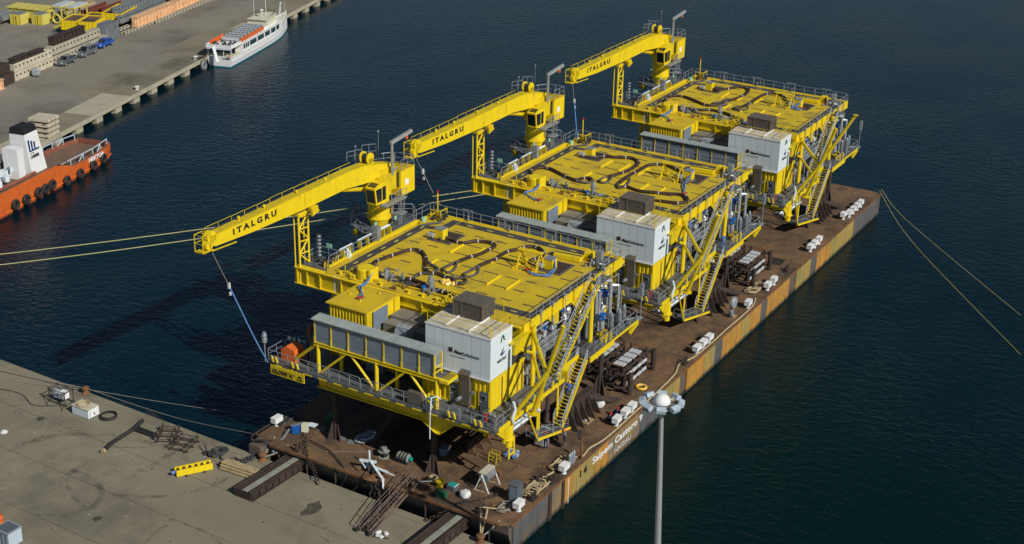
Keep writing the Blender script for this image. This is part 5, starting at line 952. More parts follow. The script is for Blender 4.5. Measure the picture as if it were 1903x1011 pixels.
t = bag(29.8, 4.9, 1.05, 'big white bulk bag with yellow cloth on top behind the nearest stair'); MB().rb((29.9, 4.9, DZ+1.55), .8, .7, .3, .4).done('yellow_cloth', 'bagy', t); MB().rb((29.3, 4.3, DZ+1.0), .1, .7, .35, .8).done('blue_print', 'sling', t)
t = thing('pallet', 'wooden pallet with a small white bag on the barge deck', 'pallet', (25.4, 4.4, DZ))
for i in range(5): MB().box(24.4+i*.46, 24.75+i*.46, 3.4, 5.3, DZ+.16, DZ+.22).done('plank', 'wood', t)
for y in (3.5, 4.3, 5.1): MB().box(24.4, 26.6, y, y+.12, DZ, DZ+.16).done('bearer', 'wood', t)
MB().lathe([(.35, 0), (.4, .2), (.2, .35)], (25.5, 4.3, DZ+.22), 8).done('small_bag', 'bag', t)
t = thing('ladder_trestle', 'yellow folding trestle frame standing on the barge deck before the nearest platform', 'trestle', (11, 8.7, DZ))
for y in (8.0, 9.4):
    for x, dx in ((10.3, .35), (11.7, -.35)): MB().ob((x, y, DZ), (x+dx, y, DZ+1.9), .1, .1).done('leg', 'yellow', t)
for z in (.5, 1.1, 1.85): MB().ob((10.6, 8.0, DZ+z), (10.6, 9.4, DZ+z), .09, .09).ob((11.4, 8.0, DZ+z), (11.4, 9.4, DZ+z), .09, .09).done('rung', 'yellow', t)
t = thing('stand', 'small yellow pin stand under the corner leg of the nearest platform', 'stand', (6.9, 3.5, DZ+2))
for x in (6.3, 7.4):
    MB().tube((x, 4.0, 8.0), (x, 4.0, 10.4), .12, 8).done('leg', 'yellowb', t)
MB().tube((6.3, 4.0, 8.4), (7.4, 4.0, 8.4), .08, 6).tube((6.3, 4.0, 10.0), (7.4, 4.0, 10.0), .1, 6).done('cross_bar', 'yellowb', t)
t = thing('rag_heap', 'heap of white and blue rags beside the yellow trestle', 'heap', (13.2, 7.7, DZ))
for m in ('bag', 'sling', 'woodg'):
    b = MB()
    for i in range(7): b.rb((13.2+random.uniform(-.8, .8), 7.6+random.uniform(-.7, .7), DZ+.2+random.random()*.3), .5, .35, .3, random.random()*3)
    b.done('rags', m, t)['kind'] = 'stuff'
t = thing('reel_stand', 'pale tubular A-frame stand holding a dirty roller near the barge corner', 'stand', (5.8, 6.6, DZ))
for x in (4.4, 7.2):
    for s in (-1, 1): MB().tube((x, 6.4+s*1.1, DZ), (x, 6.4, DZ+2.6), .09, 6).done('leg', 'bag', t)
    MB().box(x-.12, x+.12, 5.2, 7.7, DZ, DZ+.12).done('foot', 'wood', t)
MB().tube((4.2, 6.4, DZ+2.4), (7.4, 6.4, DZ+2.4), .1, 6).done('axle', 'bag', t); MB().lathe([(.75, -1.0), (.75, 1.0)], (5.8, 6.4, DZ+1.9), 16, 0).done('roller', 'gsteel', t); MB().rb((5.8, 6.5, DZ+2.66), 2.6, 1.0, .1).done('cover', 'tanroof', t)
t = thing('rusty_box', 'rusty open steel box just behind the tubular A-frame stand', 'box', (8.2, 7.0, DZ)); MB().rb((8.4, 7.0, DZ+.6), 1.0, 2.2, 1.2, .1).done('body', 'rusto', t)
def heap(name, lab, x, y, L, Wd, m='rope', n=9, r=.09, z=DZ, cat='rope', seed=1):
    t = thing(name, lab, cat, (x, y, z)); rr = random.Random(seed); b = MB(); a = 0; pts = []
    for i in range(n*9):
        a += .62+rr.uniform(-.2, .2); c = (i/(n*9)-.5)*L; pts.append((x+c+Wd*.55*cos(a), y+Wd*.5*sin(a)+rr.uniform(-.1, .1), z+.1+.14*abs(sin(i*.37))+rr.random()*.18))
    b.path(smooth(pts, 2), r, 5).done('strands', m, t); return t
heap('rope_heap', 'tangled tan rope heap along the barge edge behind the dark cabinet', 8.6, 1.6, 3.6, 1.6, seed=2); heap('rope_heap', 'tangled tan rope heap beside the gas bottles and the second vent', 14.6, 1.9, 2.6, 1.3, seed=3); heap('rope_heap', 'tangled tan rope heap beside the pair of white vents opposite the second racks', 75.2, 2.6, 3.4, 1.7, seed=4)
heap('scrap_heap', 'heap of pale scrap and bags in the shade under the nearest platform', 7.2, 24.4, 1.6, 1.6, 'lpipe', 5, .14, DZ, 'heap', 5)
for i, y in enumerate((30.2, 28.6, 27.0, 25.4)):
    t = thing('floor_tile', f'flat grey steel plate on the shaded deck, {ORD[i]} of four from the port side', 'plate', (5.8, y, DZ), 'grey plates in the shade'); MB().rb((6.2-.2*i, y, DZ+.05), 1.0, .9, .1, .3).done('plate', 'gsteel', t)
t = thing('lifebuoy', 'pale yellow ring lying on the deck beside the first pair of racks', 'ring', (37.4, 3.4, DZ)); MB().torus((37.2, 2.6, DZ+.15), .62, .17, 20, 8).done('ring', 'bagy', t)
t = thing('gas_bottles', 'three grey gas bottles upright beside the tall rusty post', 'gas bottles', (15.7, .9, DZ))
for i in range(3): MB().lathe([(.22, 0), (.22, 1.3), (.12, 1.5), (.08, 1.6)], (15.1+i*.5, .95, DZ), 10).done('bottle', 'steel', t)
t = thing('edge_post', 'rusty orange post with a dark lamp on the barge edge by the number 16', 'post', (16.9, .5, DZ)); MB().tube((17.1, .45, DZ-.3), (17.1, .45, DZ+2.1), .16, 8).done('post', 'rusto', t); MB().rb((17.5, 1.0, DZ+2.9), .7, .5, .9, .5).done('lamp', 'dark', t); MB().tube((17.1, .45, DZ+2), (17.3, .7, DZ+3), .06, 5).done('arm', 'rusto', t)
t = thing('disc_post', 'grey disc-shaped vent head on a thin post on the barge edge', 'vent', (64.4, 1.5, DZ)); MB().tube((64.4, 1.5, DZ), (64.4, 1.5, DZ+1.6), .09, 8).done('post', 'galv', t); MB().lathe([(.75, -.3), (.85, -.2), (.85, .2), (.75, .3)], (64.2, 1.5, DZ+2.2), 18, 1).done('disc', 'galv', t); MB().box(63.9, 64.9, 1.1, 1.9, DZ, DZ+.1).done('base', 'wood', t)
t = thing('deck_grating', 'square dark grating lying on the deck beyond the second racks', 'grating', (84, 3.4, DZ))
for i in range(5): MB().box(86.0+i*.55, 86.15+i*.55, 2.8, 5.0, DZ, DZ+.15).box(85.9, 88.4, 2.9+i*.45, 3.0+i*.45, DZ+.02, DZ+.13).done('bar', 'dark', t)
t = thing('deck_machine', 'blue and cream diesel winch on the port corner of the barge bow', 'winch', (3.8, 31.8, DZ)); MB().rb((4.0, 32.6, DZ+.7), 1.5, 1.2, 1.1, .5).done('motor', 'blue', t); MB().rb((5.0, 31.5, DZ+.8), 1.1, 1.2, 1.3, .5).done('engine', 'cream', t); MB().ob((3.6, 33.4, DZ+1.2), (4.8, 32.2, DZ+1.5), .6, .15).done('cover', 'gsteel', t); MB().ob((3.0, 33.2, DZ+.9), (-1.6, 33.0, 2.6), .28, .3).done('arm', 'gsteel', t)
t = thing('white_topped_table', 'small table with a white square top near the barge bow', 'table', (5.1, 30.8, DZ)); MB().rb((5.1, 30.8, DZ+1.3), 1.2, 1.4, .1, .1).done('top', 'white', t)
for x in (4.6, 5.6):
    for y in (30.3, 31.3): MB().tube((x, y, DZ), (x, y, DZ+1.25), .06, 5).done('leg', 'dark', t)
for (x, y, m, lab) in ((8.4, 30.6, 'green', 'dark green drum box in the shade under the nearest platform'), (9.4, 14.6, 'panel', 'pale grey box standing in the shade behind the nearest front post')):
    t = thing('shaded_box', lab, 'box', (x, y, DZ)); MB().rb((x, y, DZ+.6), 1.6, 1.0, 1.1, .2).done('body', m, t); MB().rb((x, y, DZ+1.18), 1.7, 1.1, .08, .2).done('lid', m, t)
heap('hose_bundle', 'dark tangle of hoses on posts at the barge port edge', 5.4, 35.0, 2.2, 1.0, 'dark', 6, .12, DZ, 'hose', 8)
heap('cable_tangle', 'pale net and cable tangle on the barge corner by the first vent', 3.0, 2.4, 1.4, 1.3, 'ropeg', 6, .05, DZ, 'cable', 9)
def chain(lab, pts, r=.16):
    t = thing('anchor_chain', lab, 'chain', pts[0]); L = smooth(pts, 12); b = MB(); acc = 0; k = 0
    for a, c in zip(L[:-1], L[1:]):
        acc += (c-a).length
        if acc > r*3.0:
            acc = 0; k += 1; d = (c-a).normalized(); x = d.orthogonal(); x.rotate(Quaternion(d, (k % 2)*pi/2+.4)); y = d.cross(x); R2_ = r*1.05
            b.path([a+d*cos(q)*R2_*1.7+x*sin(q)*R2_ for q in [2*pi*i/8 for i in range(8)]], r*.36, 4, True)
    b.done('links', 'rustd', t)['kind'] = 'stuff'
chain('rusty anchor chain hanging from the barge bow down to the quay on the port side', [(4.0, 30.3, 5.0), (1.8, 29.2, 4.1), (.0, 27.6, 3.9), (-.8, 26.0, 3.0), (-2.2, 24.2, 2.1)], .17)
chain('rusty anchor chain from the bow deck bitts down to the quay beside the gangway', [(8.6, 2.9, DZ+.2), (5.4, 4.2, DZ+.2), (3.0, 5.4, DZ+.2), (.6, 7.4, DZ+.1), (-.6, 8.6, 2.9), (-1.6, 9.8, 2.2)], .16)
chain('short rusty chains hanging in the gap under the white folded crane', [(-.1, 17.4, 4.0), (-.4, 17.0, 2.4), (-.5, 16.8, 1.2), (-.4, 17.6, 1.0), (-.2, 18.4, 3.2)], .24)
heap('chain_heap', 'rust-brown heap of chain and wire on the bow under the white folded crane', 1.0, 18.6, 1.4, 2.0, 'rusto', 6, .12, 3.7, 'chain', 14)
def rope(name, lab, pts, r, m, k=6, cat='rope'):
    o = MB().path(smooth(pts, k), r, 6).done(name, m, None, pts[0], smooth=True); tag(o, lab, cat); return o
rope('edge_hose', 'long tan rope lying along the starboard deck edge past the ship name', [(15.3, 1.2, 3.95), (16.6, 1.6, 3.9), (17.6, .6, 3.9), (19.6, .8, 3.9), (22.2, .35, 3.9), (25.6, .25, 3.9), (30.4, .3, 3.9), (38.1, .35, 3.9), (43, .6, 3.9), (46, 1.3, 3.9), (49.0, .6, 3.9), (54.4, .4, 3.9), (60, .45, 3.9), (64.8, .35, 3.9), (69.4, .5, 3.9), (72, 1.2, 3.9)], .12, 'rope')
rope('deck_rope', 'tan rope from the rope heap towards the second vent', [(9.9, 1.3, 4.0), (11.4, 1.9, 3.9), (12.6, 1.7, 3.9), (13.2, 2.2, 3.9)], .13, 'rope')
rope('deck_rope', 'pale rope running across the bow from the port shade', [(3.0, 30.8, 3.9), (2.0, 27.0, 3.9), (3.4, 24.4, 3.9), (5.0, 21.8, 3.9), (5.6, 21.0, 3.9)], .035, 'ropeg')
rope('deck_rope', 'pale rope from the gangway to the yellow mushroom bollard', [(2.0, 15.0, 3.9), (2.4, 13.6, 3.9), (2.8, 12.0, 4.3)], .06, 'bag')
rope('deck_hose', 'black hose looping from the bow deck down the barge end', [(2.8, 29.6, 4.2), (2.2, 26.0, 4.1), (.7, 23.2, 3.95), (-.15, 21.8, 3.2), (-.3, 22.6, 1.6), (-.2, 21.0, 1.5), (.0, 19.6, 3.9)], .08, 'rubber')
for nm, k in (('cable_reel', .66), ('anchor_winch', .68), ('mushroom_bollard', .62), ('crate', .8), ('tool_chest', .72), ('sack', .68), ('sack.001', .72), ('waste_skip', .74), ('pallet', .74), ('deck_machine', .74), ('white_topped_table', .75), ('reel_stand', .86), ('rusty_box', .7), ('ladder_trestle', .75), ('shaded_box', .8), ('shaded_box.001', .8)):
    bpy.data.objects[nm].scale = (k, k, k)
# ================================================================== MOORINGS
rope('mooring_rope', 'upper pale mooring rope stretching left across the harbour behind the boom tip', [(-12, 138, 3.0), (40, 97.8, 2.2), (125, 35.6, 4.3)], .075, 'ropey', 12)
rope('mooring_rope', 'lower pale mooring rope stretching left across the harbour below the boom tip', [(-12, 131.5, 3.0), (40, 93.3, 2.0), (122, 35.8, 4.3)], .075, 'ropey', 12)
rope('mooring_rope', 'inner mooring rope from the far barge corner out to the right edge', [(127, .4, 4.4), (112, -10.5, 1.9), (82, -35.9, -.1), (70, -46, -1)], .055, 'ropey', 10)
rope('mooring_rope', 'outer mooring rope from the far barge corner out to the right edge', [(127.4, .2, 4.6), (120, -7.0, 2.5), (96.2, -32.5, -.1), (86, -43, -1)], .055, 'ropey', 10)
rope('mooring_line', 'thin rope from the quay bollard running low over the water, upper one', [(.1, 63.5, 2.5), (2, 50, 1.4), (1.2, 35.8, 3.7)], .035, 'ropeg', 8); rope('mooring_line', 'thin rope from the quay bollard running low over the water, lower one', [(.0, 63.2, 2.5), (5, 55, .8), (9, 42, .7)], .03, 'ropeg', 8)
rope('quay_rope', 'taut grey rope from the left edge to the quay bollard', [(-2.6, 80, 2.35), (.0, 63.7, 2.5)], .07, 'ropeg', 3); rope('quay_rope', 'slack grey rope lying on the quay towards the quay bollard', [(-4.4, 82, 2.08), (-2.4, 72, 2.08), (.0, 64, 2.3)], .06, 'ropeg', 6); rope('quay_rope', 'dark cable lying in a curve behind the scaffold stand', [(-7.4, 80, 2.06), (-5.0, 71, 2.06), (-6.2, 66.5, 2.06), (-4.0, 63.2, 2.06)], .06, 'dark', 8)
def qboll(x, y, lab, z=2.0, r=.5):
    t = thing('quay_bollard', lab, 'bollard', (x, y, z)); MB().lathe([(r*1.1, 0), (r*1.05, .1), (r*.7, .2), (r*.62, .5), (r*1.0, .72), (r*.95, .9), (r*.3, 1.0)], (x, y, z), 16).done('body', 'rusto', t, smooth=True); return t
qboll(-.3, 63.5, 'rusty brown bollard on the near quay edge, left of the open water'); qboll(-1.0, 33.6, 'rusty bollard with many ropes beside the barge port corner'); qboll(-1.7, 2.6, 'rusty bollard with two ropes beside the barge starboard corner')
for i, (a, b) in enumerate((((-1.0, 33.6, 2.6), (1.6, 33.8, 3.9)), ((-1.0, 33.8, 2.5), (.6, 35.6, 3.2)), ((-.9, 33.3, 2.5), (1.0, 31.2, 3.9)), ((-1.2, 33.4, 2.5), (.2, 34.6, 3.0)))):
    rope('mooring_rope', 'grey mooring rope between the port corner bollard and the barge, '+('first to the deck rail', 'second to the corner fender', 'third to the bow deck', 'shortest and lowest')[i], [a, tuple((V(a)+V(b))/2-V((0, 0, .25))), b], .11, 'ropeg', 5)
for i, b in enumerate(((.9, 4.2, 4.5), (1.0, 3.4, 4.5), (.6, 1.6, 3.9))):
    a = (-1.7, 2.6, 2.6); rope('mooring_rope', 'tan mooring rope between the starboard corner bollard and the barge, '+('left one', 'middle one', 'right one')[i], [a, tuple((V(a)+V(b))/2-V((0, 0, .2))), b], .10, 'rope' if i < 2 else 'ropeg', 5)
rope('mooring_rope', 'tan rope from the barge bitts to the dark cabinet', [(.9, 4.0, 4.6), (2.4, 2.9, 4.0), (4.3, 2.0, 3.95)], .08, 'rope', 5)
heap('chain_heap', 'heap of chain beside the port corner bollard on the quay', -1.7, 34.8, 1.8, .8, 'dark', 5, .08, 2.0, 'chain', 6)
# ================================================================== NEAR QUAY ITEMS
def gangbeam(x0, y, L, lab, skew=.0):
    t = thing('fender_pontoon', lab, 'fender beam', (x0+L/2, y, 2)); yy = lambda x: y+(x-x0)*skew
    MB().prism([(x0, y-1.35), (x0+L, yy(x0+L)-1.35), (x0+L, yy(x0+L)+1.05), (x0, y+1.05)], 2, 2.0, 3.0).done('body', 'rustd', t)
    for s, m in ((-1.3, 'rustd'), (1.0, 'rustd')): MB().ob((x0-.05, y+s, 3.02), (x0+L, yy(x0+L)+s, 3.02), .16, .3).done('top_rail', m, t)
    n = 5
    for i in range(n): a = x0+.1+i*(L-.2)/n; b = a+(L-.2)/n-.06; MB().prism([(a, yy(a)-.75), (b, yy(b)-.75), (b, yy(b)-.05), (a, yy(a)-.05)], 2, 3.0, 3.09).done('timber_plank', 'woodg', t)
    for i in range(9): a = x0+.3+i*(L-.5)/8; MB().box(a-.07, a+.07, yy(a)-1.55, yy(a)-1.35, 2.0, 3.05).done('web_stiffener', 'rustd', t)
    MB().ob((x0, y-1.48, 2.95), (x0+L, yy(x0+L)-1.48, 2.95), .26, .1).done('flange', 'rustd', t); MB().ob((x0, y-1.48, 2.06), (x0+L, yy(x0+L)-1.48, 2.06), .26, .1).done('flange', 'rustd', t)
gangbeam(-8.8, 30.1, 9.4, 'dark brown steel fender beam with pale planks on the left side of the gangway', -.04); gangbeam(-9.4, 7.1, 9.8, 'dark brown steel fender beam with pale planks at the bottom edge, right of the gangway', -.03)
t = thing('gangway', 'rusty steel gangway with handrails sloping from the barge down to the quay', 'gangway', (-2.2, 14.2, 2))
A = V((-7.0, 14.3, 2.15)); B_ = V((2.4, 14.3, 4.15))
for y in (-.55, .55): MB().ob(A+V((0, y, 0)), B_+V((0, y, 0)), .14, .3).done('side_beam', 'gang', t)
MB().ob(A+V((0, -1.05, -.0)), B_+V((-.6, -1.05, -.1)), .12, .25).done('side_beam', 'gang', t)
for i in range(18): p = A.lerp(B_, (i+.5)/18); MB().box(p.x-.2, p.x+.2, p.y-.48, p.y+.48, p.z+.02, p.z+.07).done('tread_plate', 'rustd', t)
for y in (-.56, .56):
    b = MB(); b.tube(A+V((0, y, 1.25)), B_+V((0, y, 1.25)), .05, 5).tube(A+V((0, y, .7)), B_+V((0, y, .7)), .04, 5)
    for i in range(6): p = A.lerp(B_, i/5)+V((0, y, 0)); b.tube(p, p+V((0, 0, 1.25)), .045, 5)
    b.done('handrail', 'gang', t)
for s in (-.25, .25): MB().lathe([(.35, -.1), (.35, .1)], A+V((-.1, s*3.4, -.0)), 10, 1).done('roller', 'rubber', t)
t = thing('rag_heap', 'white rags and twigs at the foot of the gangway', 'heap', (-6.5, 12.4, 2)); b = MB()
for i in range(9): b.lathe([(.2, 0), (.28, .15), (.1, .35)], (-6.4+random.uniform(-.5, .5), 12.4+random.uniform(-.6, .6), 2), 7)
b.done('rags', 'bag', t)['kind'] = 'stuff'; MB().ob((-7.2, 13.0, 2.1), (-6.6, 11.2, 2.1), .08, .08).done('stick', 'dark', t)
t = thing('white_container', 'small white storage container with dusty top on the near quay', 'container', (-4.2, 59.5, 2))
MB().prism([(-5.1, 60.8), (-5.1, 58.0), (-3.4, 57.9), (-3.4, 60.8)], 2, 2.08, 3.25).done('body', 'white', t); MB().box(-5.16, -3.34, 57.86, 60.86, 3.25, 3.31).done('roof', 'tanroof', t); MB().box(-4.9, -3.6, 57.8, 57.92, 2.2, 3.1).done('door', 'whitec', t); MB().box(-4.4, -4.2, 57.75, 57.82, 2.5, 2.7).done('lock', 'dark', t)
b = MB(); 
for i in range(3): b.torus((-4.3, 59.6, 3.36+.05*i), .6+.12*i, .05, 16, 5)
b.done('coiled_wire', 'rope', t)
t = thing('hose_coil', 'black hose coiled in a ring on the near quay beside the white container', 'hose', (-3.3, 56.6, 2)); b = MB()
for i in range(3): b.torus((-3.3+.04*i, 56.5-.04*i, 2.1+.12*i), 1.05-.05*i, .09, 28, 6)
b.done('coil', 'rubber', t)
t = thing('scaffold_stand', 'dark scaffold frame with a white box hung inside on the near quay', 'stand', (-3.6, 64.2, 2))
for x in (-4.3, -2.9):
    for y in (62.9, 65.6): MB().tube((x, y, 2), (x, y, 4.1), .07, 5).done('post', 'dark', t)
for z in (2.2, 3.9):
    for y in (62.9, 65.6): MB().tube((-4.5, y, z), (-2.7, y, z), .06, 5).done('tube', 'dark', t)
    for x in (-4.3, -2.9): MB().tube((x, 62.6, z), (x, 65.9, z), .06, 5).done('tube', 'dark', t)
for s in (62.9, 65.6): MB().tube((-4.3, s, 3.6), (-5.2, s-.4, 2.05), .05, 5).done('brace', 'rustd', t)
MB().rb((-3.6, 63.8, 3.2), .9, 1.0, .9).done('white_box', 'whitec', t); MB().rb((-3.7, 65.0, 3.1), .5, .5, 1.0).done('blue_bag', 'floodl', t)
def scaf(cx, cy, rz, lab):
    t = thing('scaffold_cradle', lab, 'frame', (cx, cy, 2), 'scaffold cradles on the near quay'); q = Matrix.Rotation(rz, 3, 'Z')
    f = lambda x, y, z: V((cx, cy, 2))+q@V((x, y, z))
    for x in (-1.3, 0, 1.3):
        for y in (-1.0, 1.0): MB().tube(f(x, y, 0), f(x, y, 1.2), .06, 5).done('post', 'rustd', t)
    for z in (.2, .8):
        for y in (-1, 1): MB().tube(f(-1.7, y, z), f(1.7, y, z), .055, 5).done('tube', 'rustd', t)
        for x in (-1.3, 0, 1.3): MB().tube(f(x, -1.4, z), f(x, 1.4, z), .055, 5).done('tube', 'rustd', t)
scaf(-3.0, 46.7, .5, 'rusty scaffold cradle on the near quay, nearer the black flexible pipe'); scaf(-3.6, 43.6, .2, 'rusty scaffold cradle on the near quay, nearer the chain coil')
MB().rb((-3.7, 43.5, 2.5), .3, .3, .4)
t = thing('flexible_pipe', 'long bent black ribbed pipe lying on the near quay', 'pipe', (-6, 51, 2)); pp = smooth([(-10.0, 50.4, 2.3), (-8.2, 51.0, 2.3), (-6.2, 51.2, 2.3), (-4.8, 51.2, 2.35), (-3.4, 51.5, 2.3), (-2.0, 51.9, 2.3)], 10)
MB().path(pp, .26, 10, rr=[.24+.035*(i % 2) for i in range(len(pp))]).done('pipe', 'rubber', t); MB().tube((-10.2, 50.4, 2.3), (-9.9, 50.45, 2.3), .34, 10).done('end_flange', 'wood', t)
t = thing('flexible_pipe', 'short pair of black pipes lying crosswise to the long bent one', 'pipe', (-4.3, 49.8, 2))
for s in (0, .55): MB().tube((-4.1+s, 51.4, 2.25), (-4.0+s*.7, 47.9, 2.25), .2, 10).done('pipe', 'rubber', t)
t = thing('tripod_stand', 'small tripod with a round foot on the near quay', 'stand', (-3.3, 40.5, 2)); MB().lathe([(.55, 0), (.55, .1), (.1, .2)], (-3.4, 40.2, 2), 14).tube((-3.4, 40.2, 2.1), (-3.4, 40.2, 3.4), .05, 5).tube((-3.4, 40.2, 2.4), (-2.8, 41.2, 2.9), .05, 5).done('post', 'rustd', t)
heap('rope_heap', 'dark brown heap of heavy rope at the quay edge before the port corner bollard', -2.7, 39.0, 1.0, 1.5, 'dark', 7, .14, 2.0, 'rope', 12)
rope('quay_rope', 'thick dark rope snaking from the rope heap to the port corner bollard', [(-2.9, 38.4, 2.15), (-3.6, 37.7, 2.12), (-3.2, 37.0, 2.12), (-2.5, 36.6, 2.12), (-2.6, 35.8, 2.12), (-1.6, 34.8, 2.15)], .11, 'dark')
t = thing('lifting_beam', 'bright yellow spreader beam lying on the near quay', 'beam', (-7.2, 38.6, 2))
A = V((-9.2, 39.7, 2.5)); B_ = V((-5.6, 37.4, 2.5)); d = (B_-A).normalized(); nn = V((-d.y, d.x, 0))
for s in (-.45, .45): MB().ob(A+nn*s, B_+nn*s, .12, .8).done('side_plate', 'yellowb', t)
MB().ob(A-V((0, 0, .3)), B_-V((0, 0, .3)), .9, .1).done('bottom_plate', 'yellow', t)
for i in range(6): p = A.lerp(B_, (i+.5)/6); MB().ob(p-nn*.42+V((0, 0, .25)), p+nn*.42+V((0, 0, .25)), .2, .1).done('cross_bar', 'dark', t)
MB().tube(A-d*.5, A, .2, 8).done('end_pin', 'sling', t)
for i in (0.25, .75): p = A.lerp(B_, i); MB().ob(p-nn*.8-V((0, 0, .42)), p+nn*.8-V((0, 0, .42)), .25, .18).done('bearer', 'dark', t)
t = thing('timber_stack', 'stack of long pale timber poles beside the left fender beam', 'timber', (-4.4, 34, 2))
for j in range(3):
    for i in range(5-j): MB().tube((-5.3+i*.36+j*.18, 36.4, 2.18+j*.3), (-5.1+i*.36+j*.18, 31.6, 2.18+j*.3), .17, 7).done('pole', 'wood', t)
t = thing('wheeled_bin', 'blue-grey galvanised bin cut by the bottom left corner', 'bin', (-29, 44.8, 2)); MB().prism([(-30.0, 43.9), (-28.2, 43.9), (-28.2, 45.9), (-30.0, 45.9)], 2, 2.15, 3.9).done('body', 'floodl', t); MB().box(-30.1, -28.1, 43.8, 46.0, 3.9, 4.0).done('rim', 'galv', t); MB().box(-29.9, -28.3, 44.0, 45.8, 4.0, 4.02).done('inside', 'gdoor', t)
for i in range(3): MB().tube((-30.05, 44.2+i*.6, 2.3), (-30.05, 44.2+i*.6, 3.8), .06, 5).done('rib', 'gdoor', t)
t = thing('plastic_barrier', 'red plastic barrel at the left edge above the blue-grey bin', 'barrel', (-27.4, 48.4, 2)); MB().lathe([(.5, 0), (.55, .3), (.5, .7), (.55, 1.0), (.4, 1.3)], (-27.3, 48.6, 2), 12).done('body', 'tug', t)
for x, y, r, n, lab in ((-8.1, 63.2, .5, 0, 'dark round oil stain left of the white container'), (-6.2, 22.0, .9, 1, 'long dark oil stain right of the left fender beam'), (-20.7, 40.6, .5, 2, 'dark round oil spot near the bottom of the quay'), (-1.9, 49.0, .45, 3, 'small dark stain beside the black pipe')):
    b = MB(); rr = random.Random(n); b.prism([(x+r*(1+rr.uniform(-.3, .3))*cos(a)*(1.9 if n == 1 else 1), y+r*(1+rr.uniform(-.3, .3))*sin(a)) for a in [2*pi*i/14 for i in range(14)]], 2, 2.0, 2.012); tag(b.done('oil_stain', 'oil', None), lab, 'stain')
t = thing('white_rubbish', 'crumpled white sheet lying alone on the left of the near quay', 'sheet', (-12.9, 64.3, 2)); MB().lathe([(.5, 0), (.45, .12), (.2, .25), (.05, .2)], (-12.9, 64.3, 2), 7).done('sheet', 'bag', t)
rr = random.Random(33); b = MB()
for i in range(260):
    x = rr.uniform(-34, -1.5); y = rr.uniform(2, 92); s = rr.uniform(.03, .11); b.rb((x, y, 2.02), s*rr.uniform(1, 3), s, s*.7, rr.random()*3)
o = tag(b.done('quay_litter', 'dark', None), 'dark grit and scraps scattered over the near quay', 'litter'); del o['category']; o['kind'] = 'stuff'
b = MB()
for i in range(90):
    x = rr.uniform(-30, -1.5); y = rr.uniform(4, 80); s = rr.uniform(.03, .08); b.rb((x, y, 2.02), s*rr.uniform(1, 2), s, s*.5, rr.random()*3)
o = tag(b.done('quay_scraps', 'bag', None), 'pale scraps scattered over the near quay', 'litter'); del o['category']; o['kind'] = 'stuff'
b = MB()
for i in range(200):
    x = rr.uniform(1, 125); y = rr.uniform(1, 14); s = rr.uniform(.03, .1); b.rb((x, y, DZ+.03), s*rr.uniform(1, 4), s, s*.6, rr.random()*3)
o = tag(b.done('deck_scraps', 'wood', None), 'small pale scraps scattered over the barge deck', 'litter'); del o['category']; o['kind'] = 'stuff'
# ================================================================== LIGHT MAST
t = thing('light_mast', 'tall grey high-mast lamp with a ring of floodlights standing in the foreground', 'lamp mast', (-6.0, -20.3, 2)); mt = V((-7.65, -20.3, 28.6)); mb_ = V((-5.6, -20.3, 2))
MB().tube(mb_, mt, .42, 20, .19).done('pole', 'galv', t, smooth=True); MB().lathe([(.7, 0), (.7, .15)], mb_, 16).done('base_plate', 'galv', t)
MB().lathe([(.78, 0), (.80, .08), (.74, .34), (.58, .6), (.32, .77), (.06, .83)], mt+V((0, 0, -.1)), 28).done('dome', 'whitec', t, smooth=True)
MB().torus(mt+V((0, 0, -.35)), 1.25, .07, 28, 6).torus(mt+V((0, 0, -.75)), .5, .07, 18, 6).done('head_ring', 'galv', t)
for i in range(8):
    a = i*pi/4+.42; u = V((cos(a), sin(a), 0)); q = mt+u*1.75+V((0, 0, -.05)); MB().tube(mt+u*.4+V((0, 0, -.4)), q, .05, 5).done('arm', 'galv', t)
    f = MB().rb(q, .55, .85, .42, a, ('Y', .35)).done('floodlight', 'floodl', t); MB().rb(q-V((0, 0, .22))+u*.1, .4, .7, .04, a, ('Y', .35)).done('lens', 'ggrn', f)
# ================================================================== FERRY
FA2 = radians(16.3); fo = V((135.4, 161.0, 0)); fe = V((cos(FA2), sin(FA2), 0)); fn = V((-sin(FA2), cos(FA2), 0))
def F(s, t_, z): return fo+fe*s+fn*t_+V((0, 0, z))
fy = thing('passenger_boat', 'white excursion boat with grey and red deck seats moored at the far quay', 'boat', fo)
def loft(secs, m, name, par, cap=True):
    """secs: list of rings (equal length)"""
    b = MB(); n = len(secs[0])
    for r in secs: b.v += [tuple(p) for p in r]
    for i in range(len(secs)-1): b.f += [(i*n+k, i*n+k+1, (i+1)*n+k+1, (i+1)*n+k) for k in range(n-1)]
    if cap: b.f += [tuple(range(n)), tuple(range((len(secs)-1)*n, len(secs)*n))]
    return b.done(name, m, par)
hw = lambda s: 3.35*min(1, .93+s*.01)*(1 if s < 24 else max(0.03, 1-((s-24)/16.0)**1.9))
sh = lambda s: 2.5+(0 if s < 18 else ((s-18)/22)**2*2.0)
ss = [0, 4, 10, 16, 22, 26, 30, 33, 36, 38.5, 40]
loft([[F(s, -hw(s), sh(s)), F(s, -hw(s)*.95, sh(s)-1.0), F(s, -hw(s)*.86, .2), F(s, hw(s)*.86, .2), F(s, hw(s)*.95, sh(s)-1.0), F(s, hw(s), sh(s))] for s in ss], 'whitec', 'hull', fy)
loft([[F(s, -hw(s)*.87, .25), F(s, -hw(s)*.8, -1), F(s, hw(s)*.8, -1), F(s, hw(s)*.87, .25)] for s in ss], 'tealb', 'boot_stripe', fy)
loft([[F(s, -hw(s)*.97, sh(s)-.15), F(s, hw(s)*.97, sh(s)-.15)] for s in ss], 'cream', 'main_deck', fy, False)
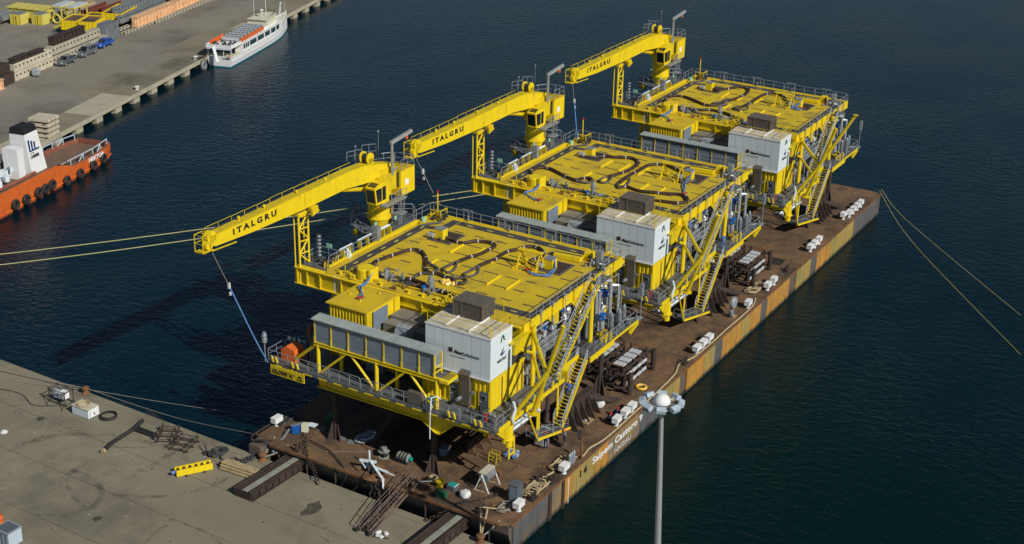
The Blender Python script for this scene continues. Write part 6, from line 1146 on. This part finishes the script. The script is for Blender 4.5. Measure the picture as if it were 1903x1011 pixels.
loft([[F(s, -hw(s)-.06, sh(s)-.9), F(s, -hw(s)-.12, sh(s)-1.0), F(s, -hw(s)-.06, sh(s)-1.1)] for s in ss[:-1]], 'whitec', 'rubbing_strake', fy, False)
cs = [1.2, 6, 12, 18, 24, 27, 29.5, 31]
loft([[F(s, -hw(s)*.97, 2.4), F(s, -hw(s)*.95, 4.5), F(s, hw(s)*.95, 4.5), F(s, hw(s)*.97, 2.4)] for s in cs[1:]], 'whitec', 'cabin', fy)
for a, b2 in ((6.6, 7.5), (7.9, 8.7), (9.0, 9.7), (10.2, 14.0), (14.7, 18.3), (19.0, 22.0), (22.7, 25.4), (26.1, 28.3)):
    for sg_ in (-1, 1):
        m_ = (a+b2)/2; q = MB(); q._add([F(a, sg_*(hw(a)*.972+.02), 3.0), F(b2, sg_*(hw(b2)*.972+.02), 3.0+.0), F(b2, sg_*(hw(b2)*.96+.03), 4.15), F(a, sg_*(hw(a)*.96+.03), 4.15)], [(0, 1, 2, 3)]); q.done('window', 'ggrn', fy)
loft([[F(s, -hw(s)-.05, 4.5), F(s, -hw(s)-.05, 4.66), F(s, hw(s)+.05, 4.66), F(s, hw(s)+.05, 4.5)] for s in [-.2]+cs[1:]], 'whitec', 'upper_deck', fy)
for sg_ in (-1, 1): loft([[F(s, sg_*(hw(s)), 4.66), F(s, sg_*(hw(s)), 5.35), F(s, sg_*(hw(s)-.1), 5.35), F(s, sg_*(hw(s)-.1), 4.66)] for s in [0, 3, 5.2]], 'whitec', 'bulwark', fy)
MB().ob(F(-.1, -3.2, 5.0), F(-.1, 3.2, 5.0), .1, .7).done('stern_bulwark', 'whitec', fy); MB().ob(F(0, -3.1, 4.3), F(0, 3.1, 4.3), .3, .25).done('awning', 'white', fy)
MB().ob(F(2.5, -2.9, 3.6), F(2.5, 2.9, 3.6), .1, 1.6).done('stern_glazing', 'glass', fy)
for t_ in (-2.9, -1.0, 1.0, 2.9): MB().tube(F(.3, t_, 2.4), F(.3, t_, 4.5), .08, 6).done('stern_post', 'whitec', fy)
for i in range(15):
    b = MB()
    for j in range(7): p = F(6.2+i*1.02, -2.0+j*.66, 4.66); b.rb(p+V((0, 0, .4)), .42, .5, .1, FA2).rb(p+fe*.22+V((0, 0, .72)), .08, .5, .6, FA2)
    b.done('seat_row', 'seat' if i % 2 == 0 else 'pipe', fy)['kind'] = 'stuff'
for sg_, a, b2 in ((-1, 5.6, 19), (1, 1.5, 9)):
    MB().ob(F(a, sg_*2.95, 5.25), F(b2, sg_*2.95, 5.25), .12, .9).done('orange_bench_back', 'tug', fy); MB().ob(F(a, sg_*2.6, 5.0), F(b2, sg_*2.6, 5.0), .6, .1).done('orange_bench_seat', 'tug', fy)
MB().prism([(p.x, p.y) for p in (F(22, -2.6, 0), F(29, -2.0, 0), F(30, 0, 0), F(29, 2.0, 0), F(22, 2.6, 0))], 2, 4.66, 6.3).done('wheelhouse', 'cream', fy); MB().prism([(p.x, p.y) for p in (F(21.6, -2.7, 0), F(29.3, -2.2, 0), F(30.4, 0, 0), F(29.3, 2.2, 0), F(21.6, 2.7, 0))], 2, 6.3, 6.4).done('wheelhouse_roof', 'cream', fy)
MB().ob(F(28.9, -1.7, 5.8), F(29.9, -.2, 5.8), .12, .6).ob(F(29.9, .2, 5.8), F(28.9, 1.7, 5.8), .12, .6).done('wheelhouse_window', 'ggrn', fy)
MB().ob(F(19.5, -2.6, 4.9), F(21.5, -2.6, 4.9), .5, .5).done('life_raft', 'whitec', fy)
MB().tube(F(26, -.6, 6.3), F(26, -.6, 11.6), .07, 6).tube(F(22.5, 1.0, 6.3), F(22.5, 1.0, 12), .05, 6).done('mast', 'whitec', fy); MB().lathe([(.4, 0), (.5, .2), (.2, .4)], F(24.4, -.2, 8.0), 12).tube(F(24.4, -.2, 6.3), F(24.4, -.2, 8.0), .08, 6).done('radar', 'whitec', fy)
MB().path([F(24.5, -2.4, 7.2), F(27, -2.6, 7.2), F(30, -1.4, 7.0), F(30, 1.4, 7.0), F(27, 2.6, 7.2), F(22, 2.8, 7.2)], .06, 5).done('rail', 'dark', fy)
for i in range(8): p = F(30+i*1.25, -hw(30+i*1.25)*.92, sh(30+i*1.25)); MB().tube(p, p+V((0, 0, 1.0)), .05, 5).done('bow_stanchion', 'whitec', fy)
MB().ob(F(37.5, .8, 4.2), F(38.6, .8, 7.2), .5, .1).ob(F(37.5, -.6, 4.2), F(37.5, -.6, 7.6), .1, .1).done('gangplank', 'seat', fy)
MB().ob(F(-.4, 1.2, 4.9), F(-1.6, -.3, 1.6), .7, .12).done('stern_ladder', 'lpipe', fy); MB().lathe([(.5, 0), (.5, .25)], F(2.0, 1.5, 4.7), 14).done('table', 'whitec', fy); b = MB()
for i in range(14): b.rb(F(1+random.random()*4, -2.4+random.random()*4.8, 5.0), .4, .4, .6, random.random()*3)
b.done('stern_deck_chairs', 'dark', fy)['kind'] = 'stuff'
text('boat_name', 'ISOLA VERDE'[:0] or 'MARINER', F(-.10, -.9, 2.0), -fn, (0, 0, 1), 1.9, .3, 'dark', fy, ext=.02)
MB().torus(F(-.5, -2.9, 2.9), .3, .08, 12, 6, fe).done('lifebuoy', 'tug', fy)
t = thing('mooring_fender', 'black rubber fender between the excursion boat\'s stern and the quay', 'fender', F(-2, 4, 1)); MB().lathe([(.3, -1.4), (.9, -1.0), (.9, 1.0), (.3, 1.4)], F(-1.2, 4.2, 1.4), 14, 0).done('body', 'rubber', t)
t = thing('mooring_fender', 'grey rubber tyre fender hanging on the far quay beside the boat\'s stern', 'fender', fq(66.5, -.6, 1)); MB().torus(V(fq(62.5, -.7, .9)), .85, .4, 18, 8, (FN.x, FN.y, 0)).done('body', 'gsteel', t)
for s_ in (63.0, 36.0): 
    p = V(fq(s_, 1.6, 2)); t = thing('quay_bollard', 'small pale bollard on the far quay '+('by the boat stern' if s_ > 50 else 'left of the boat, above the widest pier'), 'bollard', p); MB().lathe([(.4, 0), (.3, .1), (.3, .5), (.55, .6), (.5, .8)], p, 12).done('body', 'bag', t)
rope('mooring_rope', 'brown mooring rope from the excursion boat\'s stern to the far quay', [tuple(F(0, 2.6, 3.2)), tuple(F(-3, 3.2, 1.9)), fq(63, 1.6, 2.7)], .12, 'rusto', 5)
# ================================================================== TUG
TA = radians(12.5); to = V((74.6, 133.0, 0)); te = V((-cos(TA), -sin(TA), 0)); tn = V((-sin(TA), cos(TA), 0))
def T(s, t_, z): return to+te*s+tn*t_+V((0, 0, z))
tg = thing('supply_tug', 'orange-hulled tug with white funnel casing and tyre fenders, cut by the left edge', 'tugboat', T(20, 4, 0))
tw = lambda s: (0.72+.28*min(1, s/7)**.6)
ts = [0, 2, 4, 7, 14, 17.5, 19.5, 23, 30, 40, 50]
th = lambda s: 2.7 if s < 15 else (2.7+min(1, (s-15)/3.5)*1.7)
loft([[T(s, 5-5*tw(s), th(s)), T(s, 5-4.9*tw(s), 1.3), T(s+1.0 if s < 1 else s, 5-4.6*tw(s), -1), T(s+1.0 if s < 1 else s, 5+4.6*tw(s), -1), T(s, 5+4.9*tw(s), 1.3), T(s, 5+5*tw(s), th(s))] for s in ts], 'tug', 'hull', tg)
loft([[T(s, 5-4.75*tw(s), 2.0 if s < 15.5 else 4.2), T(s, 5+4.75*tw(s), 2.0 if s < 15.5 else 4.2)] for s in (0.2, 2, 4, 7, 14, 15.4, 15.6, 19.5, 30, 50)], 'tugd', 'deck', tg, False)
for sg_ in (-1, 1):
    loft([[T(s, 5+sg_*5*tw(s), th(s)-.02), T(s, 5+sg_*5*tw(s), th(s)+.06), T(s, 5+sg_*4.5*tw(s), th(s)+.06), T(s, 5+sg_*4.5*tw(s), 2.0)] for s in (0, 2, 4, 7, 14, 17.5)], 'tugdk', 'bulwark', tg, False)
    loft([[T(s, 5+sg_*4.98*tw(s), .75), T(s, 5+sg_*5.2*tw(s), .6), T(s, 5+sg_*4.95*tw(s), .45)] for s in ts], 'tug', 'rubbing_strake', tg, False)
    b = MB(); P0 = [T(s, 5+sg_*4.4*tw(s), th(min(s, 14))+1.1) for s in (1, 4, 7, 10, 14, 17)]; b.path(P0, .11, 6)
    for i, s in enumerate((1, 4, 7, 10, 14, 17)): b.tube(T(s, 5+sg_*4.4*tw(s), 2.6), P0[i], .1, 6)
    for s in (4, 10): b.tube(T(s+1.6, 5+sg_*4.4, 2.6), T(s, 5+sg_*4.4*tw(s), 3.8), .1, 6)
    b.done('crash_rail', 'floodl', tg)
MB().ob(T(.1, 5-3.6, 2.5), T(.1, 5+3.6, 2.5), .3, .8).done('stern_roller', 'tugdk', tg)
for s, z in ((4.6, 1.2), (8.4, 1.0), (12.7, .8), (16.9, .8), (21.3, 1.5), (23.3, 1.4), (25.4, 1.4), (28.9, 1.3), (32, 1.4)):
    MB().torus(T(s, 5-5*tw(s)-.35, z), .68, .33, 22, 10, tn).done('tyre', 'rubber', tg)
cz = [(20.2, 1.2), (24.6, 1.2), (24.6, 5.4), (20.2, 5.4)]
b = MB(); b._add([T(s, t_, 4.2) for s, t_ in cz]+[T(21.2, 1.8, 11.6), T(24.9, 1.8, 11.6), T(24.9, 4.8, 11.6), T(21.2, 4.8, 11.6)], [(0, 1, 5, 4), (1, 2, 6, 5), (2, 3, 7, 6), (3, 0, 4, 7), (4, 5, 6, 7), (3, 2, 1, 0)]); b.done('funnel_casing', 'whitec', tg)
b = MB(); b._add([T(21.15, 1.75, 11.6), T(24.95, 1.75, 11.6), T(24.95, 4.85, 11.6), T(21.15, 4.85, 11.6), T(21.4, 2.0, 12.7), T(24.9, 2.0, 12.7), T(24.9, 4.6, 12.7), T(21.4, 4.6, 12.7)], [(0, 1, 5, 4), (1, 2, 6, 5), (2, 3, 7, 6), (3, 0, 4, 7), (4, 5, 6, 7)]); b.done('funnel_top', 'black', tg)
MB().ob(T(26.6, 3.2, 4.2), T(26.6, 3.2, 9.6), 1.8, 3.0, tn).done('side_casing', 'whitec', tg)
up_ = (T(22.7, 1.8, 11.6)-T(22.4, 1.2, 4.2)).normalized(); rt = -te; O_ = lambda s, z: T(s, 1.2+.6*(z-4.2)/7.4-.06, z)
for i in range(3):
    x = 24.1-i*.75; MB().path([O_(x, 10.4-i*.3), O_(x, 8.4+i*.0), O_(x-1.0, 8.4)], .2, 4).done('logo_stroke', 'navy', tg)
text('funnel_lettering', 'CARRIER', O_(24.2, 7.0), rt, up_, 2.5, .6, 'black', tg, ext=.03, bold=.02); MB().ob(O_(24.2, 7.95), O_(23.0, 7.95), .1, .08).done('small_line', 'navy', tg)
text('hull_name', 'HEKTOR', T(9.4, -.10, 1.85), rt, (0, 0, 1), 5.0, .85, 'whitec', tg, ext=.04, bold=.03)
b = MB(); rr = random.Random(4)
for i in range(40): b.rb(T(25+rr.random()*8, 2+rr.random()*5, 4.6+rr.random()*2.6), rr.uniform(.3, 1.3), rr.uniform(.3, 1.3), rr.uniform(.3, 1.2), rr.random()*3)
b.done('deck_machinery', 'white', tg)['kind'] = 'stuff'
MB().path([T(24.4, .7, 4.7), T(28, .6, 4.7), T(34, .7, 4.7), T(36, 2, 4.7)], .3, 7).done('red_hose_line', 'tugdk', tg)
MB().path(smooth([T(18.6, 6.8, 2.2), T(18.3, 7.2, 4.6), T(17.2, 7.6, 6.0), T(15.6, 8.2, 6.8)], 4), .3, 6).done('yellow_deck_crane', 'yellow', tg)
MB().torus(T(15.4, 5.9, 2.7), .75, .3, 18, 8, te).rb(T(15.8, 6.6, 3.2), 1.0, 1.0, 1.2, .3).done('spare_tyre', 'rubber', tg); b = MB()
for i in range(16): b.rb(T(13+rr.random()*5, 1.2+rr.random()*3, 2.3), .5, .6, .5, rr.random()*3)
b.done('towing_gear', 'dark', tg)['kind'] = 'stuff'; MB().rb(T(16.4, 6.0, 2.6), .9, .8, .9, .4).done('red_locker', 'red', tg); MB().rb(T(3.6, 1.2, 2.4), 1.6, .9, .5, .3).done('tan_canvas', 'wood', tg)
# ================================================================== FAR YARD
for j in range(4):
    t = thing('stacked_slab', f'pale grooved concrete slab with brown battens, {("lowest", "second", "third", "top")[j]} of the stack beside the tug', 'slab', (72.5, 150.8, 2+j*1.0), 'slab stack on the far quay'); z = 2+j*1.0
    for i in range(3): MB().rb(V((70.9+.2*j*.3, 149.6, z+.5))+FE*(i*1.35)-FN*.0, 1.15, 4.4, .55, FA).done('slab', 'tan', t)
    for s in (-1.6, 1.6): MB().rb(V((72.2, 149.9, z+.12))+FN*s, 4.2, .3, .24, FA).done('batten', 'rustd', t)
WA = radians(13.4); we = V((cos(WA), sin(WA), 0)); wn2 = V((-sin(WA), cos(WA), 0)); wo = V((95.4, 184.2, 2))
def Wp(s, t_, z=0): return wo+we*s+wn2*t_+V((0, 0, z))
bk = None
for tier in range(2):
    for i in range(13):
        if tier == 1 and i > 11: continue
        zz_ = tier*1.95+(.35 if tier and i > 4 else 0); L1 = 2.85
        lab = f'{ORD[i]} holed {"tan" if i < 5 else "pale"} block from the left, {"upper" if tier else "lower"} tier of the concrete block wall'
        t = thing('ballast_block', lab, 'concrete block', Wp(i*L1+L1/2, .8, zz_), 'concrete ballast blocks in the far yard')
        MB().rb(Wp(i*L1+L1/2, .8, zz_+.95), L1-.05, 1.6, 1.88+(.35 if tier == 0 and i > 4 else 0)*0, WA).done('block', 'tan' if i < 5 else 'concl', t)
        for q in (.7, 2.1): MB().rb(Wp(i*L1+q, -.01, zz_+1.15), .42, .06, .42, WA).done('hole', 'black', t)
def beam(s, t_, L, wd, h, z, m, name, lab, cat='beam', ribs=0, grp=None):
    t = thing(name, lab, cat, Wp(s+L/2, t_, z-2), grp); MB().rb(Wp(s+L/2, t_, z-2+h/2), L, wd*.5, h, WA).done('web', m, t)
    for q in (0, h): MB().rb(Wp(s+L/2, t_, z-2+q), L+.05, wd, .14, WA).done('flange', m, t)
    for i in range(ribs): MB().rb(Wp(s+.4+i*(L-.8)/max(1, ribs-1), t_, z-2+h/2), .12, wd*.96, h-.1, WA).done('stiffener', m, t)
beam(0, .8, 6.2, 1.6, .9, 5.95, 'rustd', 'steel_beam', 'short brown beam on the left end of the block wall'); beam(6.4, .8, 5.4, 1.6, .7, 5.9, 'rustd', 'steel_beam', 'short brown beam second from the left on the block wall'); beam(15.6, 1.0, 13, 1.7, 1.7, 6.3, 'rustd', 'steel_girder', 'long brown girder with ochre top on the right half of the block wall', ribs=9)
t = thing('brown_stack', 'dark brown steel box pair at the left end of the block wall', 'box', Wp(-3, 1, 0)); MB().rb(Wp(-3.2, 1, 1.3), 4.6, 3, 2.5, WA).done('lower_box', 'rustd', t); MB().rb(Wp(-4.2, 1.4, 3.6), 5.4, 3, 1.9, WA).done('upper_box', 'rustd', t)
beam(-14, -.4, 8.4, 2.0, 2.0, 2.1, 'peach', 'steel_girder', 'peach primed girder cut by the left edge', ribs=5)
t = thing('container', 'grey ribbed metal container at the right end of the block wall', 'container', Wp(39.5, 1.6, 0)); MB().rb(Wp(40, 1.6, 1.9), 5.6, 2.6, 3.7, WA).done('body', 'gsteel', t)
for i in range(10): MB().rb(Wp(37.6+i*.54, .22, 1.9), .2, .2, 3.6, WA).done('rib', 'gsteel', t)
for i in range(4): MB().rb(Wp(38+i*1.3, 1.6, 4.0), .5, 2.8, .5, WA+.1).done('roof_beam', 'pipe', t)
def ladderrack(s, t_, L, z, lab):
    t = thing('steel_cradle', lab, 'cradle', Wp(s+L/2, t_, z-2), 'low steel cradles in the far yard')
    for q in (-.5, .5): MB().rb(Wp(s+L/2, t_+q, z-2+.3), L, .3, .5, WA).done('rail', 'concl', t)
    for i in range(int(L/1.6)): MB().rb(Wp(s+.6+i*1.6, t_, z-2+.3), .5, 1.4, .3, WA).done('sleeper', 'rustd', t)
ladderrack(45, .6, 13, 2.0, 'low ladder-like cradle right of the grey container, front one'); ladderrack(44, 3.0, 13, 2.3, 'low ladder-like cradle right of the grey container, back one')
ladderrack(58, -.4, 42, 2.0, 'long low cradle in front of the peach girders'); ladderrack(92, .8, 26, 2.4, 'low cradle at the far end beyond the peach girders')
beam(51, 1.2, 19, 1.8, 2.4, 2.6, 'peach', 'steel_girder', 'nearer long peach primed girder above the low cradle', ribs=12); beam(70.6, 1.4, 20, 1.8, 2.6, 2.6, 'peach', 'steel_girder', 'farther long peach primed girder above the low cradle', ribs=12)
beam(48, 3.6, 22, 1.8, 1.5, 4.0, 'gsteel', 'steel_girder', 'grey ribbed girder lying behind the nearer peach girder, lower one', ribs=0); beam(50, 6.0, 22, 1.8, 2.6, 4.4, 'gsteel', 'steel_girder', 'grey ribbed girder lying behind the nearer peach girder, upper one', ribs=16); beam(74, 4.8, 26, 3, 1.6, 4.0, 'dark', 'steel_girder', 'dark flat girder stack behind the farther peach girder'); beam(76, 8, 24, 1.6, 2.4, 4.6, 'gsteel', 'steel_girder', 'grey lattice girder at the back of the far stack', ribs=14)
beam(44, 6.4, 6, 4, 1.6, 2.2, 'rustd', 'steel_box', 'dark brown plate box left of the grey girders', ribs=0)
for i in range(9):
    t = thing('red_beam', f'{ORD[i]} red-brown beam from the left in the red heap at the top edge', 'beam', (149+i*1.5, 217-i*1.1, 2), 'red beams in the far yard')
    MB().rb((149+i*1.5, 217-i*1.1, 3.2+(i % 2)*.6), 9, .25, 1.3, WA).done('web', 'pipered', t)
    for q in (-.65, .65): MB().rb((149+i*1.5, 217-i*1.1, 3.2+(i % 2)*.6+q), 9.1, .7, .14, WA).done('flange', 'pipered', t)
t = thing('steel_plate_raft', 'flat dark plate raft on the yard floor below the yellow baskets', 'plate', Wp(36, 11, 0)); MB().rb((132, 208.2, 2.2), 6.4, 5, .35, .42).done('plate', 'gsteel', t)
for i in range(5): MB().rb((129.8+i*1.1, 207.2+i*.48, 2.42), .12, 5, .08, .42).done('bearer', 'dark', t)
def basket(x, y, L, Wd, h, lab, m='yellowb', rz=WA, z=2.9):
    t = thing('cargo_basket', lab, 'basket', (x, y, 2), 'yellow baskets in the far yard'); q = Matrix.Rotation(rz, 3, 'Z'); c = V((x, y, z))
    for s in (-1, 1):
        MB().rb(c+q@V((0, s*Wd/2, h/2)), L, .2, h, rz).done('long_side', m, t); MB().rb(c+q@V((s*L/2, 0, h/2)), .2, Wd, h, rz).done('end_side', m, t)
        n = max(3, int(L/1.1))
        for i in range(n): MB().rb(c+q@V((-L/2+.3+i*(L-.6)/(n-1), s*(Wd/2+.13), h/2)), .16, .1, h, rz).done('rib', 'yellow', t)
        for i in range(5): MB().rb(c+q@V((s*(L/2+.13), -Wd/2+.4+i*(Wd-.8)/4, h/2)), .1, .16, h, rz).done('rib', 'yellow', t)
    MB().rb(c+q@V((0, 0, h*.45)), L-.2, Wd-.2, h*.9, rz).done('load', 'rust', t); MB().rb(c-V((0, 0, .5)), L*.6, Wd*.7, .9, rz).done('base_frame', 'rustd', t)
basket(134, 206.3, 7.0, 4.0, 2.3, 'yellow ribbed basket, left one of the front pair in the far yard', rz=.40, z=3.5); basket(135.5, 202.0, 7.0, 4.2, 2.3, 'yellow ribbed basket, right one of the front pair in the far yard', rz=.42, z=3.5); basket(147.2, 204.2, 10.8, 5.2, 2.6, 'long yellow ribbed basket behind the front pair', rz=.40, z=3.2); basket(141.4, 207.0, 3.6, 3.6, 2.2, 'small yellow basket left of the long one', rz=.4, z=3)
def sbox(x, y, lab, L=3.6, Wd=3.2, h=2.5):
    t = thing('yellow_drum_box', lab, 'box', (x, y, 2), 'olive-yellow boxes in the far yard'); MB().rb((x, y, 2+h/2), L, Wd, h, .2).done('body', 'ypale', t); MB().rb((x, y, 2+h+.1), L-.6, Wd-.6, .2, .2).done('top', 'gsteel', t)
    for i in range(3): MB().rb((x-L/2-.05, y-Wd/2+.6+i*.9, 2+h/2), .15, .2, h, .2).done('rib', 'yellow', t)
    MB().torus((x+L/2+.2, y-1.0, 3.1), .8, .15, 16, 6, (.2, -1, 0)).done('wheel', 'yellow', t)
sbox(133.0, 224.8, 'left olive-yellow box with a wheel in the far yard'); sbox(136.0, 220.4, 'right olive-yellow box with a wheel in the far yard')
def cyl_module(x, y, lab):
    t = thing('yellow_module', lab, 'module', (x, y, 2), 'pale yellow modules in the far yard'); q = Matrix.Rotation(.25, 3, 'Z'); c = V((x, y, 2))
    MB().rb(c+V((0, 0, 2.7)), 5.4, 1.9, .25, .25).done('top_panel', 'ypale', t)
    for i in (-2.4, 0, 2.4):
        for j in (-.8, .8): MB().rb(c+q@V((i, j, 1.3)), .25, .25, 2.6, .25).done('leg', 'ypale', t)
    for i in (-1.6, .2, 1.8): MB().tube(c+q@V((i, -1.0, 1.6)), c+q@V((i, -.7, 1.6)), .7, 14).done('end_disc', 'ypale', t)
    MB().tube(c+q@V((-2.4, 0, 1.8)), c+q@V((2.4, 0, 1.8)), .6, 12).done('roller', 'ypale', t)
for i in range(5): cyl_module(138.0+i*.5, 232.0-i*2.2, f'{ORD[i]} pale yellow roller module from the left in the far yard row')
for i, (x, y) in enumerate(((140.6, 217.1), (141.6, 213.4))):
    t = thing('canopy_frame', f'yellow frame with white canopy top, {("left", "right")[i]} one of the pair in the far yard', 'frame', (x, y, 2)); q = Matrix.Rotation(.22, 3, 'Z')
    for a in (-2.6, 2.6):
        for b2 in (-1.1, 1.1): MB().rb(V((x, y, 4.2))+q@V((a, b2, 0)), .3, .3, 4.6, .22).done('post', 'ypale', t)
    MB().rb((x, y, 6.6), 6.2, 2.6, .22, .22).done('canopy', 'seat', t); MB().rb((x, y, 6.35), 6.4, 2.8, .25, .22).done('edge_frame', 'ypale', t); MB().torus(V((x, y, 3.4))+q@V((-3.3, 0, 0)), 1.1, .25, 16, 6, (1, .2, 0)).done('hose_wheel', 'ypale', t)
t = thing('plate_stack', 'low yellow lattice mat on the ground between the boxes and the baskets', 'mat', (140, 212, 2))
for i in range(6): MB().rb((134.4+i*.8, 212.6+i*.2, 2.2), .3, 3.4, .3, .2).done('bar', 'ypale', t)
t = thing('pipe_bundle', 'grey and wooden bundle at the left edge behind the yellow boxes', 'bundle', (131, 230, 2))
for i in range(4): MB().rb((131.5, 231-i*1.3, 3.0+(i % 2)*.8), 6, 1.1, 1.2, .2).done('crate', 'gsteel' if i % 2 else 'tan', t)
beam(56, 26, 16, 1.4, 1.0, 2.1, 'wood', 'timber_beam', 'long wooden beam at the top left behind the yellow modules')
t = thing('cement_bag_bin', 'grey plastic-wrapped bin on small feet in front of the block wall', 'bin', Wp(5, -1.6, 0)); b = MB(); b.lathe([(.8, .2), (.95, .5), (.95, 1.5), (.7, 1.9), (.3, 2.0)], Wp(5.2, -1.7, 0), 6); b.done('body', 'galv', t)
for a in (0, 2, 4): MB().tube(Wp(5.2+.8*cos(a), -1.7+.8*sin(a), 0), Wp(5.2+.8*cos(a), -1.7+.8*sin(a), .3), .15, 6).done('foot', 'dark', t)
def car(s, t_, m, lab, estate):
    o = Wp(s, t_, 0); t = thing('parked_car', lab, 'car', o, 'cars parked by the block wall'); L = 5.6 if not estate else 6.1; h = 1.9 if not estate else 2.25
    def X(a, y, z): return o+we*a+wn2*y+V((0, 0, z))
    pr = [(0, .45), (0, 1.0), (.1, 1.15), (1.5, 1.28), (L-.4 if estate else L-.9, 1.3), (L, 1.2), (L, .5)]
    def ext(pr, w0, w1, m_, nm, par):
        b = MB(); n = len(pr)
        for y, sc_ in ((-w1, 1), (w1, 1)): b.v += [tuple(X(a, y, z)) for a, z in pr]
        b.f = [tuple(range(n)), tuple(range(2*n-1, n-1, -1))]+[(i, (i+1) % n, (i+1) % n+n, i+n) for i in range(n)]; return b.done(nm, m_, par)
    body = ext(pr, 0, 1.1, m, 'body', t); md = body.modifiers.new('b', 'BEVEL'); md.width = .1; md.segments = 2
    r0, r1 = (1.35, L-.15) if estate else (1.45, L-.5)
    cb_ = MB(); cb_._add([X(r0, -1.0, 1.26), X(r0+1.0, -.82, h), X(r1-(.35 if estate else .9), -.82, h), X(r1, -1.0, 1.28), X(r0, 1.0, 1.26), X(r0+1.0, .82, h), X(r1-(.35 if estate else .9), .82, h), X(r1, 1.0, 1.28)], [(0, 1, 2, 3), (4, 5, 6, 7), (0, 1, 5, 4), (1, 2, 6, 5), (2, 3, 7, 6)]); cb_.done('cabin', m, t)
    for sg_ in (-1, 1):
        for (a, c_) in ((.35, .46), (.54, .68), (.74, .9)):
            A_ = r0+(r1-r0)*a; B2 = r0+(r1-r0)*c_; w = MB(); w._add([X(A_-.1, sg_*.995, 1.36), X(B2, sg_*.995, 1.36), X(B2-.05, sg_*.86, h-.14), X(A_, sg_*.86, h-.14)], [(0, 1, 2, 3)]); w.done('side_window', 'glass', t)
    w = MB(); w._add([X(r0+.02, -.9, 1.34), X(r0+.02, .9, 1.34), X(r0+.88, .78, h-.08), X(r0+.88, -.78, h-.08)], [(0, 1, 2, 3)]); w.v = [(p[0]-we.x*.04, p[1]-we.y*.04, p[2]+.05) for p in w.v]; w.done('windscreen', 'glass', t)
    w = MB(); q = r1-(.35 if estate else .9); w._add([X(r1-.02, -.85, 1.38), X(r1-.02, .85, 1.38), X(q+.04, .75, h-.1), X(q+.04, -.75, h-.1)], [(0, 1, 2, 3)]); w.v = [(p[0]+we.x*.05, p[1]+we.y*.05, p[2]+.02) for p in w.v]; w.done('rear_window', 'glass', t)
    for a in (1.05, L-1.15):
        for y in (-1.05, 1.05): wl_ = MB().tube(X(a, y-.12*(1 if y > 0 else -1), .42), X(a, y+.04*(1 if y > 0 else -1), .42), .42, 14).done('wheel', 'rubber', t); MB().tube(X(a, y, .42), X(a, y+.07*(1 if y > 0 else -1), .42), .24, 10).done('rim', 'lpipe', wl_)
    for y in (-.75, .75): MB().rb(X(-.02, y, .9), .1, .4, .22, WA).done('headlight', 'whitec', t); MB().rb(X(L+.02, y, .95), .1, .3, .3, WA).done('tail_light', 'red', t)
    MB().rb(X(-.04, 0, .5), .12, 2.0, .25, WA).done('front_bumper', m, t)
car(13.8, -1.9, 'carg', 'dark silver hatchback parked by the block wall, leftmost of the three cars', False); car(22.0, -1.9, 'carg2', 'silver estate car between the other two by the block wall', True); car(30.8, -1.2, 'carb', 'bright blue hatchback at the right end of the block wall', False)
